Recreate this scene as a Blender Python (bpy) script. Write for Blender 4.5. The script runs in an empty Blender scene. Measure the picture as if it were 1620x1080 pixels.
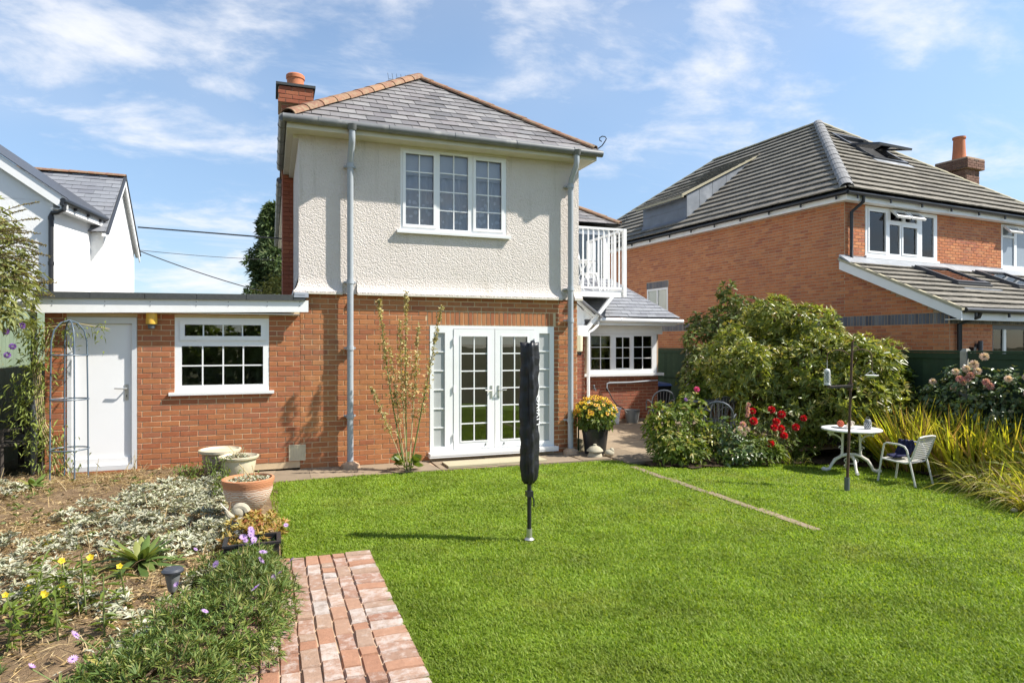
import bpy, math, random
import numpy as np
from mathutils import Vector, Matrix
R = math.radians
rng = np.random.default_rng(7)
random.seed(7)
scene = bpy.context.scene
col = scene.collection

# ------------------------------------------------------------------ camera
cam_h, cam_yaw = 1.8, R(20.25)
cd = bpy.data.cameras.new('camera')
cd.sensor_width = 36.0
cd.lens = 36.0 * 1033 / 1620
cd.shift_y = 5 / 1620
cd.clip_end = 3000
cam = bpy.data.objects.new('camera', cd)
cam.location = (0, 0, cam_h)
cam.rotation_euler = (R(90), 0, -cam_yaw)
col.objects.link(cam)
scene.camera = cam

# ------------------------------------------------------------------ sky, sun, exposure
SUN_EL, SUN_AZ = 47.5, 115.8            # azimuth clockwise from +Y
w = bpy.data.worlds.new('World')
scene.world = w
w.use_nodes = True
nt = w.node_tree
nt.nodes.clear()
out = nt.nodes.new('ShaderNodeOutputWorld')
bg = nt.nodes.new('ShaderNodeBackground')
bg.inputs['Strength'].default_value = 0.15
sky = nt.nodes.new('ShaderNodeTexSky')
sky.sky_type = 'NISHITA'
sky.sun_disc = False
sky.sun_elevation = R(SUN_EL)
sky.sun_rotation = R(SUN_AZ)
sky.air_density = 1.0
sky.dust_density = 0.3
sky.ozone_density = 2.0
tc = nt.nodes.new('ShaderNodeTexCoord')
sep = nt.nodes.new('ShaderNodeSeparateXYZ')
nt.links.new(tc.outputs['Generated'], sep.inputs[0])
def wmath(op, a, b=None, clamp=False):
    n = nt.nodes.new('ShaderNodeMath'); n.operation = op; n.use_clamp = clamp
    for i, v in enumerate((a, b)):
        if v is None: continue
        if isinstance(v, (int, float)): n.inputs[i].default_value = v
        else: nt.links.new(v, n.inputs[i])
    return n.outputs[0]
zz = wmath('ADD', wmath('MAXIMUM', sep.outputs['Z'], 0.0), 0.22)
px = wmath('DIVIDE', sep.outputs['X'], zz)
py = wmath('DIVIDE', sep.outputs['Y'], zz)
comb = nt.nodes.new('ShaderNodeCombineXYZ')
nt.links.new(px, comb.inputs[0]); nt.links.new(py, comb.inputs[1])
def wnoise(scale, detail, off, rough=0.6, stretch=(1, 1, 1), rot=0.0, dist=0.2):
    m = nt.nodes.new('ShaderNodeMapping')
    m.inputs['Location'].default_value = off
    m.inputs['Scale'].default_value = stretch
    m.inputs['Rotation'].default_value = (0, 0, rot)
    nt.links.new(comb.outputs[0], m.inputs['Vector'])
    n = nt.nodes.new('ShaderNodeTexNoise')
    n.inputs['Scale'].default_value = scale
    n.inputs['Detail'].default_value = detail
    n.inputs['Roughness'].default_value = rough
    n.inputs['Distortion'].default_value = dist
    nt.links.new(m.outputs[0], n.inputs['Vector'])
    return n.outputs['Fac']
def wrange(v, a, b, c=0.0, d=1.0):
    mr = nt.nodes.new('ShaderNodeMapRange'); mr.interpolation_type = 'SMOOTHSTEP'
    for k, x in zip(('From Min', 'From Max', 'To Min', 'To Max'), (a, b, c, d)): mr.inputs[k].default_value = x
    nt.links.new(v, mr.inputs['Value']); return mr.outputs[0]
CLOUD_OFF = (7.0, 7.0, 0.0)
big = wnoise(0.95, 3, CLOUD_OFF, 0.55)
puff = wnoise(3.0, 10, (16.1, 13.9, 0.4), 0.60, (1.0, 1.25, 1), 0.5)
streak = wnoise(1.6, 10, (10.1, 9.9, 0.8), 0.66, (0.55, 2.3, 1), 0.9, 0.5)
mixv = wmath('ADD', wmath('MULTIPLY', big, 0.60), wmath('MULTIPLY', puff, 0.66))
m1 = wrange(mixv, 0.60, 0.82)
m2 = wmath('MULTIPLY', wrange(wmath('ADD', wmath('MULTIPLY', streak, 0.8), wmath('MULTIPLY', big, 0.35)), 0.60, 0.80), 0.6)
veil = wmath('MULTIPLY', wrange(big, 0.45, 0.75), 0.22)
mask = wmath('MAXIMUM', wmath('MAXIMUM', m1, m2), veil)
mask = wmath('MULTIPLY', mask, 0.92)
mx = nt.nodes.new('ShaderNodeMix'); mx.data_type = 'RGBA'
nt.links.new(mask, mx.inputs['Factor'])
gain = nt.nodes.new('ShaderNodeMix'); gain.data_type = 'RGBA'; gain.blend_type = 'MULTIPLY'
gain.inputs['Factor'].default_value = 1.0
nt.links.new(sky.outputs[0], gain.inputs['A'])
el = nt.nodes.new('ShaderNodeMix'); el.data_type = 'RGBA'
nt.links.new(wrange(sep.outputs['Z'], -0.02, 0.42), el.inputs['Factor'])
el.inputs['A'].default_value = (0.34, 0.37, 0.42, 1); el.inputs['B'].default_value = (0.69, 0.655, 0.61, 1)
nt.links.new(el.outputs['Result'], gain.inputs['B'])
nt.links.new(gain.outputs['Result'], mx.inputs['A'])
mx.inputs['B'].default_value = (2.95, 3.0, 3.15, 1)
nt.links.new(mx.outputs['Result'], bg.inputs['Color'])
nt.links.new(bg.outputs[0], out.inputs['Surface'])

sl = bpy.data.lights.new('sun', 'SUN')
sl.energy = 3.7
sl.angle = R(0.9)
sl.color = (1.0, 0.95, 0.87)
sun = bpy.data.objects.new('sun', sl)
sdir = Vector((math.sin(R(SUN_AZ)) * math.cos(R(SUN_EL)), math.cos(R(SUN_AZ)) * math.cos(R(SUN_EL)), math.sin(R(SUN_EL))))
sun.rotation_euler = sdir.to_track_quat('Z', 'Y').to_euler()
sun.location = sdir * 30
col.objects.link(sun)

vs = scene.view_settings
scene.display_settings.display_device = 'sRGB'
vs.view_transform = 'Standard'
vs.look = 'None'
vs.exposure = 1.22
vs.gamma = 1.0
vs.use_curve_mapping = False

# ------------------------------------------------------------------ materials
def new_mat(name):
    m = bpy.data.materials.new(name); m.use_nodes = True
    t = m.node_tree; t.nodes.clear()
    o = t.nodes.new('ShaderNodeOutputMaterial')
    return m, t, o
def link(t, a, b): t.links.new(a, b)
def ramp(t, fac, cols):
    r = t.nodes.new('ShaderNodeValToRGB')
    e = r.color_ramp.elements
    n = len(cols)
    while len(e) < n: e.new(0.5)
    for i, c in enumerate(cols):
        e[i].position = i / max(1, n - 1); e[i].color = (*c, 1)
    link(t, fac, r.inputs[0])
    return r.outputs[0]
def mathn(t, op, a, b=None, clamp=False):
    n = t.nodes.new('ShaderNodeMath'); n.operation = op; n.use_clamp = clamp
    for i, v in enumerate((a, b)):
        if v is None: continue
        if isinstance(v, (int, float)): n.inputs[i].default_value = v
        else: link(t, v, n.inputs[i])
    return n.outputs[0]
def rand_fac(t):
    oi = t.nodes.new('ShaderNodeObjectInfo'); g = t.nodes.new('ShaderNodeNewGeometry')
    return mathn(t, 'FRACT', mathn(t, 'ADD', oi.outputs['Random'], g.outputs['Random Per Island']))
def pos(t, space='world', scale=(1, 1, 1)):
    if space == 'world':
        g = t.nodes.new('ShaderNodeNewGeometry'); v = g.outputs['Position']
    else:
        c = t.nodes.new('ShaderNodeTexCoord'); v = c.outputs['Object']
    if scale != (1, 1, 1):
        m = t.nodes.new('ShaderNodeMapping'); m.inputs['Scale'].default_value = scale
        link(t, v, m.inputs['Vector']); v = m.outputs[0]
    return v
def noise(t, vec, scale, detail=4, rough=0.55, off=0.0):
    n = t.nodes.new('ShaderNodeTexNoise')
    n.inputs['Scale'].default_value = scale; n.inputs['Detail'].default_value = detail
    n.inputs['Roughness'].default_value = rough
    link(t, vec, n.inputs['Vector'])
    return n.outputs['Fac']
def maprange(t, v, a, b, c=0.0, d=1.0, smooth=True):
    n = t.nodes.new('ShaderNodeMapRange')
    if smooth: n.interpolation_type = 'SMOOTHSTEP'
    n.inputs['From Min'].default_value = a; n.inputs['From Max'].default_value = b
    n.inputs['To Min'].default_value = c; n.inputs['To Max'].default_value = d
    link(t, v, n.inputs['Value'])
    return n.outputs[0]
def mixc(t, fac, a, b, mode='MIX'):
    n = t.nodes.new('ShaderNodeMix'); n.data_type = 'RGBA'; n.blend_type = mode
    for sock, v in ((n.inputs['Factor'], fac), (n.inputs['A'], a), (n.inputs['B'], b)):
        if isinstance(v, (int, float)): sock.default_value = v
        elif isinstance(v, tuple): sock.default_value = (*v, 1) if len(v) == 3 else v
        else: link(t, v, sock)
    return n.outputs['Result']
def bump(t, h, strength, dist):
    b = t.nodes.new('ShaderNodeBump')
    b.inputs['Strength'].default_value = strength; b.inputs['Distance'].default_value = dist
    link(t, h, b.inputs['Height'])
    return b.outputs[0]
def prin(t, o, colour, rough=0.6, spec=0.4, metal=0.0, normal=None):
    p = t.nodes.new('ShaderNodeBsdfPrincipled')
    if isinstance(colour, tuple): p.inputs['Base Color'].default_value = (*colour, 1)
    else: link(t, colour, p.inputs['Base Color'])
    if isinstance(rough, (int, float)): p.inputs['Roughness'].default_value = rough
    else: link(t, rough, p.inputs['Roughness'])
    p.inputs['Specular IOR Level'].default_value = spec
    p.inputs['Metallic'].default_value = metal
    if normal is not None: link(t, normal, p.inputs['Normal'])
    if o is not None: link(t, p.outputs[0], o.inputs['Surface'])
    return p

def plain(name, c, rough=0.5, spec=0.4, metal=0.0, var=0.12, nscale=9.0, bscale=0, bstr=0.2, bdist=0.004, dirt=None, dirt_amt=0.5, space='world'):
    """one colour with a gentle mottling, optional dirt patches and fine relief"""
    m, t, o = new_mat(name)
    v = pos(t, space)
    n1 = noise(t, v, nscale, 5)
    c0 = tuple(x * (1 - var) for x in c); c1 = tuple(min(1, x * (1 + var)) for x in c)
    cc = ramp(t, n1, [c0, c1])
    if dirt:
        d = maprange(t, noise(t, v, nscale * 0.37, 7, 0.65), 0.52, 0.72, 0, dirt_amt)
        cc = mixc(t, d, cc, dirt)
    nm = None
    if bscale: nm = bump(t, noise(t, v, bscale, 4), bstr, bdist)
    prin(t, o, cc, rough, spec, metal, nm)
    return m

def pieces(name, cols, rough=0.75, spec=0.3, var=0.25, nscale=14.0, bscale=90.0, bstr=0.35, bdist=0.004, blotch=None, blotch_rng=(0.55, 0.7), blotch_amt=0.6, blotch_scale=6.0):
    """each brick, tile, slate or slab takes its own colour out of a range, with weathering over it"""
    m, t, o = new_mat(name)
    v = pos(t)
    f = rand_fac(t)
    cc = ramp(t, f, cols)
    n1 = noise(t, v, nscale, 5, 0.6)
    cc = mixc(t, 1.0, cc, ramp(t, n1, [(1 - var,) * 3, (1 + var,) * 3]), 'MULTIPLY')
    soot = maprange(t, noise(t, v, 0.9, 7, 0.66), 0.50, 0.72, 0, 0.22)
    cc = mixc(t, soot, cc, (0.12, 0.09, 0.07))
    if blotch:
        d = maprange(t, noise(t, v, blotch_scale, 8, 0.68), blotch_rng[0], blotch_rng[1], 0, blotch_amt)
        cc = mixc(t, d, cc, blotch)
    prin(t, o, cc, rough, spec, 0, bump(t, noise(t, v, bscale, 3), bstr, bdist))
    return m

def leafm(name, cols, rough=0.42, trans=0.3, spec=0.32, patch=None):
    m, t, o = new_mat(name)
    f = rand_fac(t)
    cc = ramp(t, f, cols)
    n1 = noise(t, pos(t), 1.7, 6, 0.62)
    cc = mixc(t, 1.0, cc, ramp(t, maprange(t, n1, 0.25, 0.75), [(0.72,) * 3, (1.25,) * 3]), 'MULTIPLY')
    if patch:
        worn = maprange(t, noise(t, pos(t), 0.75, 7, 0.68), 0.50, 0.74, 0, 0.55)
        cc = mixc(t, worn, cc, patch)
    p = prin(t, None, cc, rough, spec)
    tr = t.nodes.new('ShaderNodeBsdfTranslucent')
    warm = mixc(t, 1.0, cc, (1.25, 1.2, 0.55), 'MULTIPLY')
    link(t, warm, tr.inputs['Color'])
    ms = t.nodes.new('ShaderNodeMixShader'); ms.inputs[0].default_value = trans
    link(t, p.outputs[0], ms.inputs[1]); link(t, tr.outputs[0], ms.inputs[2])
    link(t, ms.outputs[0], o.inputs['Surface'])
    return m

def glassm(name, tint=(0.9, 0.93, 0.92), ior=1.5, rough=0.0, wobble=0.0):
    m, t, o = new_mat(name)
    tr = t.nodes.new('ShaderNodeBsdfTransparent'); tr.inputs[0].default_value = (*tint, 1)
    g = t.nodes.new('ShaderNodeBsdfGlossy'); g.inputs['Roughness'].default_value = rough
    fr = t.nodes.new('ShaderNodeFresnel'); fr.inputs[0].default_value = ior
    if wobble:
        nb = bump(t, noise(t, pos(t), 1.6, 2), wobble, 0.02)
        link(t, nb, g.inputs['Normal']); link(t, nb, fr.inputs['Normal'])
    ms = t.nodes.new('ShaderNodeMixShader')
    link(t, fr.outputs[0], ms.inputs[0]); link(t, tr.outputs[0], ms.inputs[1]); link(t, g.outputs[0], ms.inputs[2])
    link(t, ms.outputs[0], o.inputs['Surface'])
    return m

M = {}
M['brick'] = pieces('house_brick', [(0.36, 0.135, 0.055), (0.42, 0.175, 0.068), (0.32, 0.11, 0.05), (0.39, 0.15, 0.058), (0.44, 0.19, 0.075)], bscale=160, blotch=(0.50, 0.27, 0.15), blotch_amt=0.3, blotch_rng=(0.56, 0.75))
M['garage_brick'] = pieces('garage_brick', [(0.37, 0.13, 0.056), (0.33, 0.11, 0.048), (0.40, 0.155, 0.062), (0.32, 0.12, 0.062), (0.38, 0.145, 0.056)], bscale=160, blotch=(0.55, 0.33, 0.22), blotch_amt=0.3, blotch_rng=(0.58, 0.78))
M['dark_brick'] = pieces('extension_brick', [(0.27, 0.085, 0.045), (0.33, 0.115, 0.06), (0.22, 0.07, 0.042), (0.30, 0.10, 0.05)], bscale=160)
M['chimney_brick'] = pieces('chimney_brick', [(0.33, 0.10, 0.05), (0.28, 0.085, 0.045), (0.38, 0.13, 0.06)], bscale=160)
M['nbrick'] = pieces('neighbour_brick', [(0.50, 0.18, 0.072), (0.42, 0.135, 0.055), (0.56, 0.23, 0.095), (0.36, 0.115, 0.06), (0.52, 0.20, 0.08), (0.47, 0.16, 0.062)], bscale=140, blotch=(0.55, 0.34, 0.2), blotch_amt=0.3)
M['blue_brick'] = pieces('blue_engineering_brick', [(0.10, 0.11, 0.135), (0.15, 0.16, 0.18), (0.075, 0.08, 0.10), (0.20, 0.20, 0.20)], rough=0.55)
M['mortar'] = plain('mortar', (0.60, 0.46, 0.29), 0.9, 0.1, var=0.2, nscale=5, bscale=120, bstr=0.5)
M['soot_brick'] = pieces('sooty_chimney_brick', [(0.20, 0.095, 0.06), (0.15, 0.08, 0.055), (0.25, 0.13, 0.085), (0.11, 0.07, 0.05)], bscale=120)
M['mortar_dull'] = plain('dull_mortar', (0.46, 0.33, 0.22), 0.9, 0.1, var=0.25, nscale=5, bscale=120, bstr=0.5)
M['slate'] = pieces('weathered_slate', [(0.17, 0.163, 0.16), (0.225, 0.21, 0.203), (0.135, 0.13, 0.13), (0.20, 0.182, 0.18), (0.26, 0.248, 0.238), (0.19, 0.185, 0.183)], rough=0.55, spec=0.5, var=0.3, nscale=22, bscale=40, bstr=0.4, blotch=(0.15, 0.145, 0.14), blotch_amt=0.55, blotch_rng=(0.53, 0.7), blotch_scale=3.5)
M['grey_slate'] = pieces('smooth_grey_slate', [(0.19, 0.198, 0.215), (0.23, 0.238, 0.255), (0.165, 0.17, 0.19)], rough=0.5, spec=0.5, var=0.15, bscale=40)
M['hip_tile'] = pieces('lichened_clay_hip_tile', [(0.27, 0.14, 0.08), (0.23, 0.115, 0.07), (0.31, 0.165, 0.09), (0.21, 0.105, 0.068)], var=0.45, nscale=22, blotch=(0.27, 0.20, 0.12), blotch_amt=0.85, blotch_rng=(0.46, 0.60), blotch_scale=14, bstr=0.6)
M['conc_tile'] = pieces('weathered_concrete_tile', [(0.185, 0.17, 0.145), (0.24, 0.22, 0.185), (0.15, 0.14, 0.122), (0.21, 0.195, 0.165)], rough=0.9, spec=0.15, var=0.35, nscale=9, blotch=(0.42, 0.38, 0.29), blotch_amt=0.6, blotch_rng=(0.5, 0.66), blotch_scale=16)
M['verge'] = plain('lichened_mortar_verge', (0.42, 0.38, 0.27), 0.9, 0.1, var=0.3, nscale=20, bscale=60, bstr=0.5)
M['lead'] = plain('lead_sheet', (0.23, 0.25, 0.275), 0.42, 0.5, metal=0.15, var=0.35, nscale=3.5, dirt=(0.5, 0.52, 0.55), dirt_amt=0.5)
M['dark_lead'] = plain('dark_lead_sheet', (0.15, 0.165, 0.195), 0.5, 0.5, metal=0.1, var=0.3, nscale=3.0, bscale=5, bstr=0.3, bdist=0.02)
M['lead_hip'] = plain('grey_concrete_hip', (0.24, 0.238, 0.235), 0.8, 0.2, var=0.3, nscale=12, bscale=60)
M['upvc'] = plain('white_upvc', (0.80, 0.80, 0.79), 0.3, 0.5, var=0.03, nscale=4, dirt=(0.66, 0.65, 0.6), dirt_amt=0.25)
M['white'] = plain('white_paint', (0.80, 0.80, 0.785), 0.45, 0.4, var=0.04, nscale=6, dirt=(0.62, 0.6, 0.55), dirt_amt=0.3)
M['door_white'] = plain('white_door_paint', (0.80, 0.80, 0.80), 0.5, 0.3, var=0.03, nscale=3)
M['grey_frame'] = plain('pale_grey_frame_paint', (0.62, 0.63, 0.64), 0.5, 0.4, var=0.06)
M['cream'] = plain('cream_fascia_paint', (0.62, 0.58, 0.47), 0.5, 0.35, var=0.06, nscale=5, dirt=(0.45, 0.41, 0.3), dirt_amt=0.4)
M['render_white'] = plain('white_masonry_paint', (0.82, 0.82, 0.80), 0.85, 0.2, var=0.04, nscale=2.5, bscale=28, bstr=0.5, bdist=0.01, dirt=(0.66, 0.65, 0.62), dirt_amt=0.3)
M['gutter'] = plain('grey_plastic_gutter', (0.15, 0.155, 0.155), 0.45, 0.45, var=0.18, nscale=7, dirt=(0.4, 0.39, 0.35), dirt_amt=0.5)
M['pipe'] = plain('grey_soil_pipe', (0.36, 0.39, 0.42), 0.4, 0.45, var=0.1, nscale=6)
M['black_pipe'] = plain('black_plastic_pipe', (0.022, 0.023, 0.026), 0.4, 0.5, var=0.2)
M['felt'] = plain('mineral_roof_felt', (0.075, 0.08, 0.08), 0.95, 0.1, var=0.35, nscale=30, bscale=120, bstr=0.6)
M['dark_metal'] = plain('dark_grey_aluminium', (0.05, 0.055, 0.065), 0.4, 0.5, var=0.1)
M['yellow_box'] = plain('yellow_plastic', (0.72, 0.42, 0.06), 0.4, 0.45, var=0.15, nscale=12)
M['blue_metal'] = plain('slate_blue_coated_steel', (0.09, 0.125, 0.16), 0.45, 0.5, var=0.15, nscale=20)
M['steel'] = plain('brushed_steel', (0.55, 0.54, 0.5), 0.35, 0.5, metal=0.8, var=0.1)
M['fence_green'] = pieces('dark_green_fence_stain', [(0.03, 0.058, 0.03), (0.04, 0.072, 0.038), (0.025, 0.05, 0.027), (0.035, 0.065, 0.034)], rough=0.8, var=0.3, nscale=10, bscale=60)
M['pale_green'] = pieces('pale_green_board', [(0.20, 0.27, 0.19), (0.23, 0.30, 0.21), (0.18, 0.25, 0.175)], rough=0.8, var=0.15)
M['concrete'] = plain('concrete_post', (0.36, 0.34, 0.29), 0.9, 0.15, var=0.25, nscale=12, bscale=80)
M['stone'] = pieces('sandstone_paving', [(0.24, 0.18, 0.12), (0.28, 0.215, 0.145), (0.20, 0.155, 0.105), (0.255, 0.20, 0.14)], rough=0.9, var=0.35, nscale=6, bscale=50, blotch=(0.13, 0.10, 0.07), blotch_amt=0.6, blotch_scale=3)
M['pale_stone'] = plain('pale_stone_step', (0.40, 0.355, 0.24), 0.85, 0.2, var=0.12, nscale=6, bscale=70)
M['paver'] = None
M['wood_dark'] = pieces('dark_weathered_wood', [(0.06, 0.05, 0.042), (0.085, 0.07, 0.058), (0.05, 0.042, 0.036)], rough=0.85)
M['terracotta'] = None
M['clay_pot'] = plain('glazed_cream_pot', (0.60, 0.53, 0.38), 0.45, 0.45, var=0.12, nscale=8, dirt=(0.4, 0.33, 0.24), dirt_amt=0.35)
M['brown_pot'] = plain('brown_glazed_pot', (0.30, 0.235, 0.18), 0.45, 0.45, var=0.2, nscale=8)
M['pot_clay'] = plain('clay_chimney_pot', (0.50, 0.18, 0.085), 0.75, 0.3, var=0.15, nscale=9)
M['black_plastic'] = plain('black_plastic', (0.018, 0.019, 0.021), 0.38, 0.5, var=0.2)
M['white_iron'] = plain('white_painted_iron', (0.70, 0.66, 0.59), 0.5, 0.4, var=0.08, nscale=25, dirt=(0.4, 0.3, 0.2), dirt_amt=0.4)
M['table_top'] = plain('speckled_white_table_top', (0.66, 0.66, 0.65), 0.4, 0.45, var=0.1, nscale=60)
M['grey_chair'] = plain('pale_grey_powder_coat', (0.60, 0.58, 0.54), 0.4, 0.45, var=0.06)
M['charcoal'] = plain('charcoal_steel', (0.12, 0.13, 0.145), 0.4, 0.5, var=0.1, metal=0.3)
M['navy'] = plain('navy_cloth', (0.022, 0.024, 0.065), 0.85, 0.2, var=0.3, nscale=25, bscale=60)
M['cover'] = plain('black_nylon_cover', (0.016, 0.016, 0.019), 0.42, 0.5, var=0.2, nscale=14, bscale=17, bstr=0.55, bdist=0.012)
M['cloth'] = plain('white_lace_cloth', (0.72, 0.73, 0.78), 0.9, 0.1, var=0.05)
M['blind'] = plain('white_blind', (0.72, 0.70, 0.69), 0.8, 0.2, var=0.05)
M['room'] = plain('dim_room_paint', (0.34, 0.31, 0.28), 0.9, 0.1, var=0.1)
M['room_light'] = plain('pale_room_paint', (0.42, 0.42, 0.43), 0.9, 0.1, var=0.1)
M['side_frost'] = plain('obscured_side_light', (0.40, 0.415, 0.41), 0.14, 0.55, var=0.08, nscale=2)
M['frosted'] = plain('frosted_pane', (0.50, 0.52, 0.45), 0.12, 0.6, var=0.18, nscale=3)
M['bluegrey_pane'] = plain('patterned_bathroom_pane', (0.26, 0.30, 0.34), 0.12, 0.6, var=0.2, nscale=60)
M['glass'] = glassm('window_glass', (0.92, 0.93, 0.93), 2.1, 0.0, 0.05)
M['sky_glass'] = glassm('first_floor_glass', (0.94, 0.95, 0.96), 1.6, 0.0, 0.06)
M['tub'] = plain('white_plastic_tub', (0.66, 0.66, 0.66), 0.45, 0.4, var=0.04)
M['bucket'] = plain('grey_plastic_bucket', (0.16, 0.17, 0.17), 0.5, 0.4, var=0.1)
M['blue_lid'] = plain('blue_bin_lid', (0.02, 0.07, 0.20), 0.45, 0.4, var=0.1)
M['red_clay'] = plain('coral_ornament', (0.55, 0.13, 0.07), 0.6, 0.3, var=0.2, nscale=30)
M['white_wood'] = plain('bleached_twig', (0.66, 0.60, 0.5), 0.8, 0.2)
M['ornament'] = plain('weathered_cast_stone', (0.40, 0.36, 0.27), 0.9, 0.15, var=0.25, nscale=25, bscale=70, bstr=0.6, dirt=(0.24, 0.22, 0.17), dirt_amt=0.5)
M['bark'] = plain('brown_bark', (0.11, 0.075, 0.05), 0.9, 0.1, var=0.3, nscale=20, bscale=30, bstr=0.7, bdist=0.01)
M['stem_green'] = plain('green_stem', (0.13, 0.17, 0.05), 0.6, 0.3, var=0.2)
M['stem_dry'] = plain('dry_stem', (0.45, 0.36, 0.19), 0.8, 0.2, var=0.2)
M['rust'] = plain('rusty_steel', (0.10, 0.06, 0.042), 0.7, 0.3, var=0.4, nscale=15, metal=0.3)
M['lettering'] = plain('white_print', (0.75, 0.75, 0.75), 0.6, 0.3, var=0.02)
M['lantern'] = plain('pale_pierced_metal', (0.66, 0.66, 0.64), 0.5, 0.4, var=0.05)
M['lamp_cream'] = plain('cream_lamp_plastic', (0.68, 0.66, 0.46), 0.4, 0.4, var=0.06)
M['wire'] = plain('black_cable', (0.02, 0.02, 0.024), 0.6, 0.3)
# foliage
M['grass'] = leafm('lawn_grass', [(0.205, 0.31, 0.028), (0.25, 0.355, 0.036), (0.165, 0.265, 0.024), (0.34, 0.41, 0.08), (0.225, 0.33, 0.03)], 0.5, 0.5, 0.2, patch=(0.34, 0.35, 0.09))
M['rhodo'] = leafm('glossy_evergreen_leaf', [(0.17, 0.22, 0.042), (0.22, 0.27, 0.055), (0.28, 0.31, 0.07), (0.13, 0.18, 0.038), (0.38, 0.37, 0.11), (0.23, 0.28, 0.058)], 0.34, 0.42, 0.5)
M['rhodo_new'] = leafm('yellow_new_leaf', [(0.34, 0.32, 0.075), (0.27, 0.29, 0.06), (0.36, 0.27, 0.09)], 0.35, 0.3, 0.55)
M['dull_leaf'] = leafm('dull_green_leaf', [(0.12, 0.165, 0.04), (0.16, 0.20, 0.05), (0.10, 0.14, 0.036), (0.22, 0.17, 0.07)], 0.5, 0.25)
M['mid_leaf'] = leafm('mid_green_leaf', [(0.12, 0.18, 0.028), (0.16, 0.22, 0.036), (0.095, 0.145, 0.026), (0.22, 0.25, 0.05)], 0.42, 0.38)
M['rose_leaf'] = leafm('dark_rose_leaf', [(0.085, 0.14, 0.045), (0.12, 0.175, 0.055), (0.07, 0.115, 0.04), (0.18, 0.17, 0.07)], 0.35, 0.2, 0.6)
M['strap'] = leafm('yellowing_strap_leaf', [(0.48, 0.48, 0.04), (0.58, 0.52, 0.055), (0.38, 0.43, 0.04), (0.56, 0.43, 0.08), (0.44, 0.46, 0.045), (0.28, 0.36, 0.045)], 0.42, 0.5)
M['strap_brown'] = leafm('brown_strap_leaf', [(0.46, 0.29, 0.11), (0.52, 0.35, 0.15), (0.36, 0.20, 0.075)], 0.6, 0.35)
M['strap_green'] = leafm('olive_strap_leaf', [(0.22, 0.26, 0.045), (0.30, 0.31, 0.06), (0.36, 0.34, 0.10), (0.17, 0.22, 0.045)], 0.42, 0.4)
M['silver'] = leafm('silver_felted_leaf', [(0.42, 0.41, 0.31), (0.48, 0.47, 0.37), (0.36, 0.38, 0.27), (0.52, 0.50, 0.39), (0.30, 0.33, 0.20), (0.44, 0.38, 0.25)], 0.9, 0.12, 0.1)
M['straw'] = leafm('dry_straw', [(0.48, 0.35, 0.17), (0.38, 0.26, 0.12), (0.55, 0.44, 0.25), (0.26, 0.17, 0.085)], 0.8, 0.15, 0.2)
M['daisy_leaf'] = leafm('daisy_bush_leaf', [(0.09, 0.15, 0.03), (0.125, 0.19, 0.038), (0.065, 0.115, 0.026), (0.19, 0.235, 0.05), (0.27, 0.27, 0.08)], 0.5, 0.25)
M['dock_leaf'] = leafm('dock_leaf', [(0.095, 0.155, 0.04), (0.12, 0.18, 0.045), (0.16, 0.21, 0.055), (0.28, 0.28, 0.09)], 0.45, 0.3)
M['seed'] = leafm('pale_seed_pod', [(0.50, 0.43, 0.20), (0.58, 0.52, 0.28), (0.40, 0.36, 0.15), (0.42, 0.30, 0.13)], 0.8, 0.2, 0.2)
M['bud_leaf'] = leafm('butterfly_bush_leaf', [(0.19, 0.22, 0.06), (0.25, 0.27, 0.08), (0.14, 0.17, 0.05), (0.33, 0.31, 0.10)], 0.5, 0.3)
M['bud_spike'] = leafm('faded_flower_spike', [(0.27, 0.22, 0.085), (0.34, 0.29, 0.12), (0.20, 0.18, 0.065)], 0.8, 0.2, 0.2)
M['purple'] = leafm('purple_petal', [(0.26, 0.13, 0.46), (0.33, 0.18, 0.55)], 0.6, 0.3)
M['lilac'] = leafm('lilac_petal', [(0.50, 0.32, 0.62), (0.58, 0.42, 0.68), (0.42, 0.23, 0.55)], 0.6, 0.3)
M['pink'] = leafm('pink_petal', [(0.62, 0.24, 0.28), (0.68, 0.38, 0.38), (0.70, 0.50, 0.44)], 0.6, 0.3)
M['blush'] = leafm('faded_cream_pink_petal', [(0.70, 0.58, 0.50), (0.66, 0.48, 0.44), (0.72, 0.64, 0.56)], 0.6, 0.3)
M['red'] = leafm('scarlet_petal', [(0.60, 0.012, 0.02), (0.50, 0.008, 0.02), (0.68, 0.03, 0.035)], 0.5, 0.25)
M['yellow'] = leafm('yellow_petal', [(0.75, 0.55, 0.02), (0.80, 0.62, 0.05)], 0.5, 0.35)
M['gold'] = leafm('golden_petal', [(0.72, 0.38, 0.012), (0.78, 0.47, 0.02), (0.62, 0.25, 0.015)], 0.5, 0.3)
M['magenta'] = leafm('magenta_petal', [(0.60, 0.06, 0.22), (0.66, 0.12, 0.3)], 0.5, 0.3)
M['brown_centre'] = plain('brown_flower_centre', (0.09, 0.035, 0.015), 0.8, 0.2, var=0.3, nscale=40)
M['conifer'] = leafm('conifer_spray', [(0.07, 0.11, 0.035), (0.095, 0.14, 0.045), (0.055, 0.09, 0.03), (0.14, 0.165, 0.055)], 0.6, 0.15)
M['olive_leaf'] = leafm('olive_yellow_leaf', [(0.15, 0.16, 0.04), (0.20, 0.20, 0.05), (0.11, 0.12, 0.035)], 0.5, 0.3)
M['bronze_leaf'] = leafm('bronze_succulent_leaf', [(0.34, 0.24, 0.06), (0.26, 0.22, 0.05), (0.36, 0.17, 0.05), (0.30, 0.30, 0.08)], 0.5, 0.25)
M['fern'] = leafm('climber_leaf', [(0.20, 0.25, 0.055), (0.26, 0.30, 0.07), (0.15, 0.20, 0.05)], 0.5, 0.3)

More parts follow.
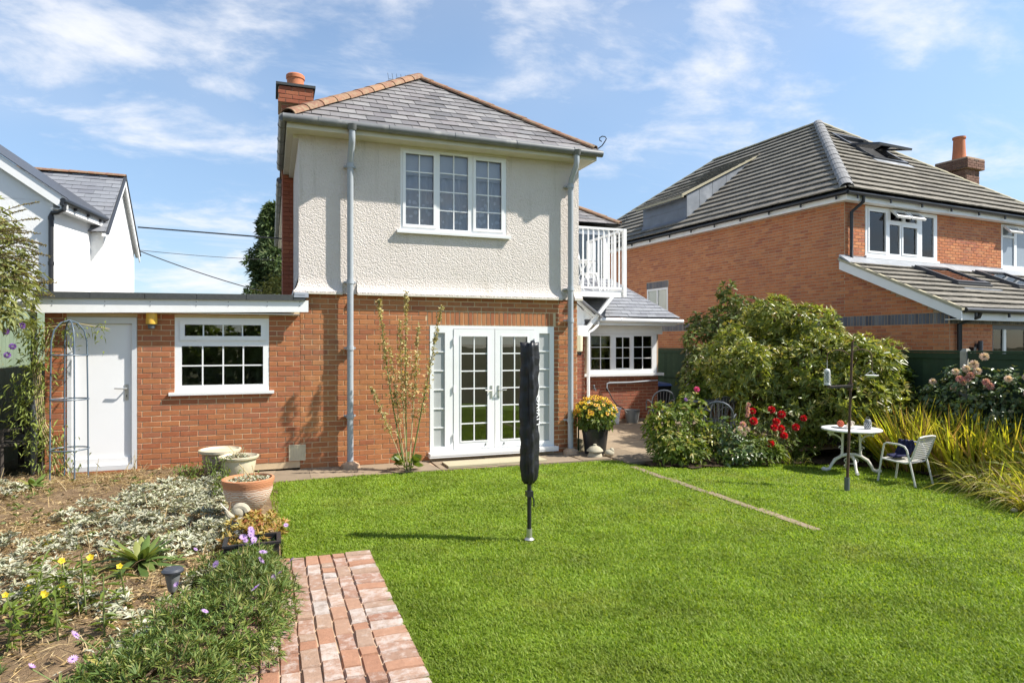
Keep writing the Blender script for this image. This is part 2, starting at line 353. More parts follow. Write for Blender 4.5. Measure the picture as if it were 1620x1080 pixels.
# -- special materials
def mk_paver():
    m, t, o = new_mat('reclaimed_brick_paver')
    v = pos(t); f = rand_fac(t)
    cc = ramp(t, f, [(0.29, 0.145, 0.09), (0.35, 0.19, 0.12), (0.315, 0.215, 0.155), (0.255, 0.125, 0.08), (0.36, 0.24, 0.175), (0.28, 0.225, 0.19)])
    cc = mixc(t, 1.0, cc, ramp(t, noise(t, v, 26, 5, 0.65), [(0.72,) * 3, (1.28,) * 3]), 'MULTIPLY')
    lime = maprange(t, mathn(t, 'ADD', noise(t, v, 17.0, 8, 0.7), mathn(t, 'MULTIPLY', f, 0.30)), 0.62, 0.90, 0, 0.62)
    cc = mixc(t, lime, cc, (0.53, 0.48, 0.44))
    h = noise(t, v, 45, 6, 0.65)
    prin(t, o, cc, 0.85, 0.25, 0, bump(t, h, 0.7, 0.006))
    return m
M['paver'] = mk_paver()
def mk_terracotta():
    m, t, o = new_mat('limewashed_terracotta')
    v = pos(t)
    wv = t.nodes.new('ShaderNodeTexWave'); wv.bands_direction = 'Z'
    wv.inputs['Scale'].default_value = 16; wv.inputs['Distortion'].default_value = 9; wv.inputs['Detail'].default_value = 4
    wv.inputs['Detail Scale'].default_value = 1.2
    link(t, v, wv.inputs['Vector'])
    sp = t.nodes.new('ShaderNodeSeparateXYZ'); link(t, v, sp.inputs[0])
    lime = mathn(t, 'MULTIPLY', maprange(t, wv.outputs['Fac'], 0.15, 0.6, 0.15, 0.9), maprange(t, sp.outputs['Z'], 0.50, 0.455, 0, 1))
    cc = mixc(t, lime, (0.50, 0.22, 0.11), (0.68, 0.60, 0.5))
    prin(t, o, cc, 0.85, 0.2, 0, bump(t, wv.outputs['Fac'], 0.25, 0.006))
    return m
M['terracotta'] = mk_terracotta()
def mk_pebble():
    m, t, o = new_mat('cream_pebbledash')
    v = pos(t)
    vo = t.nodes.new('ShaderNodeTexVoronoi'); vo.inputs['Scale'].default_value = 44
    nd = t.nodes.new('ShaderNodeTexNoise'); nd.inputs['Scale'].default_value = 12; nd.inputs['Detail'].default_value = 4
    link(t, v, nd.inputs['Vector'])
    vm = t.nodes.new('ShaderNodeVectorMath'); vm.operation = 'MULTIPLY_ADD'
    link(t, nd.outputs['Color'], vm.inputs[0]); vm.inputs[1].default_value = (0.06, 0.06, 0.06); link(t, v, vm.inputs[2])
    link(t, vm.outputs[0], vo.inputs['Vector'])
    n2 = noise(t, v, 50, 6, 0.66)
    h = mathn(t, 'ADD', mathn(t, 'MULTIPLY', vo.outputs['Distance'], -0.75), mathn(t, 'MULTIPLY', n2, 1.5))
    cc = ramp(t, noise(t, v, 3.0, 6, 0.6), [(0.62, 0.555, 0.495), (0.685, 0.62, 0.565), (0.72, 0.66, 0.605)])
    cc = mixc(t, maprange(t, noise(t, v, 1.3, 7, 0.6), 0.55, 0.75, 0, 0.35), cc, (0.52, 0.47, 0.37))
    st = noise(t, pos(t, 'world', (5.5, 1, 0.35)), 2.0, 6, 0.65)
    cc = mixc(t, maprange(t, st, 0.54, 0.74, 0, 0.42), cc, (0.40, 0.355, 0.29))
    prin(t, o, cc, 0.9, 0.15, 0, bump(t, h, 0.8, 0.0145))
    return m
M['pebble'] = mk_pebble()
def mk_soil(name, cols, ns=3.0):
    m, t, o = new_mat(name)
    v = pos(t)
    n1 = noise(t, v, ns, 8, 0.65); n2 = noise(t, v, 35, 6, 0.7)
    cc = ramp(t, maprange(t, n1, 0.3, 0.7), cols)
    cc = mixc(t, 1.0, cc, ramp(t, n2, [(0.5,) * 3, (1.45,) * 3]), 'MULTIPLY')
    prin(t, o, cc, 0.95, 0.1, 0, bump(t, n2, 0.9, 0.03))
    return m
M['soil'] = mk_soil('dry_garden_soil', [(0.15, 0.10, 0.058), (0.22, 0.15, 0.088), (0.29, 0.205, 0.12)])
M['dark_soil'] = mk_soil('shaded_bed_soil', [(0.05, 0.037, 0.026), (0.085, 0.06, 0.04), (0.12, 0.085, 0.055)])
M['ground'] = mk_soil('rough_ground', [(0.07, 0.08, 0.03), (0.10, 0.09, 0.05), (0.09, 0.10, 0.035)], 0.3)
M['lawn_base'] = mk_soil('lawn_thatch', [(0.14, 0.22, 0.026), (0.17, 0.25, 0.034), (0.20, 0.26, 0.05)], 1.5)
def mk_lace():
    m, t, o = new_mat('sheer_lace_net')
    v = pos(t, 'world')
    sp = t.nodes.new('ShaderNodeSeparateXYZ'); link(t, v, sp.inputs[0])
    p = prin(t, None, (0.80, 0.80, 0.84), 0.9, 0.1)
    tr = t.nodes.new('ShaderNodeBsdfTransparent')
    ms = t.nodes.new('ShaderNodeMixShader')
    n1 = t.nodes.new('ShaderNodeTexVoronoi'); n1.inputs['Scale'].default_value = 10; link(t, v, n1.inputs['Vector'])
    flower = maprange(t, n1.outputs['Distance'], 0.36, 0.28, 0, 0.55)
    band = mathn(t, 'MULTIPLY', maprange(t, sp.outputs['Z'], 3.70, 3.74), maprange(t, sp.outputs['Z'], 4.16, 4.12))
    fac = mathn(t, 'ADD', 0.74, mathn(t, 'MULTIPLY', flower, band), True)
    link(t, fac, ms.inputs[0]); link(t, tr.outputs[0], ms.inputs[1]); link(t, p.outputs[0], ms.inputs[2])
    link(t, ms.outputs[0], o.inputs['Surface'])
    return m
M['lace'] = mk_lace()

# ------------------------------------------------------------------ builders
ORG = {}
def org(o): return ORG.get(o.name, Vector((0, 0, 0))) if o else Vector((0, 0, 0))
def tag(o, label=None, cat=None, group=None, kind=None):
    if label: o['label'] = label
    if cat: o['category'] = cat
    if group: o['group'] = group
    if kind: o['kind'] = kind
    return o
def thing(name, label, cat, loc=(0, 0, 0), group=None):
    o = bpy.data.objects.new(name, None); col.objects.link(o)
    o.empty_display_size = 0.1
    o.location = loc; ORG[o.name] = Vector(loc)
    return tag(o, label, cat, group)
def link_mesh(name, me, mat, parent=None, origin=None):
    o = bpy.data.objects.new(name, me); col.objects.link(o)
    if mat is not None and len(me.materials) == 0:
        for x in (mat if isinstance(mat, (list, tuple)) else [mat]): me.materials.append(x)
    if parent is not None:
        o.parent = parent; ORG[o.name] = org(parent)
    else:
        o.location = origin or (0, 0, 0); ORG[o.name] = Vector(origin or (0, 0, 0))
    return o
def inst(name, me, parent, mw):
    """a copy of a shared mesh placed with a world matrix under its parent"""
    o = bpy.data.objects.new(name, me); col.objects.link(o)
    o.parent = parent
    m = mw.copy(); m.translation = mw.translation - org(parent)
    o.matrix_local = m
    ORG[o.name] = mw.translation.copy()
    return o
def copy_tree(o, loc=None, rotz=None, parent=None, scale=None):
    c = o.copy(); col.objects.link(c)
    if parent is not None: c.parent = parent
    if loc is not None: c.location = loc
    if rotz is not None: c.rotation_euler[2] = rotz
    if scale is not None: c.scale = (scale,) * 3
    for ch in list(o.children): copy_tree(ch, parent=c)
    return c

class Frame:
    """a plane to build on: u along, v up, d out"""
    def __init__(s, O, ux, uz=(0, 0, 1), n=None):
        s.O = Vector(O); s.ux = Vector(ux).normalized(); s.uz = Vector(uz).normalized()
        s.n = Vector(n).normalized() if n is not None else s.ux.cross(s.uz)
    def p(s, u, v, d=0.0): return s.O + s.ux * u + s.uz * v + s.n * d
    def mat(s, u, v, d):
        m = Matrix.Identity(4)
        for i in range(3):
            m[i][0] = s.ux[i]; m[i][1] = -s.n[i]; m[i][2] = s.uz[i]
        m.translation = s.p(u, v, d)
        return m
class MB:
    def __init__(s): s.v = []; s.f = []; s.m = []; s.cur = 0
    def face(s, pts):
        b = len(s.v); s.v += [Vector(p) for p in pts]; s.f.append(tuple(range(b, b + len(pts)))); s.m.append(s.cur)
    def hexa(s, p):
        b = len(s.v); s.v += [Vector(x) for x in p]
        for q in ((0, 3, 2, 1), (4, 5, 6, 7), (0, 1, 5, 4), (1, 2, 6, 5), (2, 3, 7, 6), (3, 0, 4, 7)):
            s.f.append(tuple(b + i for i in q)); s.m.append(s.cur)
    def box(s, x0, x1, y0, y1, z0, z1):
        s.hexa([(x0, y0, z0), (x1, y0, z0), (x1, y1, z0), (x0, y1, z0), (x0, y0, z1), (x1, y0, z1), (x1, y1, z1), (x0, y1, z1)])
    def fbox(s, F, u0, u1, v0, v1, d0, d1):
        s.hexa([F.p(u0, v0, d1), F.p(u1, v0, d1), F.p(u1, v0, d0), F.p(u0, v0, d0), F.p(u0, v1, d1), F.p(u1, v1, d1), F.p(u1, v1, d0), F.p(u0, v1, d0)])
    def beam(s, p, q, wd, ht, up=(0, 0, 1)):
        p = Vector(p); q = Vector(q); d = (q - p).normalized(); up = Vector(up)
        sx = d.cross(up)
        if sx.length < 1e-4: sx = d.cross(Vector((0, 1, 0)))
        sx.normalize(); sy = sx.cross(d).normalized()
        a = sx * wd / 2; b = sy * ht / 2
        s.hexa([p - a - b, p + a - b, q + a - b, q - a - b, p - a + b, p + a + b, q + a + b, q - a + b])
    def tube(s, pts, r, n=8, caps=True):
        pts = [Vector(p) for p in pts]; k = len(pts)
        rs = r if isinstance(r, (list, tuple)) else [r] * k
        b = len(s.v); prev = None
        for i, p in enumerate(pts):
            d = (pts[min(i + 1, k - 1)] - pts[max(i - 1, 0)]).normalized()
            if prev is None:
                a = d.cross(Vector((0, 0, 1)))
                if a.length < 1e-3: a = d.cross(Vector((0, 1, 0)))
            else: a = prev - d * prev.dot(d)
            a.normalize(); prev = a; c = d.cross(a)
            for j in range(n):
                t = 2 * math.pi * j / n
                s.v.append(p + (a * math.cos(t) + c * math.sin(t)) * rs[i])
        for i in range(k - 1):
            for j in range(n):
                s.f.append((b + i * n + j, b + i * n + (j + 1) % n, b + (i + 1) * n + (j + 1) % n, b + (i + 1) * n + j)); s.m.append(s.cur)
        if caps:
            s.f.append(tuple(b + j for j in reversed(range(n)))); s.m.append(s.cur)
            s.f.append(tuple(b + (k - 1) * n + j for j in range(n))); s.m.append(s.cur)
    def lathe(s, prof, c=(0, 0, 0), n=20, sq=None):
        c = Vector(c); b = len(s.v); k = len(prof)
        for r, z in prof:
            for j in range(n):
                t = 2 * math.pi * j / n
                s.v.append(c + Vector((r * math.cos(t), r * math.sin(t), z)))
        for i in range(k - 1):
            for j in range(n):
                s.f.append((b + i * n + j, b + i * n + (j + 1) % n, b + (i + 1) * n + (j + 1) % n, b + (i + 1) * n + j)); s.m.append(s.cur)
        s.f.append(tuple(b + j for j in reversed(range(n)))); s.m.append(s.cur)
        s.f.append(tuple(b + (k - 1) * n + j for j in range(n))); s.m.append(s.cur)
    def prism(s, poly, dvec):
        """a flat polygon (world points) given a thickness along dvec"""
        a = [Vector(p) for p in poly]; dv = Vector(dvec); n = len(a); b = len(s.v)
        s.v += a + [p + dv for p in a]
        s.f.append(tuple(b + i for i in range(n))); s.m.append(s.cur)
        s.f.append(tuple(b + n + i for i in reversed(range(n)))); s.m.append(s.cur)
        for i in range(n):
            j = (i + 1) % n
            s.f.append((b + i, b + n + i, b + n + j, b + j)); s.m.append(s.cur)
    def ball(s, c, r, nu=10, nv=7):
        c = Vector(c); rx, ry, rz = r if isinstance(r, (list, tuple)) else (r, r, r)
        b = len(s.v)
        for i in range(nv + 1):
            ph = math.pi * i / nv
            for j in range(nu):
                t = 2 * math.pi * j / nu
                s.v.append(c + Vector((rx * math.sin(ph) * math.cos(t), ry * math.sin(ph) * math.sin(t), -rz * math.cos(ph))))
        for i in range(nv):
            for j in range(nu):
                s.f.append((b + i * nu + j, b + i * nu + (j + 1) % nu, b + (i + 1) * nu + (j + 1) % nu, b + (i + 1) * nu + j)); s.m.append(s.cur)
    def mesh(s, name, off=Vector((0, 0, 0)), smooth=False):
        me = bpy.data.meshes.new(name)
        me.from_pydata([tuple(v - off) for v in s.v], [], s.f)
        me.polygons.foreach_set('material_index', s.m)
        if smooth: me.polygons.foreach_set('use_smooth', [True] * len(s.f))
        me.update()
        if smooth:
            try: me.set_sharp_from_angle(angle=R(38))
            except Exception: pass
        return me
    def build(s, name, mat, parent=None, origin=None, smooth=False, kind=None, label=None):
        off = org(parent) if parent is not None else Vector(origin or (0, 0, 0))
        o = link_mesh(name, s.mesh(name, off, smooth), mat, parent, origin)
        return tag(o, label, None, None, kind)

def np_mesh(name, V, loops, starts, matidx=None):
    me = bpy.data.meshes.new(name)
    V = np.ascontiguousarray(V, dtype=np.float32)
    me.vertices.add(len(V)); me.vertices.foreach_set('co', V.ravel())
    loops = np.asarray(loops, dtype=np.int32).ravel(); starts = np.asarray(starts, dtype=np.int32)
    me.loops.add(len(loops)); me.loops.foreach_set('vertex_index', loops)
    me.polygons.add(len(starts)); me.polygons.foreach_set('loop_start', starts)
    if matidx is not None: me.polygons.foreach_set('material_index', np.asarray(matidx, dtype=np.int32))
    me.update(calc_edges=True)
    return me
def unit(a):
    return a / np.maximum(np.linalg.norm(a, axis=-1, keepdims=True), 1e-9)
def leaf_arrays(P, D, L, W, fold=0.25, droop=0.0, up=None):
    """P base points, D directions, one leaf each: two triangles folded on the midrib"""
    n = len(P); D = unit(D)
    L = np.broadcast_to(np.asarray(L, dtype=float), (n,))[:, None]; W = np.broadcast_to(np.asarray(W, dtype=float), (n,))[:, None]
    U = np.tile(np.array([0, 0, 1.0]), (n, 1)) + rng.normal(0, 0.35, (n, 3)) if up is None else up
    S = unit(np.cross(D, U)); N = unit(np.cross(S, D))
    mid = P + D * L * 0.48 - np.array([0, 0, 1.0]) * L * droop * 0.25
    tip = P + D * L - np.array([0, 0, 1.0]) * L * droop
    left = mid + S * W / 2 + N * W * fold; right = mid - S * W / 2 + N * W * fold
    V = np.stack([P, left, tip, right], 1).reshape(-1, 3)
    b = (np.arange(n) * 4)[:, None]
    F = np.concatenate([b + np.array([0, 1, 2]), b + np.array([0, 2, 3])], 1).reshape(-1, 3)
    return V, F
def tri_mesh(name, parts):
    """parts: list of (V, F, material index)"""
    Vs, Fs, Ms, k = [], [], [], 0
    for V, F, mi in parts:
        Vs.append(V); Fs.append(F + k); Ms.append(np.full(len(F), mi)); k += len(V)
    V = np.concatenate(Vs); F = np.concatenate(Fs); Mi = np.concatenate(Ms)
    return np_mesh(name, V, F, np.arange(len(F)) * 3, Mi)
def ribbons(P, D, L, W, droop, seg=5, twist=0.0):
    """long strap leaves: base points, start directions, lengths, widths, how far they arch over"""
    n = len(P); D = unit(D); L = np.asarray(L)[:, None]; W = np.asarray(W)[:, None]; dr = np.asarray(droop)[:, None]
    H = D.copy(); H[:, 2] = 0; H = unit(H + rng.normal(0, 1e-3, (n, 3)) * [1, 1, 0])
    S0 = np.cross(D, np.array([0, 0, 1.0])); S0 = unit(S0 + rng.normal(0, 0.25, (n, 3)))
    a0 = rng.uniform(0, math.pi, n)[:, None] * twist
    N0 = unit(np.cross(S0, D)); S = S0 * np.cos(a0) + N0 * np.sin(a0)
    cols_ = []
    for k in range(seg + 1):
        t = k / seg
        c = P + D * L * t + (H * 0.45 - np.array([0, 0, 1.0])) * L * dr * t ** 2.4
        wv = W * (1 - t ** 2.2) * (0.6 + 0.4 * min(1, t * 4)) / 2 + 1e-4
        cols_ += [c + S * wv, c - S * wv]
    V = np.stack(cols_, 1).reshape(-1, 3)
    m = 2 * (seg + 1); b = (np.arange(n) * m)[:, None]
    fs = []
    for k in range(seg):
        i = 2 * k
        fs += [b + np.array([i, i + 1, i + 3]), b + np.array([i, i + 3, i + 2])]
    F = np.concatenate(fs, 1).reshape(-1, 3)
    return V, F

def cam_px(p):
    """where a world point lands in the photograph, and its depth"""
    p = Vector(p); c, s = math.cos(cam_yaw), math.sin(cam_yaw)
    t = p.x * s + p.y * c
    if t < 0.1: return None
    return 810 + 1033 * (p.x * c - p.y * s) / t, 545 - 1033 * (p.z - cam_h) / t, t
def shows(p, m=30):
    q = cam_px(p)
    return q is not None and -m < q[0] < 1620 + m and -m < q[1] < 1080 + m
def nearest300(items, key, cap=300):
    """split: the cap pieces that show largest, and the rest"""
    def rank(it):
        p = key(it); q = cam_px(p)
        return (0 if (q and shows(p)) else 1, q[2] if q else 1e6)
    s = sorted(items, key=rank)
    return s[:cap], s[cap:]

# -- walls of bricks
def brick_mesh(name, L, Hh, D, ch=0.004, jit=0.0025, seed=0):
    r = random.Random(seed)
    x, z = L / 2, Hh / 2
    def j(): return r.uniform(-jit, jit)
    f = [(-x + ch + j(), 0, -z + ch + j()), (x - ch + j(), 0, -z + ch + j()), (x - ch + j(), 0, z - ch + j()), (-x + ch + j(), 0, z - ch + j())]
    b = [(-x, ch, -z), (x, ch, -z), (x, ch, z), (-x, ch, z)]
    k = [(-x, D, -z), (x, D, -z), (x, D, z), (-x, D, z)]
    V = f + b + k; F = [(0, 1, 2, 3)]
    for a in (0, 4):
        for i in range(4):
            q = (i + 1) % 4
            F.append((a + i, a + 4 + i, a + 4 + q, a + q))
    me = bpy.data.meshes.new(name); me.from_pydata(V, [], F); me.update()
    return me
def brick_rects(U0, U1, V0, V1, holes=(), course=0.075, L=0.215, J=0.010, ph=0.0, clip=None):
    out_ = []; row = 0; v = V0
    while v < V1 - 0.02:
        a, b = v + J / 2, min(v + course - J / 2, V1)
        u = U0 - (L + J) * (0.5 if row % 2 else 0.0) - ph
        while u < U1:
            segs = [(max(u + J / 2, U0 + 0.001), min(u + L + J / 2, U1 - 0.001))]
            lo, hi = a, b
            for h in holes:
                if h[3] <= lo + 0.012 or h[2] >= hi - 0.012: continue
                if h[2] > lo + 0.04: hi2 = h[2]; 
                nxt = []
                for s0, s1 in segs:
                    if h[1] <= s0 or h[0] >= s1: nxt.append((s0, s1)); continue
                    if h[0] - s0 > 0.02: nxt.append((s0, h[0] - 0.004))
                    if s1 - h[1] > 0.02: nxt.append((h[1] + 0.004, s1))
                segs = nxt
            for s0, s1 in segs:
                if s1 - s0 > 0.02 and hi - lo > 0.02:
                    if clip is None or clip((s0 + s1) / 2, (lo + hi) / 2, s0, s1, hi): out_.append((s0, s1, lo, hi))
            u += L + J
        v += course; row += 1
    return out_
def backing(F, U0, U1, V0, V1, holes, mat, parent, name='wall', thick=0.22, poly=None):
    mb = MB()
    us = sorted({U0, U1} | {h[0] for h in holes} | {h[1] for h in holes})
    vv = sorted({V0, V1} | {h[2] for h in holes} | {h[3] for h in holes})
    us = [x for x in us if U0 <= x <= U1]; vv = [x for x in vv if V0 <= x <= V1]
    for i in range(len(us) - 1):
        j = 0
        while j < len(vv) - 1:
            def solid(q):
                uc, vc = (us[i] + us[i + 1]) / 2, (vv[q] + vv[q + 1]) / 2
                return not any(h[0] < uc < h[1] and h[2] < vc < h[3] for h in holes)
            if not solid(j): j += 1; continue
            k = j
            while k + 1 < len(vv) - 1 and solid(k + 1): k += 1
            mb.fbox(F, us[i], us[i + 1], vv[j], vv[k + 1], -thick, 0)
            j = k + 1
    return mb.build(name, mat, parent)
BM = {}
def lay_bricks(F, rects, mat, parent, wall, cap=300, name='brick', proud=0.006):
    """rects on frame F: up to cap as single bricks, the rest joined"""
    key = mat.name
    items = [(F, r) for r in rects]
    return items, mat, parent, proud
def place_bricks(jobs, cap, name='brick', rest_parent=None):
    """jobs: list of (F, rects, mat, parent). The cap that show largest become single bricks, the others one joined part"""
    al = [(F, r, m, p) for F, rs, m, p in jobs for r in rs]
    top, rest = nearest300(al, lambda it: it[0].p((it[1][0] + it[1][1]) / 2, (it[1][2] + it[1][3]) / 2, 0), cap)
    for F, (a, b, lo, hi), m, p in top:
        L = b - a; H_ = hi - lo; L0 = 0.215 if L > 0.11 else 0.1025
        vert = H_ > 0.12
        if vert: L0 = L
        key = (m.name, round(L0, 4), round(H_, 3), random.randrange(3))
        if key not in BM:
            BM[key] = brick_mesh(name, L0, H_, 0.045, seed=hash(key) % 999)
            BM[key].materials.append(m)
        mw = F.mat((a + b) / 2, (lo + hi) / 2, 0.006 + random.uniform(-0.002, 0.0025))
        mw = mw @ Matrix.Rotation(random.gauss(0, 0.004), 4, 'Y') @ Matrix.Diagonal((L / L0, 1, 1, 1))
        inst(name, BM[key], p, mw)
    if rest:
        groups = {}
        for it in rest: groups.setdefault((it[2].name, (rest_parent or it[3]).name), []).append(it)
        for its in groups.values():
            V, Fc, k = [], [], 0
            par = rest_parent or its[0][3]; off = org(par)
            for F, (a, b, lo, hi), m, p in its:
                d = 0.006 + random.uniform(-0.002, 0.0025); c = 0.003
                for (u, v, dd) in ((a + c, lo + c, d), (b - c, lo + c, d), (b - c, hi - c, d), (a + c, hi - c, d), (a, lo, -0.01), (b, lo, -0.01), (b, hi, -0.01), (a, hi, -0.01)):
                    V.append(tuple(F.p(u, v, dd) - off))
                Fc += [(k, k + 1, k + 2, k + 3)] + [(k + i, k + 4 + i, k + 4 + (i + 1) % 4, k + (i + 1) % 4) for i in range(4)]
                k += 8
            me = bpy.data.meshes.new('brickwork'); me.from_pydata(V, [], Fc); me.update()
            o = link_mesh('brickwork', me, its[0][2], par); o['kind'] = 'stuff'

# -- roofs of tiles and slates
def clip_poly(poly, region):
    """Sutherland-Hodgman against a convex counter-clockwise region"""
    for i in range(len(region)):
        (x0, y0), (x1, y1) = region[i], region[(i + 1) % len(region)]
        ins = lambda p: (x1 - x0) * (p[1] - y0) - (y1 - y0) * (p[0] - x0) >= -1e-9
        outp = []
        for k in range(len(poly)):
            a, b = poly[k], poly[(k + 1) % len(poly)]
            ia, ib = ins(a), ins(b)
            if ia: outp.append(a)
            if ia != ib:
                da = (x1 - x0) * (a[1] - y0) - (y1 - y0) * (a[0] - x0); db = (x1 - x0) * (b[1] - y0) - (y1 - y0) * (b[0] - x0)
                t = da / (da - db); outp.append((a[0] + (b[0] - a[0]) * t, a[1] + (b[1] - a[1]) * t))
        poly = outp
        if len(poly) < 3: return []
    return poly
def area2(p): return abs(sum(p[i][0] * p[(i + 1) % len(p)][1] - p[(i + 1) % len(p)][0] * p[i][1] for i in range(len(p)))) / 2
TM = {}
def tile_jobs(F, region, gauge, width, th, lift, mat, parent, gap=0.004, name='tile', holes=()):
    """tiles in courses on frame F (v runs up the slope), clipped to a convex region"""
    us = [p[0] for p in region]; vv = [p[1] for p in region]
    out_ = []; k = 0; v = min(vv)
    while v < max(vv) - 0.01:
        u = min(us) - (width / 2 if k % 2 else 0) - 0.0
        while u < max(us):
            x0, x1 = u + gap / 2, u + width - gap / 2
            rect = [(x0, v), (x1, v), (x1, v + gauge * 1.08), (x0, v + gauge * 1.08)]
            pl = clip_poly(rect, region)
            cx, cy = u + width / 2, v + gauge / 2
            if pl and area2(pl) > 0.002 and not any(h[0] < cx < h[1] and h[2] < cy < h[3] for h in holes):
                full = abs(area2(pl) - (x1 - x0) * gauge * 1.08) < 1e-5
                out_.append((F, (x0, v, x1 - x0, gauge * 1.08, pl, full), th, lift, mat, parent, name))
            u += width
        v += gauge; k += 1
    return out_
def tile_geo(x0, v0, wd, ln, pl, th, lift):
    top = [(a - x0, b - v0, lift * (1 - (b - v0) / ln) + th) for a, b in pl]
    n = len(top); V = top + [(a, b, c - th) for a, b, c in top]
    Fc = [tuple(range(n))] + [(i, n + i, n + (i + 1) % n, (i + 1) % n) for i in range(n)]
    return V, Fc
def place_tiles(al, cap, rest_name, rest_parent=None):
    top, rest = nearest300(al, lambda it: it[0].p(it[1][0], it[1][1], 0), cap)
    for F, (x0, v0, wd, ln, pl, full), th, lift, mat, par, name in top:
        if full:
            key = (mat.name, round(wd, 4), round(ln, 4), th)
            if key not in TM:
                V, Fc = tile_geo(0, 0, wd, ln, [(0, 0), (wd, 0), (wd, ln), (0, ln)], th, lift)
                me = bpy.data.meshes.new(name); me.from_pydata(V, [], Fc); me.materials.append(mat); me.update(); TM[key] = me
            me = TM[key]
        else:
            V, Fc = tile_geo(x0, v0, wd, ln, pl, th, lift)
            me = bpy.data.meshes.new(name); me.from_pydata(V, [], Fc); me.materials.append(mat); me.update()
        m = Matrix.Identity(4)
        for i in range(3): m[i][0] = F.ux[i]; m[i][1] = F.uz[i]; m[i][2] = F.n[i]
        m.translation = F.p(x0, v0, random.uniform(0, 0.003))
        m = m @ Matrix.Rotation(random.gauss(0, 0.010), 4, 'Z') @ Matrix.Rotation(random.gauss(0, 0.006), 4, 'Y')
        inst(name, me, par, m)
    if rest:
        V, Fc = [], []; par = rest_parent or rest[0][5]; off = org(par)
        for F, (x0, v0, wd, ln, pl, full), th, lift, mat, p_, name in rest:
            v_, f_ = tile_geo(x0, v0, wd, ln, pl, th, lift); b = len(V); dz = random.uniform(0, 0.003)
            V += [tuple(F.p(x0 + a, v0 + q, c + dz) - off) for a, q, c in v_]
            Fc += [tuple(b + i for i in f) for f in f_]
        me = bpy.data.meshes.new(rest_name); me.from_pydata(V, [], Fc); me.update()
        o = link_mesh(rest_name, me, rest[0][4], par); o['kind'] = 'stuff'

def gz(x, y):
    """height of the ground: the left bed is raised, the lawn falls away to the right"""
    def ss(t): t = min(1, max(0, t)); return t * t * (3 - 2 * t)
    z = -0.18 * ss((x - 4.8) / 4.2)
    if y < 9.85: z += 0.14 * ss((0.02 - x) / 0.35)
    else: z += 0.14 * ss((-0.9 - x) / 0.35)
    return z

# ================================================================== the setting
LAWN = [(0.83, 0.3), (0.83, 5.80), (0.10, 5.80), (-0.05, 9.12), (1.2, 9.2), (3.0, 9.12), (5.0, 9.05), (5.25, 8.42), (5.9, 8.15), (6.6, 8.35), (7.7, 8.55), (8.6, 8.35), (9.35, 7.75), (9.4, 7.1), (9.05, 6.2), (8.55, 5.35), (7.9, 4.2), (7.4, 3.0), (7.2, 0.3)]
def in_poly(x, y, poly=LAWN):
    c = np.zeros(np.shape(x), bool); n = len(poly)
    for i in range(n):
        x0, y0 = poly[i]; x1, y1 = poly[(i + 1) % n]
        if y0 == y1: continue
        cr = ((y0 > y) != (y1 > y)) & (x < (x1 - x0) * (y - y0) / (y1 - y0) + x0)
        c ^= cr
    return c
def gz_np(x, y):
    ss = lambda t: np.clip(t, 0, 1) ** 2 * (3 - 2 * np.clip(t, 0, 1))
    return -0.18 * ss((x - 4.8) / 4.2) + np.where(y < 9.85, 0.14 * ss((0.02 - x) / 0.35), 0.14 * ss((-0.9 - x) / 0.35))
def sheet(name, xs, ys, zf, mat, keep=None):
    X, Y = np.meshgrid(xs, ys, indexing='ij'); Z = zf(X, Y)
    V = np.stack([X, Y, Z], -1).reshape(-1, 3); ny = len(ys)
    I, J = np.meshgrid(np.arange(len(xs) - 1), np.arange(ny - 1), indexing='ij')
    a = (I * ny + J).ravel()
    F = np.stack([a, a + ny, a + ny + 1, a + 1], 1)
    if keep is not None:
        cx = V[F].mean(1); F = F[keep(cx[:, 0], cx[:, 1])]
    me = np_mesh(name, V, F, np.arange(len(F)) * 4)
    me.polygons.foreach_set('use_smooth', [True] * len(F))
    o = link_mesh(name, me, mat); o['kind'] = 'structure'
    return o
gx = np.concatenate([[-400, -150, -60, -25], np.arange(-10, 16, 0.5), [25, 60, 150, 400]])
gy = np.concatenate([[-400, -150, -50, -15], np.arange(-5, 30, 0.5), [45, 90, 200, 500]])
sheet('ground', gx, gy, lambda x, y: np.where((np.abs(x) < 12) & (y > -6) & (y < 28), gz_np(x, y), 0.0) - 0.06, M['ground'])
sheet('lawn', np.arange(-0.2, 10.2, 0.1), np.arange(0.2, 9.4, 0.1), lambda x, y: gz_np(np.maximum(x, 0.4), y) - 0.012, M['lawn_base'], lambda x, y: in_poly(x, y))
def bumpy(x, y):
    return 0.03 * np.sin(x * 3.1 + 1.3) * np.sin(y * 2.3 + 0.7) + 0.018 * np.sin(x * 9.7 + y * 4.1) * np.sin(y * 8.3 - x * 3.0)
sheet('flower_bed_soil', np.arange(-5.6, 0.30, 0.08), np.arange(0.6, 9.94, 0.08), lambda x, y: gz_np(x, y) + bumpy(x, y) * np.clip(-x * 2, 0, 1) - 0.012, M['soil'], lambda x, y: ~((y > 9.12) & (x > -0.75)) & ~((x > -0.28) & (y < 5.8)) & ~((x > 0.12) & (y >= 5.8)))
BED = [(5.3, 8.45), (5.9, 8.12), (7.7, 8.5), (8.6, 8.3), (9.3, 7.7), (9.3, 7.1), (8.95, 6.2), (8.45, 5.35), (7.8, 4.2), (7.3, 3.0), (10.72, 3.0), (10.72, 13.5), (8.6, 13.3), (7.9, 9.6), (5.5, 9.2)]
sheet('shrub_bed_soil', np.arange(5.2, 10.8, 0.1), np.arange(2.9, 13.6, 0.1), lambda x, y: gz_np(x, y) + 0.012 + 0.4 * bumpy(x, y), M['dark_soil'], lambda x, y: in_poly(x, y, BED))

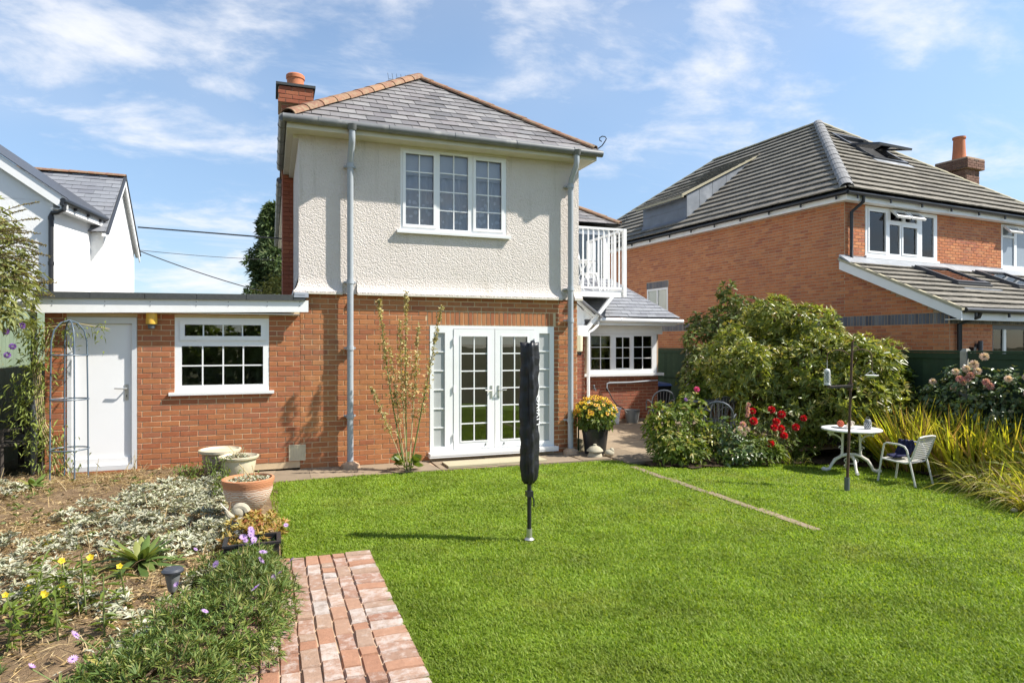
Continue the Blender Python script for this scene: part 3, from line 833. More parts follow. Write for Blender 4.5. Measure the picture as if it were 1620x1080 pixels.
# patio of stone slabs
patio = thing('patio', None, None, (2.4, 9.5, 0.0)); patio['kind'] = 'structure'
mb = MB(); mb.box(-0.72, 5.1, 9.2, 9.95, -0.05, -0.016); mb.box(5.1, 9.6, 8.9, 16, -0.05, -0.016)
mb.build('slab_bed', M['mortar_dull'], patio)
slabs = []
def slab(pts, z=0.0):
    c = (sum(p[0] for p in pts) / len(pts), sum(p[1] for p in pts) / len(pts))
    pts = [(c[0] + (p[0] - c[0]) * 0.992 + random.uniform(-.006, .006), c[1] + (p[1] - c[1]) * 0.992 + random.uniform(-.006, .006)) for p in pts]
    z += random.uniform(-0.004, 0.006)
    mb = MB(); mb.prism([(p[0], p[1], z - 0.045) for p in reversed(pts)], (0, 0, 0.045)); mb.build('slab', M['stone'], patio)
u = -0.74
while u < 5.0:
    wd = random.choice([0.55, 0.7, 0.85]); e = min(u + wd, 5.06)
    sk = random.uniform(-0.12, 0.12)
    slab([(u, 9.14 + random.uniform(0, .06)), (e, 9.13 + random.uniform(0, .06)), (e + (sk if e < 5 else 0), 9.935), (u, 9.935)]); u = e
y = 8.75
while y < 15.3:
    dp = random.choice([0.5, 0.62, 0.75]); x = 5.1 + random.uniform(0, 0.02)
    while x < 9.3:
        wd = random.choice([0.55, 0.7, 0.9])
        if not (y > 12.7 and x < 6.3) and not (y > 13.2 and x < 8.9) and not (y < 9.2 and x > 5.9): slab([(x, y), (x + wd, y), (x + wd, min(y + dp, 15.4)), (x, min(y + dp, 15.4))])
        x += wd
    y += dp
# concrete edging strip set flush in the lawn
mb = MB()
for k in range(4):
    y0 = 4.95 + k * 0.88; mb.hexa([(4.95, y0, -0.06), (5.05, y0, -0.06), (5.09, y0 + 0.86, -0.06), (4.97, y0 + 0.86, -0.06), (4.95, y0, -0.002), (5.05, y0, -0.002), (5.09, y0 + 0.86, -0.002), (4.97, y0 + 0.86, -0.002)])
e = mb.build('stone_edging', M['stone']); e['kind'] = 'structure'

# brick path: a border of bricks laid across, columns laid along
path = thing('brick_path', None, None, (0.3, 4, 0)); path['kind'] = 'structure'
mb = MB(); mb.box(-0.30, 0.815, 0.6, 5.80, -0.05, -0.002); mb.build('path_bed', M['mortar_dull'], path)
PVM = []
for k in range(5):
    for (a, b) in ((0.215, 0.1025),):
        r = random.Random(k + 40); m_ = MB(); x, y_ = a / 2, b / 2; c = 0.006
        j = lambda s=0.003: r.uniform(-s, s)
        top = [(-x + c + j(), -y_ + c + j(), 0.028 + j()), (0 + j(), -y_ + c + j(), 0.030 + j()), (x - c + j(), -y_ + c + j(), 0.028 + j()), (x - c + j(), y_ - c + j(), 0.028 + j()), (0 + j(), y_ - c + j(), 0.031 + j()), (-x + c + j(), y_ - c + j(), 0.028 + j())]
        bot = [(-x, -y_, 0.016), (0, -y_, 0.016), (x, -y_, 0.016), (x, y_, 0.016), (0, y_, 0.016), (-x, y_, 0.016)]
        low = [(p[0], p[1], -0.03) for p in bot]
        V = top + bot + low; F = [(0, 1, 4, 5), (1, 2, 3, 4)]
        for s0 in (0, 6):
            for i in range(6): F.append((s0 + i, s0 + 6 + i, s0 + 6 + (i + 1) % 6, s0 + (i + 1) % 6))
        me = bpy.data.meshes.new('paver'); me.from_pydata(V, [], [tuple(reversed(f)) if n > 1 else f for n, f in enumerate(F)]); me.materials.append(M['paver']); me.update(); PVM.append(me)
def paver(x, y, rot, sx=1.0):
    mw = Matrix.Translation((x, y, random.uniform(-0.007, 0.006) - 0.014)) @ Matrix.Rotation(rot + random.gauss(0, 0.014), 4, 'Z') @ Matrix.Rotation(random.gauss(0, 0.02), 4, 'X') @ Matrix.Rotation(random.gauss(0, 0.012), 4, 'Y') @ Matrix.Diagonal((sx, 1, 1, 1))
    inst('paver', random.choice(PVM), path, mw)
y = 5.76 - 0.052
while y > 2.6: paver(0.70, y, 0); y -= 0.1145
for c in range(7):
    x = 0.70 - 0.1075 - 0.0565 - c * 0.1095; y = 5.765 - random.choice([0, 0.05, 0.11])
    if y < 5.76: paver(x, (y + 5.765) / 2, R(90), (5.765 - y - 0.008) / 0.215)
    while y > 2.6:
        ln = 0.215 if random.random() < 0.7 else 0.105
        paver(x, y - ln / 2 - 0.004, R(90), ln / 0.215); y -= ln + 0.012

# ================================================================== windows and doors
def ring(mb, F, u0, u1, v0, v1, wd, d0, d1):
    mb.fbox(F, u0, u1, v0, v0 + wd, d0, d1); mb.fbox(F, u0, u1, v1 - wd, v1, d0, d1)
    mb.fbox(F, u0, u0 + wd, v0 + wd, v1 - wd, d0, d1); mb.fbox(F, u1 - wd, u1, v0 + wd, v1 - wd, d0, d1)
def pane_mesh(F, u0, u1, v0, v1, d, parent, mat, name='pane'):
    mb = MB(); mb.fbox(F, u0, u1, v0, v1, d - 0.006, d); return mb.build(name, mat, parent)
def bars(F, u0, u1, v0, v1, nx, ny, d, parent, mat, wd=0.018):
    for i in range(1, nx):
        x = u0 + (u1 - u0) * i / nx; mb = MB(); mb.fbox(F, x - wd / 2, x + wd / 2, v0, v1, d, d + 0.012); mb.build('glazing_bar', mat, parent)
    for j in range(1, ny):
        y = v0 + (v1 - v0) * j / ny; mb = MB(); mb.fbox(F, u0, u1, y - wd / 2, y + wd / 2, d + 0.001, d + 0.013); mb.build('glazing_bar', mat, parent)
def window(parent, F, rect, lights, mat, glass, d=0.0, thick=0.07, sash_w=0.045, name='window', sill=None, open_tops=()):
    """lights: (u0,u1,v0,v1,nx,ny,has_sash)"""
    u0, u1, v0, v1 = rect
    G = Frame(F.p(0, 0, d), F.ux, F.uz, F.n)
    wnd = backing(G, u0, u1, v0, v1, [l[:4] for l in lights], mat, parent, name, thick)
    for (a, b, c, e, nx, ny, sash) in lights:
        if sash:
            mb = MB(); ring(mb, G, a - 0.015, b + 0.015, c - 0.015, e + 0.015, sash_w, 0.002, 0.014); ring(mb, G, a + 0.001, b - 0.001, c + 0.001, e - 0.001, sash_w - 0.022, -0.03, 0.002)
            mb.build('sash', mat, wnd); q = sash_w - 0.02
        else: q = 0
        pane_mesh(G, a + q, b - q, c + q, e - q, -0.028, wnd, glass)
        if nx * ny > 1: bars(G, a + q, b - q, c + q, e - q, nx, ny, -0.026, wnd, mat)
    if sill:
        mb = MB(); e_, th, ov = sill
        mb.fbox(G, u0 - e_, u1 + e_, v0 - th, v0 - 0.001, -0.06, ov); mb.fbox(G, u0 - e_, u1 + e_, v0 - th - 0.012, v0 - th, ov - 0.02, ov - 0.001)
        mb.build('sill', mat, wnd)
    return wnd
def room(parent, x0, x1, y0, y1, z0, z1, mat, side='-y'):
    mb = MB()
    P = lambda x, y, z: (x, y, z)
    mb.face([P(x0, y1, z0), P(x1, y1, z0), P(x1, y1, z1), P(x0, y1, z1)])
    mb.face([P(x0, y0, z0), P(x0, y1, z0), P(x0, y1, z1), P(x0, y0, z1)])
    mb.face([P(x1, y0, z0), P(x1, y0, z1), P(x1, y1, z1), P(x1, y1, z0)])
    mb.face([P(x0, y0, z0), P(x1, y0, z0), P(x1, y1, z0), P(x0, y1, z0)])
    mb.face([P(x0, y0, z1), P(x0, y1, z1), P(x1, y1, z1), P(x1, y0, z1)])
    return mb.build('room_interior', mat, parent)
def lever(F, u, v, d, parent, mat, flip=1, plate_h=0.2):
    mb = MB(); mb.fbox(F, u - 0.016, u + 0.016, v - plate_h * 0.62, v + plate_h * 0.38, d, d + 0.009)
    mb.tube([F.p(u, v, d), F.p(u, v, d + 0.045), F.p(u - 0.02 * flip, v, d + 0.055), F.p(u - 0.12 * flip, v + 0.004, d + 0.055)], 0.009, 8)
    return mb.build('handle', mat, parent, smooth=True)

# ================================================================== the house
house = thing('house', 'two storey house with cream pebbledash upper floor over orange brick and a hipped slate roof', 'house', (2.6, 9.95, 0))
YF = 9.95; XL, XR = 0.396, 4.84
FF = Frame((XL, YF, 0), (1, 0, 0))
fu = lambda x: x - XL
door_hole = (fu(2.31), fu(4.41), 0.05, 2.10)
lower = backing(FF, 0, XR - XL, -0.1, 2.55, [door_hole], M['mortar'], house, 'lower_wall')
sold = (fu(2.27), fu(4.44), 2.10, 2.325)
rects = brick_rects(0, XR - XL, 0.0, 2.55, [door_hole, sold], ph=0.06)
x = sold[0] + 0.002
while x < sold[1] - 0.05: rects.append((x + 0.004, x + 0.068, 2.108, 2.318)); x += 0.0735
CH = Frame((0.19, 12.4, 0), (1, 0, 0))
breast = MB(); breast.box(0.19, 0.62, 12.406, 13.2, -0.1, 4.9); breast = breast.build('chimney_breast', M['chimney_brick'], house)
place_bricks([(FF, rects, M['brick'], lower)], 300)
place_bricks([(CH, brick_rects(0, 0.21, 2.3, 4.86, ph=0.0), M['chimney_brick'], breast)], 80)
# side and back walls of the wing and of the front block behind it
mb = MB(); mb.box(XL, XL + 0.2, 10.19, 15.4, -0.1, 4.84); mb.box(XR - 0.2, XR, 10.19, 15.4, -0.1, 4.84); mb.box(0.45, 8.45, 15.42, 15.6, -0.1, 4.84); mb.box(8.25, 8.45, 15.6, 21.8, -0.1, 4.84); mb.box(0.45, 0.65, 15.6, 21.8, -0.1, 4.84); mb.box(0.45, 8.45, 21.8, 22.0, -0.1, 4.84)
mb.build('side_wall', M['render_white'], house)
mb = MB(); mb.box(XL - 0.02, XL - 0.001, 9.97, 12.4, 2.56, 4.86)
mb.face([(XL - 0.09, 9.86, 2.575), (XL - 0.02, 9.93, 2.8), (XL - 0.02, 12.4, 2.8), (XL - 0.09, 12.4, 2.575)]); mb.face([(XL - 0.09, 9.86, 2.55), (XL - 0.09, 9.86, 2.575), (XL - 0.09, 12.4, 2.575), (XL - 0.09, 12.4, 2.55)]); mb.face([(XL - 0.09, 9.86, 2.55), (XL - 0.09, 12.4, 2.55), (XL, 12.4, 2.55), (XL, 9.86, 2.55)])
mb.build('pebbledash_return', M['pebble'], house)
# pebbledash
win = (fu(1.85), fu(3.565), 3.545, 4.80)
PB = Frame((XL, YF - 0.022, 0), (1, 0, 0))
upper = backing(PB, -0.021, XR - XL + 0.02, 2.8, 4.86, [win], M['pebble'], house, 'pebbledash_wall', 0.12)
mb = MB()
prof_f = [(0.0, 2.8), (0.004, 2.745), (0.012, 2.69), (0.028, 2.64), (0.055, 2.595), (0.075, 2.575), (0.075, 2.55), (-0.12, 2.55)]
prof_s = [(0.0, 2.8), (0.0, 2.745), (0.0, 2.69), (0.0, 2.64), (0.0, 2.595), (0.0, 2.575), (0.0, 2.55), (-0.12, 2.55)]
def flare(u0, u1, pr, cap0=True, cap1=True, mit0=0.0):
    for i in range(len(pr) - 1):
        (d0, z0), (d1, z1) = pr[i], pr[i + 1]
        mb.face([PB.p(u0 - mit0 * max(0, d1), z1, d1), PB.p(u1, z1, d1), PB.p(u1, z0, d0), PB.p(u0 - mit0 * max(0, d0), z0, d0)])
    for uu, fl, c in ((u0, 1, cap0), (u1, 0, cap1)):
        if c:
            pts = [PB.p(uu, z, d) for d, z in pr] + [PB.p(uu, 2.8, -0.12)]
            mb.face(pts if not fl else list(reversed(pts)))
flare(-0.021, fu(0.985), prof_f, False, True, 1.0); flare(fu(0.985), fu(1.20), prof_s, False, False); flare(fu(1.20), fu(4.53), prof_f); flare(fu(4.53), fu(4.755), prof_s, False, False); flare(fu(4.755), XR - XL + 0.06, prof_f, True, True)
mb.build('pebbledash_bell', M['pebble'], upper)
mb = MB()
for a, b in ((-0.09, fu(0.985)), (fu(1.20), fu(4.53)), (fu(4.755), XR - XL + 0.06)): mb.fbox(PB, a, b, 2.534, 2.549, 0.0, 0.078)
mb.build('drip_mould', M['cream'], house)
# upper window, three lights
L1, L2, L3 = (fu(1.90), fu(2.395), 3.615, 4.755), (fu(2.465), fu(2.925), 3.60, 4.765), (fu(3.02), fu(3.51), 3.615, 4.755)
uw = window(house, PB, win, [(*L1, 2, 4, True), (*L2, 2, 4, False), (*L3, 2, 4, True)], M['upvc'], M['sky_glass'], d=-0.005, sill=(0.06, 0.035, 0.07))
mb = MB(); mb.fbox(PB, win[0], win[1], 4.802, 4.86, -0.06, 0.012); mb.build('window_head', M['cream'], uw)
room(house, 0.62, 4.62, 10.19, 12.6, 2.7, 4.83, M['room'])
mb = MB(); mb.box(1.87, 3.55, 10.03, 10.036, 4.42, 4.79); mb.build('blind', M['blind'], house)
def curtain(x0, x1, y, z0, z1, mat, parent, amp=0.025, waves=22, name='curtain'):
    mb = MB(); n = waves * 6; pr = []
    for i in range(n + 1):
        x = x0 + (x1 - x0) * i / n; pr.append((x, y + amp * math.sin(2 * math.pi * waves * i / n + 0.7 * math.sin(i * 0.31))))
    for i in range(n): mb.face([(pr[i][0], pr[i][1], z0), (pr[i + 1][0], pr[i + 1][1], z0), (pr[i + 1][0], pr[i + 1][1], z1), (pr[i][0], pr[i][1], z1)])
    return mb.build(name, mat, parent, smooth=True)
curtain(1.87, 3.55, 10.075, 3.56, 4.46, M['lace'], house, 0.022, 12, 'net_curtain')
# french doors with side lights
fd = MB(); FD = Frame((0, YF - 0.012, 0), (1, 0, 0))
jamb = backing(FD, 2.312, 4.408, 0.13, 2.098, [(2.37, 2.55, 0.21, 1.985), (2.685, 4.055, 0.15, 2.05), (4.145, 4.335, 0.21, 1.985)], M['upvc'], house, 'french_window', 0.07)
mb = MB(); mb.fbox(FD, 2.28, 4.44, 0.055, 0.129, -0.07, 0.12); mb.fbox(FD, 2.29, 4.43, 0.085, 0.129, 0.12, 0.126); mb.build('sill', M['upvc'], jamb)
for a, b in ((2.37, 2.55), (4.145, 4.335)):
    pane_mesh(FD, a, b, 0.21, 1.985, -0.028, jamb, M['side_frost'], 'side_light'); bars(FD, a, b, 0.21, 1.985, 1, 6, -0.026, jamb, M['upvc'])
for k, (a, b) in enumerate(((2.69, 3.365), (3.375, 4.05))):
    ga, gb = a + 0.115, b - 0.115
    dr = backing(Frame((0, YF - 0.02, 0), (1, 0, 0)), a, b, 0.155, 2.045, [(ga, gb, 0.275, 1.935)], M['upvc'], house, 'door', 0.06)
    DF = Frame((0, YF - 0.02, 0), (1, 0, 0))
    mb = MB(); ring(mb, DF, ga - 0.012, gb + 0.012, 0.263, 1.947, 0.018, 0.001, 0.008); mb.build('glazing_bead', M['upvc'], dr)
    pane_mesh(DF, ga, gb, 0.275, 1.935, -0.024, dr, M['glass']); bars(DF, ga, gb, 0.275, 1.935, 2, 6, -0.022, dr, M['upvc'])
    lever(DF, b - 0.055 if k == 0 else a + 0.055, 1.07, 0.0, dr, M['steel'], 1 if k == 0 else -1)
    mb = MB(); mb.fbox(DF, b - 0.16 if k == 0 else a + 0.14, b - 0.14 if k == 0 else a + 0.16, 0.195, 0.23, 0.0, 0.012); mb.build('drain_cap', M['bucket'], dr)
    for z in (0.35, 1.1, 1.85):
        mb = MB(); xx = a - 0.004 if k == 0 else b + 0.004; mb.tube([DF.p(xx, z - 0.05, 0.008), DF.p(xx, z + 0.05, 0.008)], 0.012, 8); mb.build('hinge', M['upvc'], dr, smooth=True)
mb = MB(); mb.fbox(FD, 2.36, 2.56, 0.14, 2.09, -0.05, -0.044); mb.fbox(FD, 4.135, 4.345, 0.14, 2.09, -0.05, -0.044); mb.fbox(FD, 2.72, 4.0, 1.80, 2.04, -0.10, -0.09); mb.build('roller_blind', M['blind'], house)
room(house, 0.62, 4.62, 10.19, 13.6, 0.06, 2.45, M['room'])
# eaves, fascia and soffit
mb = MB(); mb.box(0.205, 5.05, 9.645, 9.67, 4.835, 4.985); mb.box(5.025, 5.05, 9.67, 15.0, 4.835, 4.985); mb.box(0.205, 0.23, 9.67, 12.36, 4.835, 4.985); mb.box(0.205, 0.23, 13.25, 21.9, 4.835, 4.985)
mb.build('fascia', M['cream'], house)
mb = MB(); mb.box(0.23, 5.025, 9.67, 9.928, 4.84, 4.855); mb.box(0.23, XL - 0.02, 9.928, 12.36, 4.84, 4.855); mb.box(0.23, 0.45, 13.25, 21.9, 4.84, 4.855); mb.box(XR + 0.001, 5.025, 9.928, 15.0, 4.84, 4.855); mb.box(0.30, XL - 0.021, 9.95, 12.36, 4.79, 4.839)
mb.build('soffit', M['cream'], house)
def gutter_run(p, q, mat, parent, r=0.056, joint=0.95, name='gutter', n=12):
    p, q = Vector(p), Vector(q); mb = MB(); mb.tube([p, q], r, n); g = mb.build(name, mat, parent, smooth=True)
    d = (q - p); L = d.length; d.normalize(); k = max(1, int(L / joint))
    for i in range(1, k + 1):
        c = p + d * (L * (i - 0.5) / k); mb = MB(); mb.tube([c - d * 0.022, c + d * 0.022], r + 0.007, n); mb.build('gutter_bracket', mat, g, smooth=True)
    return g
gutter_run((0.15, 9.585, 4.955), (5.12, 9.585, 4.935), M['gutter'], house)
gutter_run((0.15, 9.6, 4.955), (0.15, 12.33, 4.94), M['gutter'], house, joint=0.6)
gutter_run((0.15, 13.25, 4.94), (0.15, 21.8, 4.92), M['gutter'], house, joint=0.8)
def downpipe(x, parent, ztop=4.93, zbot=0.0):
    mb = MB(); mb.tube([(x, 9.585, ztop), (x, 9.585, ztop - 0.16), (x, 9.60, ztop - 0.22), (x, 9.79, ztop - 0.42), (x, 9.815, ztop - 0.50), (x, 9.815, zbot)], 0.046, 12)
    p = mb.build('downpipe', M['pipe'], parent, smooth=True)
    for z in (4.42, 2.72, 1.75 if x < 2 else 0.55, 0.75 if x < 2 else 2.2):
        mb = MB(); mb.tube([(x, 9.815, z - 0.03), (x, 9.815, z + 0.03)], 0.056, 12); mb.box(x - 0.085, x + 0.085, 9.86, 9.93, z - 0.012, z + 0.012); mb.build('pipe_collar', M['pipe'], p, smooth=True)
    mb = MB(); mb.tube([(x, 9.585, 4.87), (x, 9.585, 4.90), (x, 9.585, 4.95)], [0.058, 0.07, 0.085], 12); mb.build('gutter_outlet', M['gutter'], p, smooth=True)
    mb = MB(); mb.lathe([(0.14, -0.02), (0.13, 0.05), (0.06, 0.09)], (x, 9.8, 0), 10); mb.build('mortar_collar', M['mortar_dull'], p)
downpipe(1.09, house); downpipe(4.655, house)
# roof
roof = MB()
roof.face([(0.15, 9.6, 4.975), (5.09, 9.6, 4.975), (2.60, 12.2, 6.815)])
roof.face([(0.15, 9.6, 4.975), (2.60, 12.2, 6.815), (2.60, 18.0, 6.815), (0.15, 18.0, 4.975)])
roof.face([(5.09, 9.6, 4.975), (5.09, 18.0, 4.975), (2.60, 18.0, 6.815), (2.60, 12.2, 6.815)])
mz = 4.95; rz = mz + 3.4 * 0.62
roof.face([(0.15, 15.2, mz), (8.73, 15.2, mz), (5.33, 18.6, rz), (3.55, 18.6, rz)]); roof.face([(8.73, 15.2, mz), (8.73, 22, mz), (5.33, 18.6, rz)]); roof.face([(0.15, 15.2, mz), (3.55, 18.6, rz), (0.15, 22, mz)]); roof.face([(0.15, 22, mz), (3.55, 18.6, rz), (5.33, 18.6, rz), (8.73, 22, mz)])
roof.face([(0.15, 9.6, 4.97), (0.15, 18, 4.97), (5.09, 18, 4.97), (5.09, 9.6, 4.97)])
roof = roof.build('roof', M['felt'], house)
sl_ = math.hypot(2.6, 1.84)
RF = Frame((0.15, 9.6, 4.98), (1, 0, 0), (0, 2.6, 1.84))
jobs = tile_jobs(RF, [(0, -0.05), (4.94, -0.05), (4.94, 0), (2.45, sl_), (0, 0)], 0.232, 0.262, 0.007, 0.014, M['slate'], roof, 0.007, 'slate')
s2 = math.hypot(1, 0.62)
RM = Frame((5.2, 15.2, mz + 0.01), (1, 0, 0), (0, 1 / s2, 0.62 / s2))
jobs += tile_jobs(RM, [(0, 0), (3.53, 0), (3.53 - 3.4, 3.4 * s2), (0, 3.4 * s2)], 0.24, 0.28, 0.007, 0.014, M['slate'], roof, 0.007, 'slate')
place_tiles(jobs, 300, 'slate_field')
def hip_mesh(L, r0, r1, n=8, th=0.014, flat=0.75):
    V, Fc = [], []
    for x, r in ((0, r0), (L, r1)):
        for rr in (r, r - th):
            for i in range(n + 1):
                a = math.pi * i / n; V.append((x, rr * math.cos(a), rr * math.sin(a) * flat))
    k = n + 1
    for i in range(n):
        Fc += [(i, i + 1, 2 * k + i + 1, 2 * k + i), (k + i + 1, k + i, 3 * k + i, 3 * k + i + 1), (i + 1, i, k + i, k + i + 1), (2 * k + i, 2 * k + i + 1, 3 * k + i + 1, 3 * k + i)]
    Fc += [(0, 2 * k, 3 * k, k), (n, k + n, 3 * k + n, 2 * k + n)]
    me = bpy.data.meshes.new('hip_tile'); me.from_pydata(V, [], [tuple(reversed(f)) for f in Fc]); me.update()
    return me
def hip_run(A, B, mat, parent, L=0.42, r=0.13, name='ridge_tile', lift=0.02):
    A, B = Vector(A), Vector(B); d = (B - A); tot = d.length; d.normalize(); k = max(1, round(tot / (L - 0.03)))
    step = tot / k; me = hip_mesh(step + 0.035, r * 1.05, r * 0.94); me.materials.append(mat)
    y = Vector((0, 0, 1)).cross(d).normalized(); z = d.cross(y)
    for i in range(k):
        m = Matrix.Identity(4)
        for q in range(3): m[q][0] = d[q]; m[q][1] = y[q]; m[q][2] = z[q]
        m.translation = A + d * step * i + z * (lift - 0.035 + random.uniform(0, 0.008))
        inst(name, me, parent, m @ Matrix.Rotation(random.gauss(0, 0.02), 4, 'X'))
hip_run((0.22, 9.66, 5.02), (2.60, 12.2, 6.84), M['hip_tile'], roof, 0.40, 0.125); hip_run((5.03, 9.66, 5.02), (2.60, 12.2, 6.84), M['hip_tile'], roof, 0.40, 0.10)
hip_run((2.60, 12.25, 6.85), (2.60, 17.8, 6.85), M['hip_tile'], roof, 0.45, 0.13)
hip_run((8.68, 15.25, mz + 0.03), (5.33, 18.6, rz + 0.03), M['hip_tile'], roof, 0.45, 0.13)
for (x, y, z) in ((5.06, 9.62, 5.03), (8.72, 15.2, 5.0)):
    mb = MB(); mb.tube([(x, y, z), (x + 0.05, y - 0.05, z + 0.04), (x + 0.09, y - 0.08, z + 0.11)] + [(x + 0.06 + 0.05 * math.cos(a), y - 0.06 - 0.03 * math.cos(a), z + 0.15 + 0.045 * math.sin(a)) for a in (0, 0.9, 1.8, 2.7, 3.6, 4.4)], 0.009, 6); mb.build('hip_iron', M['dark_metal'], roof, smooth=True)
# chimney
ch = MB(); ch.box(0.17, 0.66, 12.406, 13.0, 4.9, 6.12); ch = ch.build('chimney', M['mortar_dull'], house)
CF = Frame((0.17, 12.40, 0), (1, 0, 0))
place_bricks([(CF, brick_rects(0, 0.49, 4.9, 6.10), M['chimney_brick'], ch)], 80)
CF2 = Frame((0.115, 12.345, 0), (1, 0, 0))
mb = MB(); mb.box(0.121, 0.713, 12.351, 13.05, 6.12, 6.40); mb.build('chimney_head', M['mortar_dull'], ch)
place_bricks([(CF2, brick_rects(0, 0.604, 6.12, 6.42, ph=0.1), M['chimney_brick'], ch)], 40)
mb = MB(); mb.box(0.08, 0.755, 12.31, 13.1, 6.425, 6.47); mb.build('chimney_cap', M['felt'], ch)
mb = MB(); mb.lathe([(0.15, 6.46), (0.148, 6.62), (0.15, 6.66), (0.165, 6.67), (0.165, 6.73), (0.145, 6.75), (0.12, 6.74), (0.12, 6.6)], (0.42, 12.65, 0), 20); mb.build('chimney_pot', M['pot_clay'], ch, smooth=True)
mb = MB(); mb.lathe([(0.2, 6.46), (0.19, 6.5), (0.14, 6.54)], (0.42, 12.65, 0), 14); mb.build('flaunching', M['verge'], ch)
mb = MB()
mb.tube([(2.62, 14.0, 6.8), (2.62, 14.0, 7.52)], 0.009, 6); mb.tube([(2.38, 14.15, 7.53), (2.8, 13.9, 7.44)], 0.006, 6)
for k in range(6):
    t = k / 5; c = Vector((2.38, 14.15, 7.53)).lerp(Vector((2.8, 13.9, 7.44)), t); mb.tube([c - Vector((0.04, 0.12, -0.08)), c + Vector((0.04, 0.12, -0.08))], 0.004, 5)
mb.build('tv_aerial', M['charcoal'], roof)
mb = MB(); V0 = (fu(0.24), fu(0.47), 0.125, 0.355); mb.fbox(FF, *V0, -0.01, 0.012); ring(mb, FF, *V0, 0.014, 0.012, 0.02)
for k in range(9): x = V0[0] + 0.022 + k * 0.0225; mb.fbox(FF, x, x + 0.009, V0[2] + 0.016, V0[3] - 0.016, 0.012, 0.018)
mb.build('air_vent', M['clay_pot'], house)

# ================================================================== the garage
garage = thing('garage', 'flat roofed orange brick garage with a white side door and one window', 'garage', (-1.2, 9.95, 0.12))
GX0 = -2.73; GF = Frame((0, YF, 0), (1, 0, 0))
gd = (-2.485, -1.685, 0.13, 2.165); gw = (-1.232, -0.03, 1.15, 2.17)
gwall = backing(GF, GX0, XL - 0.003, 0.02, 2.30, [gd, gw], M['mortar'], garage, 'front_wall', 0.11)
place_bricks([(GF, brick_rects(GX0, XL - 0.003, 0.11, 2.24, [gd, gw], course=0.0725, L=0.217, ph=0.03), M['garage_brick'], gwall)], 300)
mb = MB(); mb.box(GX0, GX0 + 0.11, 10.065, 16.0, 0.0, 2.30); mb.box(GX0 + 0.11, XL - 0.003, 15.89, 16.0, 0.0, 2.30); mb.build('side_wall', M['garage_brick'], garage)
mb = MB(); mb.hexa([(-2.78, 9.76, 2.20), (0.50, 9.76, 2.265), (0.50, 9.785, 2.265), (-2.78, 9.785, 2.20), (-2.78, 9.76, 2.39), (0.50, 9.76, 2.43), (0.50, 9.785, 2.43), (-2.78, 9.785, 2.39)])
fas = mb.build('fascia', M['white'], garage)
mb = MB()
for x in (-2.6, -2.02, -1.5, -0.95, -0.55, -0.05, 0.38):
    for dz in (0.05, 0.1):
        c = Vector((x, 9.758, 2.245 + (x + 2.78) * 0.018 + dz)); mb.tube([c, c + Vector((0, -0.004, 0))], 0.006, 6)
mb.build('nail', M['charcoal'], fas)
mb = MB(); mb.hexa([(-2.80, 9.74, 2.392), (0.46, 9.74, 2.432), (0.46, 16.1, 2.45), (-2.80, 16.1, 2.40), (-2.80, 9.74, 2.455), (0.46, 9.74, 2.492), (0.46, 16.1, 2.52), (-2.80, 16.1, 2.48)]); rf = mb.build('flat_roof', M['felt'], garage)
x = -2.80
while x < 0.4:
    e = min(x + 0.62, 0.46); mb = MB(); z = lambda q: 2.455 + (q + 2.8) * 0.0115
    mb.hexa([(x + .004, 9.728, z(x) - 0.07), (e - .004, 9.728, z(e) - 0.07), (e - .004, 9.80, z(e) - 0.06), (x + .004, 9.80, z(x) - 0.06), (x + .004, 9.728, z(x) + 0.008 + random.uniform(0, .006)), (e - .004, 9.728, z(e) + 0.008 + random.uniform(0, .006)), (e - .004, 9.86, z(e) + 0.022), (x + .004, 9.86, z(x) + 0.022)]); mb.build('felt_strip', M['felt'], rf); x = e
mb = MB(); mb.hexa([(0.30, 9.72, 2.47), (0.50, 9.72, 2.47), (0.50, 9.92, 2.50), (0.30, 9.92, 2.50), (0.32, 9.74, 2.54), (0.50, 9.74, 2.53), (0.50, 9.92, 2.56), (0.32, 9.92, 2.56)]); mb.build('flashing', M['lead'], rf)
mb = MB(); mb.box(-2.79, -2.775, 9.80, 16, 2.22, 2.40); mb.box(-2.77, 0.38, 9.79, 9.94, 2.225, 2.235); mb.build('soffit', M['white'], garage)
dframe = backing(Frame((0, YF - 0.012, 0), (1, 0, 0)), gd[0] + 0.003, gd[1] - 0.003, 0.14, 2.162, [(-2.43, -1.745, 0.205, 2.08)], M['grey_frame'], garage, 'door_frame', 0.09)
mb = MB(); mb.fbox(GF, -2.427, -1.748, 0.21, 2.077, -0.075, -0.035); gdoor = mb.build('door', M['door_white'], garage)
mb = MB(); mb.fbox(GF, -2.42, -1.755, 0.205, 0.30, -0.034, -0.012); mb.build('weather_board', M['door_white'], gdoor)
mb = MB(); mb.fbox(GF, -1.835, -1.79, 1.06, 1.27, -0.034, -0.026); mb.tube([GF.p(-1.81, 1.215, -0.03), GF.p(-1.81, 1.215, 0.025), GF.p(-1.83, 1.215, 0.03), GF.p(-1.945, 1.222, 0.03)], 0.010, 8); mb.build('handle', M['steel'], gdoor, smooth=True)
mb = MB(); mb.fbox(GF, -1.818, -1.808, 1.10, 1.13, -0.026, -0.024); mb.build('keyhole', M['black_plastic'], gdoor)
mb = MB(); mb.fbox(GF, -2.50, -1.67, 0.10, 0.135, -0.05, 0.02); mb.build('brick_step', M['garage_brick'], garage)
gwn = window(garage, GF, gw, [(-1.15, -0.107, 1.24, 1.778, 4, 2, False), (-1.13, -0.13, 1.885, 2.085, 4, 1, False)], M['upvc'], M['glass'], d=0.0, sill=(0.07, 0.03, 0.06))
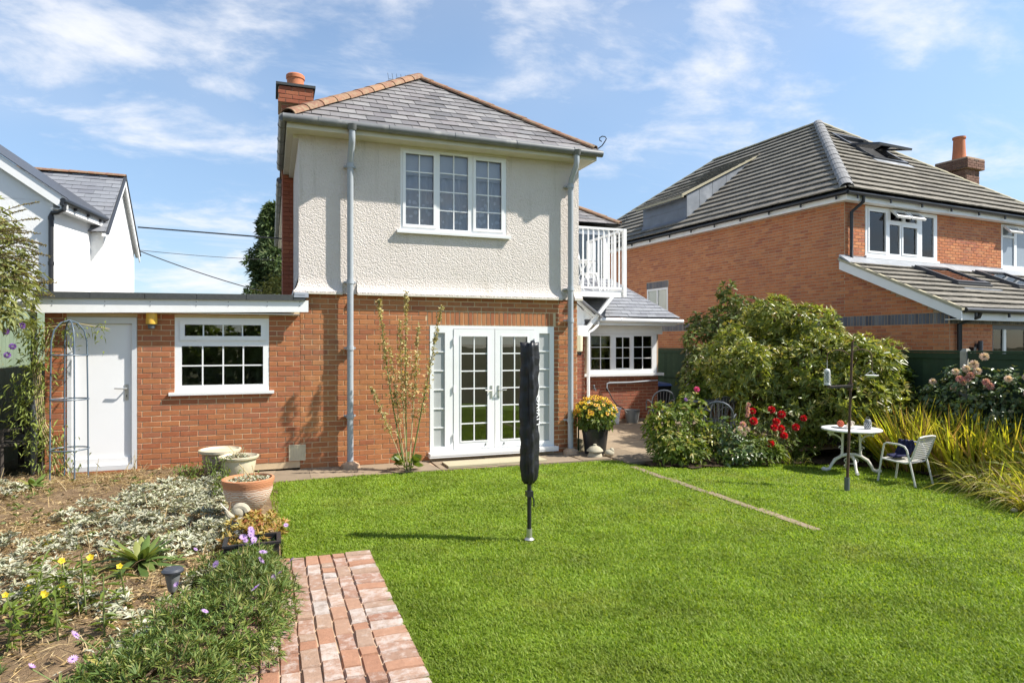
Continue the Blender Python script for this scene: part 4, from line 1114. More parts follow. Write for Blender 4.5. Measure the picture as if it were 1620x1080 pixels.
mb = MB(); ring(mb, Frame((0, YF - 0.002, 0), (1, 0, 0)), -1.17, -0.075, 1.86, 2.135, 0.06, 0.001, 0.018); mb.build('vent_sash', M['upvc'], gwn)
room(garage, -1.6, 0.3, 10.07, 12.5, 0.3, 2.25, M['room'])
mb = MB(); mb.tube([(-2.82, 9.86, 0.1), (-2.82, 9.86, 2.30)], 0.036, 10); mb.build('downpipe', M['charcoal'], garage, smooth=True)
mb = MB(); mb.tube([(-2.84, 9.72, 2.32), (-2.84, 15.9, 2.36)], 0.055, 10); mb.tube([(-2.84, 9.72, 2.32), (-2.98, 9.75, 2.29)], 0.05, 10); mb.build('gutter', M['upvc'], garage, smooth=True)
# yellow flood light box under the fascia
lb = thing('outside_light', 'yellow cylinder shaped outside light with black base on the garage wall', 'light', (-1.50, 9.88, 2.05))
mb = MB(); mb.lathe([(0.0, 2.075), (0.068, 2.075), (0.070, 2.09), (0.066, 2.24), (0.0, 2.245)], (-1.50, 9.862, 0), 16); mb.build('cover', M['yellow_box'], lb, smooth=True)
mb = MB(); mb.lathe([(0.03, 2.01), (0.042, 2.02), (0.045, 2.05), (0.05, 2.074)], (-1.50, 9.862, 0), 14); mb.box(-1.53, -1.47, 9.86, 9.944, 2.03, 2.06); mb.build('base', M['charcoal'], lb, smooth=True)

# ================================================================== kitchen extension and balcony
ext = thing('kitchen_extension', 'single storey brick kitchen extension with grey slate roof and three light window', 'extension', (7.7, 13.5, 0))
EF = Frame((0, 13.5, 0), (1, 0, 0)); PF = Frame((0, 12.9, 0), (1, 0, 0))
ew = (6.80, 8.66, 1.13, 2.045)
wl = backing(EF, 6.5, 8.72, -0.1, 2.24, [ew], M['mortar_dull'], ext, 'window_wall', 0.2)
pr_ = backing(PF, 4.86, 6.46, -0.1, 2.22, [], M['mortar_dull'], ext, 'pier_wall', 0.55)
rr = brick_rects(6.5, 8.72, 0.05, 1.10, []); r2 = brick_rects(6.0, 6.46, 0.02, 2.05)
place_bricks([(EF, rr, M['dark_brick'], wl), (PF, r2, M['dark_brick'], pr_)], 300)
mb = MB(); mb.fbox(EF, 6.75, 8.80, 2.047, 2.235, 0.002, 0.06); mb.build('white_board', M['white'], ext)
mb = MB(); mb.box(8.52, 8.72, 13.70, 15.3, -0.1, 2.24); mb.build('side_wall', M['dark_brick'], ext)
window(ext, EF, ew, [(6.91, 7.42, 1.225, 2.0, 2, 3, False), (7.555, 7.94, 1.25, 1.97, 2, 3, False), (8.035, 8.535, 1.225, 2.0, 2, 3, False)], M['upvc'], M['glass'], d=0.03, sill=(0.14, 0.05, 0.10))
room(ext, 6.55, 8.65, 13.72, 15.2, 0.3, 2.2, M['room'])
mb = MB(); mb.box(6.86, 8.6, 13.60, 13.606, 1.80, 2.02); mb.build('blind', M['blind'], ext)
mb = MB()
for x, s in ((7.0, 0.09), (7.32, 0.07), (7.7, 0.06), (8.15, 0.11), (8.42, 0.08)):
    for k in range(9): a = k * 0.7; mb.face([(x, 13.64, 1.24), (x + s * math.cos(a) - 0.03, 13.62 + 0.02 * math.sin(a), 1.3 + s * (1 + math.sin(a * 2.1))), (x + s * math.cos(a) + 0.03, 13.63, 1.3 + s * (1.2 + math.sin(a * 2.1)))])
mb.build('windowsill_plant', M['mid_leaf'], ext)
EZ = 2.42; sE = math.hypot(1.2, 0.98)
er = MB(); er.face([(6.75, 13.12, EZ), (9.08, 13.12, EZ), (7.88, 14.32, EZ + 0.98), (6.3, 14.32, EZ + 0.98), (6.3, 13.5, EZ + 0.31)]); er.face([(9.08, 13.12, EZ), (9.08, 15.4, EZ), (7.88, 15.4, EZ + 0.98), (7.88, 14.32, EZ + 0.98)])
er = er.build('roof', M['felt'], ext)
ER = Frame((5.7, 13.12, EZ + 0.008), (1, 0, 0), (0, 1.2, 0.98))
al = tile_jobs(ER, [(1.05, 0), (3.38, 0), (2.18, sE), (0.0, sE), (0.0, sE * 0.85)], 0.125, 0.25, 0.006, 0.012, M['grey_slate'], er, 0.005, 'slate')
place_tiles(al, 300, 'slate_field')
hip_run((9.06, 13.14, EZ + 0.0), (7.9, 14.3, EZ + 0.97), M['grey_slate'], er, 0.5, 0.05)
mb = MB(); mb.hexa([(6.46, 12.94, 2.36), (6.75, 12.94, 2.36), (6.75, 13.14, 2.36), (6.46, 13.14, 2.36), (6.46, 12.94, 2.62), (6.75, 12.94, 2.37), (6.75, 13.14, 2.37), (6.46, 13.14, 2.62)])
mb.prism([(5.6, 12.93, 2.22), (6.47, 12.93, 2.22), (6.47, 12.93, 2.52), (6.1, 12.93, 2.86), (5.6, 12.93, 2.86)], (0, 0.1, 0)); mb.build('gable_board', M['white'], er)
mb = MB(); mb.beam((6.05, 12.90, 2.93), (6.78, 12.90, 2.36), 0.05, 0.05); mb.build('barge_board', M['white'], er)
mb = MB(); mb.beam((6.0, 12.88, 3.0), (6.84, 12.88, 2.39), 0.30, 0.02); mb.build('verge_slate', M['grey_slate'], er)
gutter_run((6.92, 13.07, 2.36), (9.12, 13.07, 2.34), M['upvc'], ext, 0.05, 1.1)
mb = MB(); mb.box(6.8, 8.98, 13.12, 13.14, 2.245, 2.40); mb.box(6.8, 8.98, 13.14, 13.5, 2.24, 2.25); mb.build('fascia', M['white'], ext)
mb = MB(); mb.tube([(6.88, 13.06, 2.32), (6.88, 13.08, 2.24), (6.70, 12.98, 2.12), (6.55, 12.96, 2.05)], 0.03, 8); mb.tube([(6.53, 12.86, 2.08), (6.53, 12.86, 0.0)], 0.034, 10); mb.build('downpipe', M['upvc'], ext, smooth=True)
bw = thing('wall_light', 'cream tubular wall light on the pier under the balcony brace', 'light', (6.28, 12.82, 1.75))
mb = MB(); mb.lathe([(0.03, 1.64), (0.062, 1.66), (0.066, 1.95), (0.062, 2.0)], (6.30, 12.82, 0), 12); mb.build('shade', M['lamp_cream'], bw, smooth=True)
mb = MB(); mb.lathe([(0.02, 1.56), (0.035, 1.58), (0.045, 1.638)], (6.30, 12.82, 0), 10); mb.box(6.27, 6.33, 12.82, 12.893, 1.6, 1.62); mb.build('fitting', M['black_plastic'], bw, smooth=True)

bal = thing('balcony', 'white railed balcony on a diagonal brace above the kitchen extension', 'balcony', (6.4, 13.7, 2.95))
BX0, BX1, BY0, BY1, BZ = 4.86, 7.42, 12.85, 14.6, 2.98
mb = MB(); mb.box(BX0, BX1 + 0.02, BY0 + 0.02, 15.4, BZ - 0.10, BZ); mb.build('deck', M['white'], bal)
mb = MB(); mb.box(BX0, BX1 - 0.1, BY0 - 0.03, BY0 + 0.02, BZ - 0.13, BZ - 0.02); mb.build('edge_board', M['white'], bal)
RT = 4.36
def rail(p, q, n, skip=False):
    p, q = Vector(p), Vector(q)
    mb = MB(); mb.beam(p + Vector((0, 0, RT)), q + Vector((0, 0, RT)), 0.06, 0.045); mb.build('handrail', M['white'], bal)
    mb = MB(); mb.beam(p + Vector((0, 0, BZ + 0.07)), q + Vector((0, 0, BZ + 0.07)), 0.05, 0.045); mb.build('bottom_rail', M['white'], bal)
    mb = MB(); mb.beam((0, 0, BZ + 0.0925), (0, 0, RT - 0.0225), 0.026, 0.026, (0, 1, 0)); me = mb.mesh('baluster'); me.materials.append(M['white'])
    for k in range(n): inst('baluster', me, bal, Matrix.Translation(p.lerp(q, (k + 1) / (n + 1))))
rail((BX0, BY0, 0), (BX1, BY0, 0), 19); rail((BX1, BY0 + 0.06, 0), (BX1, BY1, 0), 9)
for x, y in ((BX1, BY0), (BX1, BY1)):
    mb = MB(); mb.box(x - 0.04, x + 0.04, y - 0.04, y + 0.04, BZ - 0.12, RT + 0.02); mb.build('corner_post', M['white'], bal)
mb = MB(); mb.beam((6.40, 12.84, 2.05), (7.12, 12.84, 2.88), 0.075, 0.075); mb.box(6.26, 6.5, 12.80, 12.89, 1.98, 2.22); mb.build('brace', M['white'], bal)
FB = Frame((0, 15.4, 0), (1, 0, 0))
mb = MB(); ring(mb, FB, 6.3, 8.3, 3.0, 4.75, 0.07, 0.022, 0.08); mb.fbox(FB, 7.25, 7.33, 3.07, 4.68, 0.022, 0.078); pd = mb.build('door', M['upvc'], house, label='white framed glazed door at the back of the balcony'); pane_mesh(FB, 6.37, 7.25, 3.07, 4.68, 0.05, pd, M['sky_glass']); pane_mesh(FB, 7.33, 8.23, 3.07, 4.68, 0.05, pd, M['sky_glass']); mb = MB(); mb.fbox(FB, 6.3, 8.3, 3.0, 4.75, 0.003, 0.01); mb.build('dark_backing', M['room'], pd)
def slat_chair(name, label, loc, rz, group, mat):
    """white bistro chair with a slatted round back"""
    t = thing(name, label, 'chair', loc, group); t.rotation_euler[2] = rz
    ORG[t.name] = Vector((0, 0, 0))
    mb = MB(); mb.tube([(-0.2, 0.2, 0.45), (-0.21, 0.24, 0.75), (-0.14, 0.27, 0.92), (0, 0.28, 0.97), (0.14, 0.27, 0.92), (0.21, 0.24, 0.75), (0.2, 0.2, 0.45)], 0.013, 6); mb.build('back_frame', mat, t, smooth=True)
    for k in range(5):
        x = -0.13 + k * 0.065; mb = MB(); mb.beam((x * 0.9, 0.2, 0.46), (x, 0.27, 0.93 - abs(x) * 0.4), 0.03, 0.008, (0, 1, 0)); mb.build('back_slat', mat, t)
    mb = MB(); mb.lathe([(0.0, 0.445), (0.21, 0.445), (0.22, 0.455), (0.21, 0.468), (0.0, 0.468)], (0, 0, 0), 18); mb.build('seat', mat, t)
    for sx, sy in ((-1, -1), (1, -1), (-1, 1), (1, 1)):
        mb = MB(); mb.tube([(sx * 0.16, sy * 0.15, 0.45), (sx * 0.23, sy * 0.24, 0)], 0.012, 6); mb.build('leg', mat, t, smooth=True)
    return t
c1 = slat_chair('balcony_chair', 'white slatted bistro chair at the right end of the balcony', (6.95, 13.6, BZ), R(60), 'white chairs on the balcony', M['white'])
c2 = slat_chair('balcony_chair', 'white slatted bistro chair against the house wall on the balcony', (6.15, 14.2, BZ), R(-40), 'white chairs on the balcony', M['white'])
bt = thing('balcony_table', 'small round white folding table between the balcony chairs', 'table', (6.62, 13.35, BZ)); ORG[bt.name] = Vector((0, 0, 0))
mb = MB(); mb.lathe([(0.0, 0.69), (0.3, 0.69), (0.31, 0.70), (0.3, 0.715), (0.0, 0.715)], (0, 0, 0), 20); mb.build('table_top', M['white'], bt)
for sx in (-1, 1):
    for sy in (-1, 1): mb = MB(); mb.beam((sx * 0.2, sy * 0.18, 0.69), (-sx * 0.2, sy * 0.22, 0), 0.02, 0.03, (0, 1, 0)); mb.build('leg', M['white'], bt)

# ================================================================== the brick house on the right
nh = thing('neighbour_house', 'detached orange brick house with big grey tiled hip roof, rear lean-to and rooflights', 'house', (12.44, 11.5, -0.2))
NA = R(5.1)
E1 = Vector((math.cos(NA), math.sin(NA), 0)); E2 = Vector((-math.sin(NA), math.cos(NA), 0))
NP = lambda a, b, z=0.0: Vector((12.44, 11.5, 0)) + E1 * a + E2 * b + Vector((0, 0, z))
SLEN = 12.8
SF = Frame(NP(0, SLEN), -E2); su = lambda b: SLEN - b
RWF = Frame(NP(0, 0), E1)
LRF = Frame(NP(0, -2.35), E1)
sw = (su(7.42), su(6.34), 2.45, 3.63)
w1, w2 = (0.70, 3.40, 3.90, 5.07), (6.19, 8.2, 3.86, 5.07)
sidew = backing(SF, 0, SLEN, -0.4, 5.12, [sw], M['mortar_dull'], nh, 'side_wall', 0.25)
mb = MB(); mb.prism([SF.p(SLEN, -0.4, 0), SF.p(SLEN + 2.35, -0.4, 0), SF.p(SLEN + 2.35, 2.36, 0), SF.p(SLEN, 3.56, 0)], E1 * 0.25); leanw = mb.build('lean_to_wall', M['mortar_dull'], nh)
rearw = backing(RWF, 0.26, 8.3, 2.4, 5.12, [w1, w2], M['mortar_dull'], nh, 'rear_wall', 0.25)
lrear = backing(LRF, 0.26, 8.3, -0.4, 2.46, [(1.437, 5.0, -0.3, 2.215)], M['mortar_dull'], nh, 'lean_to_rear_wall', 0.2)
band = (0, SLEN + 2.4, 2.22, 2.445); sold2 = (sw[0] - 0.03, sw[1] + 0.03, 3.63, 3.855)
jobs = [(SF, brick_rects(0, SLEN - 0.01, 1.32, 5.10, [sw, band, sold2], ph=0.02), M['nbrick'], sidew)]
jobs.append((SF, brick_rects(SLEN - 0.01, SLEN + 2.345, 1.32, 3.5, [band], ph=0.1, clip=lambda uc, vc, a, b, top: top < 3.63 - (b - SLEN) * 0.51), M['nbrick'], leanw))
jobs.append((RWF, brick_rects(0.005, 8.3, 3.75, 5.10, [w1, w2]), M['nbrick'], rearw))
jobs.append((LRF, brick_rects(0.005, 1.43, 1.32, 2.22, []), M['nbrick'], lrear))
blue = []
def soldiers(F, u0, u1, v0, v1):
    o_, x = [], u0
    while x < u1 - 0.03: o_.append((x + 0.004, min(x + 0.069, u1), v0 + 0.004, v1 - 0.006)); x += 0.075
    return o_
blue = [(SF, soldiers(SF, 0.0, SLEN, 2.22, 2.445) + soldiers(SF, sold2[0], sold2[1], 3.63, 3.855), M['blue_brick'], sidew), (SF, soldiers(SF, SLEN, SLEN + 2.345, 2.22, 2.445), M['blue_brick'], leanw), (LRF, soldiers(LRF, 0.005, 8.3, 2.22, 2.445), M['blue_brick'], lrear)]
place_bricks(jobs, 300, 'brick', nh)
place_bricks(blue, 120, 'brick', nh)
# windows
wn = window(nh, SF, sw, [(sw[0] + 0.06, (sw[0] + sw[1]) / 2 - 0.03, 2.51, 3.57, 1, 1, False), ((sw[0] + sw[1]) / 2 + 0.03, sw[1] - 0.06, 2.51, 3.57, 1, 1, False)], M['upvc'], M['frosted'], d=0.01)
def rear_window(rect, fixed, tops, label=None, glass=None):
    wd = window(nh, RWF, rect, fixed + [(a, b, c, e, 1, 1, False) for a, b, c, e in tops], M['upvc'], glass or M['sky_glass'], d=0.012, sill=(0.03, 0.05, 0.05))
    for a, b, c, e in tops:
        h = e - c; p = 0.24
        T = Frame(RWF.p(0, e + 0.02, 0.03), E1, (RWF.uz * math.cos(0.75) - RWF.n * math.sin(0.75)))
        mb = MB(); ring(mb, T, a - 0.03, b + 0.03, -h - 0.05, 0.0, 0.055, -0.02, 0.03); s = mb.build('top_sash', M['upvc'], wd); pane_mesh(T, a + 0.02, b - 0.02, -h, -0.05, 0.0, s, glass or M['sky_glass'])
    return wd
rear_window(w1, [(0.80, 1.45, 3.99, 4.99, 1, 1, True), (1.57, 1.95, 3.99, 4.70, 1, 1, False), (2.03, 2.62, 3.99, 4.70, 1, 1, True), (2.80, 3.27, 3.99, 4.99, 1, 1, False)], [(1.60, 2.05, 4.80, 5.02), (2.16, 2.60, 4.80, 5.02)])
rear_window(w2, [(6.25, 6.80, 3.96, 4.72, 1, 1, False), (6.92, 7.5, 3.96, 5.0, 1, 1, False), (7.6, 8.12, 3.96, 5.0, 1, 1, False)], [(6.27, 6.80, 4.78, 5.0)], glass=M['bluegrey_pane'])
def nroom(a0, a1, b0, b1, z0, z1, mat):
    P8 = [NP(a0, b0, z0), NP(a1, b0, z0), NP(a1, b1, z0), NP(a0, b1, z0), NP(a0, b0, z1), NP(a1, b0, z1), NP(a1, b1, z1), NP(a0, b1, z1)]
    mb = MB()
    for f in ((2, 3, 7, 6), (3, 0, 4, 7), (1, 2, 6, 5), (0, 1, 2, 3), (4, 7, 6, 5)): mb.face([P8[i] for i in f])
    return mb.build('room_interior', mat, nh)
nroom(0.3, 5.0, 0.26, 3.2, 2.9, 5.1, M['room_light']); nroom(6.0, 8.3, 0.26, 2, 2.9, 5.1, M['room_light']); nroom(1.2, 5.2, -2.12, -0.3, -0.3, 2.35, M['room'])
mb = MB(); c0 = NP(2.5, 0.35, 0); 
for k in range(8):
    a = 2.30 + k * 0.06; mb.face([NP(a, 0.32 + 0.02 * (k % 2), 3.95), NP(a + 0.06, 0.32 + 0.02 * ((k + 1) % 2), 3.95), NP(a + 0.06 - k * 0.012, 0.32, 5.0), NP(a - k * 0.012, 0.32, 5.0)])
mb.build('curtain', M['cloth'], nh)
ddr = backing(Frame(LRF.p(0, 0, -0.03), E1), 1.45, 5.0, -0.3, 2.21, [(1.52, 2.75, -0.2, 2.12), (2.85, 4.9, -0.2, 2.12)], M['dark_metal'], nh, 'patio_door', 0.08)
pane_mesh(LRF, 1.52, 2.75, -0.2, 2.12, -0.06, ddr, M['sky_glass']); pane_mesh(LRF, 2.85, 4.9, -0.2, 2.12, -0.06, ddr, M['sky_glass'])
mb = MB(); mb.fbox(LRF, 1.9, 1.99, -0.2, 2.12, -0.058, -0.03); mb.build('door_stile', M['upvc'], ddr)
nl = thing('wall_lamp', 'dark up and down wall lamp beside the neighbour patio door', 'light', tuple(LRF.p(0.86, 1.72, 0.08)))
mb = MB(); mb.tube([LRF.p(0.86, 1.66, 0.09), LRF.p(0.86, 1.88, 0.09)], 0.045, 10); mb.build('lamp_body', M['dark_metal'], nl, smooth=True)
mb = MB(); mb.fbox(LRF, 0.80, 0.92, 1.72, 1.82, 0.008, 0.05); mb.build('bracket', M['dark_metal'], nl)
mb = MB(); mb.fbox(LRF, 0.62, 0.70, 1.6, 1.75, 0.008, 0.10); mb.build('sensor', M['black_plastic'], nl)
# roof
HW, RISE, ZE = 4.4, 3.42, 5.30; S_ = math.hypot(HW, RISE); FAR = 13.1
P_a, P_b = (4.1, 4.1), (4.1, FAR - HW)
rz2 = ZE + RISE
nr = MB()
A0, A1, A2, A3 = NP(-.3, -.3, ZE), NP(8.5, -.3, ZE), NP(8.5, FAR, ZE), NP(-.3, FAR, ZE); R0, R1 = NP(*P_a, rz2), NP(*P_b, rz2)
nr.face([A0, A1, R0]); nr.face([A1, A2, R1, R0]); nr.face([A2, A3, R1]); nr.face([A3, A0, R0, R1]); nr.face([A0 - Vector((0, 0, .01)), A3 - Vector((0, 0, .01)), A2 - Vector((0, 0, .01)), A1 - Vector((0, 0, .01))])
nroof = nr.build('roof', M['black_pipe'], nh)
RS = Frame(NP(-.3, FAR, ZE + 0.01), -E2, E1 * (HW / S_) + Vector((0, 0, RISE / S_)))
RR_ = Frame(NP(-.3, -.3, ZE + 0.01), E1, E2 * (HW / S_) + Vector((0, 0, RISE / S_)))
VX = (3.78, 5.25, 2.65, 4.42)
fullL = FAR + 0.3
lx = math.hypot(2.65, 1.25)
LF = Frame(NP(-.18, -2.65, 2.48), E1, E2 * (2.65 / lx) + Vector((0, 0, 1.25 / lx)))
V1, V2 = (2.1, 3.4, 1.42, 2.62), (4.5, 5.8, 1.42, 2.62)
ZD, SD = 6.38, 0.515
dS = math.hypot(1, SD)
DF_ = Frame(NP(-0.08, 7.88, ZD - 0.03), -E2, E1 * (1 / dS) + Vector((0, 0, SD / dS)))
gg, ww = 0.328, 0.33
al = tile_jobs(RR_, [(0, -0.04), (8.8, -0.04), (8.8, 0), (4.4, S_), (0, 0)], gg, ww, 0.030, 0.052, M['conc_tile'], nroof, 0.003, 'tile', [VX])
al += tile_jobs(RS, [(0, -0.04), (fullL, -0.04), (fullL, 0), (fullL - HW, S_), (HW, S_), (0, 0)], gg, ww, 0.030, 0.052, M['conc_tile'], nroof, 0.003, 'tile')
al += tile_jobs(LF, [(0, -0.03), (8.7, -0.03), (8.7, lx - 0.02), (0, lx - 0.02)], gg * 0.98, ww, 0.030, 0.052, M['conc_tile'], nroof, 0.003, 'tile', [V1, V2])
al += tile_jobs(DF_, [(0, 0), (2.3, 0), (2.3, 3.35 * dS), (0, 3.35 * dS)], gg, ww, 0.028, 0.045, M['conc_tile'], nroof, 0.003, 'tile')
place_tiles(al, 300, 'tile_field', nroof)
lean = MB(); lean.face([LF.p(0, 0, -0.01), LF.p(8.7, 0, -0.01), LF.p(8.7, lx, -0.01), LF.p(0, lx, -0.01)]); lean.face([LF.p(0, 0, -0.09), LF.p(0, lx, -0.09), LF.p(8.7, lx, -0.09), LF.p(8.7, 0, -0.09)]); lean.build('lean_to_roof', M['black_pipe'], nh)
hip_run(NP(-.27, -.27, ZE + 0.06), NP(*P_a, rz2 + 0.05), M['lead_hip'], nroof, 0.46, 0.145); hip_run(NP(8.45, -.25, ZE + 0.05), NP(*P_a, rz2 + 0.04), M['verge'], nroof, 0.46, 0.12)
hip_run(NP(*P_a, rz2 + 0.05), NP(*P_b, rz2 + 0.05), M['verge'], nroof, 0.46, 0.10); hip_run(NP(-.25, FAR - 0.05, ZE + 0.05), NP(*P_b, rz2 + 0.04), M['verge'], nroof, 0.46, 0.10)
# lead clad catslide
mb = MB(); mb.prism([NP(0.12, 5.6, 5.55), NP(0.12, 7.8, 5.55), NP(0.12, 7.8, ZD - 0.02), NP(0.12, 5.6, ZD - 0.02)], E1 * 0.05); mb.hexa([NP(0.05, 5.6, 5.62), NP(0.05, 7.85, 5.62), NP(0.125, 7.85, 5.75), NP(0.125, 5.6, 5.75), NP(0.08, 5.6, 5.66), NP(0.08, 7.85, 5.66), NP(0.14, 7.85, 5.80), NP(0.14, 5.6, 5.80)]); mb.build('lead_front', M['dark_lead'], nroof)
mb = MB(); mb.beam(NP(0.115, 5.6, 6.07), NP(0.115, 7.8, 6.07), 0.02, 0.035); mb.build('lead_roll', M['dark_lead'], nroof)
zm = lambda a: ZE + (a + 0.3) * RISE / HW; zd = lambda a: ZD - 0.02 + SD * a
cuts = [0.12, 0.62, 1.15, 1.72, 2.4, 3.3]
for i in range(5):
    a, b = cuts[i] + 0.006, cuts[i + 1] - 0.006
    mb = MB(); mb.prism([NP(a, 5.59, zm(a)), NP(b, 5.59, zm(b)), NP(b, 5.59, zd(b)), NP(a, 5.59, zd(a))], E2 * 0.03); mb.build('lead_cheek', M['lead'], nroof)
mb = MB(); mb.prism([NP(-0.1, 5.53, ZD - 0.03), NP(3.35, 5.53, zd(3.35) + 0.02), NP(3.35, 5.53, zd(3.35) + 0.07), NP(-0.1, 5.53, ZD + 0.05)], E2 * 0.06); mb.build('verge', M['verge'], nroof)
mb = MB(); mb.prism([NP(-0.12, 5.5, ZD - 0.06), NP(-0.12, 7.9, ZD - 0.06), NP(-0.12, 7.9, ZD + 0.0), NP(-0.12, 5.5, ZD + 0.0)], E1 * 0.04); mb.build('eaves_strip', M['verge'], nroof)
# rooflights
def rooflight(F, r, open_=0.0, glass=None):
    o_ = MB(); ring(o_, F, r[0], r[1], r[2], r[3], 0.09, -0.05, 0.10); rl = o_.build('rooflight', M['dark_metal'], nroof)
    mb = MB(); mb.fbox(F, r[0] - 0.06, r[1] + 0.06, r[2] - 0.22, r[2] - 0.001, 0.0, 0.055); mb.build('apron', M['lead'], rl)
    mid = (r[2] + r[3]) / 2
    T = Frame(F.p(0, mid, 0.08), F.ux, F.uz * math.cos(open_) + F.n * -math.sin(open_) if open_ else F.uz)
    h = (r[3] - r[2]) / 2 - 0.05
    mb = MB(); ring(mb, T, r[0] + 0.03, r[1] - 0.03, -h, h, 0.09, 0.0, 0.06); s = mb.build('sash', M['dark_metal'], rl)
    pane_mesh(T, r[0] + 0.11, r[1] - 0.11, -h + 0.08, h - 0.08, 0.03, s, M['sky_glass'])
    if open_: mb = MB(); mb.fbox(F, r[0] + 0.02, r[1] - 0.02, r[2] + 0.02, r[3] - 0.02, -0.048, -0.04); mb.build('room_interior', M['room_light'], rl)
    else: mb = MB(); mb.fbox(F, r[0] + 0.05, r[1] - 0.05, r[2] + 0.05, r[3] - 0.05, -0.02, -0.01); mb.build('blind', M['room_light'] if r[0] > 4 else M['stem_dry'], rl)
rooflight(RR_, VX, 0.42); rooflight(LF, V1); rooflight(LF, V2)
mb = MB(); mb.fbox(RWF, -0.2, 8.3, 3.70, 3.87, 0.002, 0.02); mb.build('lead_flashing', M['lead'], nh)
mb = MB(); mb.hexa([LF.p(-0.02, lx - 0.3, 0.05), LF.p(8.7, lx - 0.3, 0.05), LF.p(8.7, lx + 0.02, 0.08), LF.p(-0.02, lx + 0.02, 0.08), LF.p(-0.02, lx - 0.3, 0.06), LF.p(8.7, lx - 0.3, 0.06), LF.p(8.7, lx, 0.12), LF.p(-0.02, lx, 0.12)]); mb.build('lead_apron', M['lead'], nh)
# eaves
def strip(a0, b0, a1, b1, z0, z1, mat, name, th=0.03):
    p, q = NP(a0, b0), NP(a1, b1); d = (q - p).normalized(); nn = d.cross(Vector((0, 0, 1))) * th
    mb = MB(); mb.prism([p + Vector((0, 0, z0)), q + Vector((0, 0, z0)), q + Vector((0, 0, z1)), p + Vector((0, 0, z1))], -nn); return mb.build(name, mat, nh)
strip(-.22, FAR, -.22, -.19, 5.09, 5.27, M['white'], 'fascia'); strip(-.22, -.22, 8.5, -.22, 5.09, 5.27, M['white'], 'fascia')
mb = MB(); mb.hexa([NP(-.19, -.19, 5.10), NP(8.4, -.19, 5.10), NP(8.4, 0.0, 5.10), NP(-.19, 0.0, 5.10), NP(-.19, -.19, 5.118), NP(8.4, -.19, 5.118), NP(8.4, 0.0, 5.118), NP(-.19, 0, 5.118)]); mb.hexa([NP(-.19, 0.001, 5.10), NP(0, 0.001, 5.10), NP(0, FAR, 5.10), NP(-.19, FAR, 5.10), NP(-.19, 0.001, 5.118), NP(0, 0.001, 5.118), NP(0, FAR, 5.118), NP(-.19, FAR, 5.118)]); mb.build('soffit', M['white'], nh)
def ngutter(p, q, br):
    mb = MB(); mb.tube([p, q], 0.052, 10); g = mb.build('gutter', M['black_pipe'], nh, smooth=True)
    n = int((q - p).length / br)
    for i in range(n + 1):
        c = p.lerp(q, (i + 0.3) / (n + 0.6)); mb = MB(); mb.tube([c + Vector((0, 0, -0.03)), c + Vector((0, 0, -0.12))], 0.025, 6); mb.build('gutter_bracket', M['black_pipe'], g)
ngutter(NP(-.29, FAR, 5.245), NP(-.29, -.3, 5.245), 1.0); ngutter(NP(-.29, -.29, 5.245), NP(8.5, -.29, 5.245), 1.15)
ngutter(NP(-.1, -2.70, 2.47), NP(8.5, -2.70, 2.47), 1.1)
def npipe(pts, r=0.04):
    mb = MB(); mb.tube(pts, r, 10); return mb.build('downpipe', M['black_pipe'], nh, smooth=True)
npipe([NP(0.28, -.27, 5.22), NP(0.28, -.27, 5.08), NP(0.14, -.07, 4.86), NP(0.14, -.07, 3.78), NP(0.17, -.13, 3.73)])
npipe([NP(0.42, -2.68, 2.44), NP(0.42, -2.66, 2.36), NP(0.2, -2.42, 2.20), NP(0.2, -2.42, -0.3)], 0.045)
mb = MB(); mb.prism([NP(-.19, -2.68, 2.27), NP(-.19, 0.0, 3.53), NP(-.19, 0.0, 3.73), NP(-.19, -2.68, 2.46)], E1 * 0.03); mb.build('barge_board', M['white'], nh)
mb = MB(); mb.prism([NP(-.21, -2.70, 2.462), NP(-.21, 0.02, 3.742), NP(-.21, 0.02, 3.80), NP(-.21, -2.70, 2.52)], E1 * 0.10); mb.build('lean_to_verge', M['verge'], nh)
strip(-.18, -2.62, 8.5, -2.62, 2.28, 2.44, M['white'], 'fascia')
mb = MB(); mb.prism([NP(-.16, -2.6, 2.29), NP(8.4, -2.6, 2.29), NP(8.4, -2.35, 2.29), NP(-.16, -2.35, 2.29)], (0, 0, 0.015)); mb.build('soffit', M['white'], nh)
# chimney on the far slope
c8 = [NP(8.12, 2.0, 5.2), NP(8.8, 2.0, 5.2), NP(8.8, 2.8, 5.2), NP(8.12, 2.8, 5.2)]
mb = MB(); mb.prism(list(reversed(c8)), (0, 0, 2.1)); nch = mb.build('chimney', M['mortar_dull'], nh)
NC = Frame(NP(8.12, 1.995), E1); NC2 = Frame(NP(8.02, 1.9), E1)
mb = MB(); mb.prism([NP(8.025, 1.905, 7.3), NP(8.025, 2.9, 7.3), NP(8.92, 2.9, 7.3), NP(8.92, 1.905, 7.3)], (0, 0, 0.34)); mb.build('chimney_head', M['mortar_dull'], nch)
place_bricks([(NC, brick_rects(0, 0.68, 6.2, 7.29), M['soot_brick'], nch), (NC2, brick_rects(0, 0.9, 7.3, 7.6), M['soot_brick'], nch), (Frame(NP(8.115, 2.8), -E2), brick_rects(0, 0.8, 6.2, 7.29), M['soot_brick'], nch), (Frame(NP(8.02, 2.9), -E2), brick_rects(0, 0.99, 7.3, 7.6), M['soot_brick'], nch)], 140)
mb = MB(); c = NP(8.45, 2.4); mb.lathe([(0.22, 7.62), (0.20, 7.72), (0.18, 7.98), (0.165, 8.34), (0.19, 8.36), (0.19, 8.42), (0.15, 8.43), (0.15, 8.2)], c, 16); mb.build('chimney_pot', M['pot_clay'], nch, smooth=True)

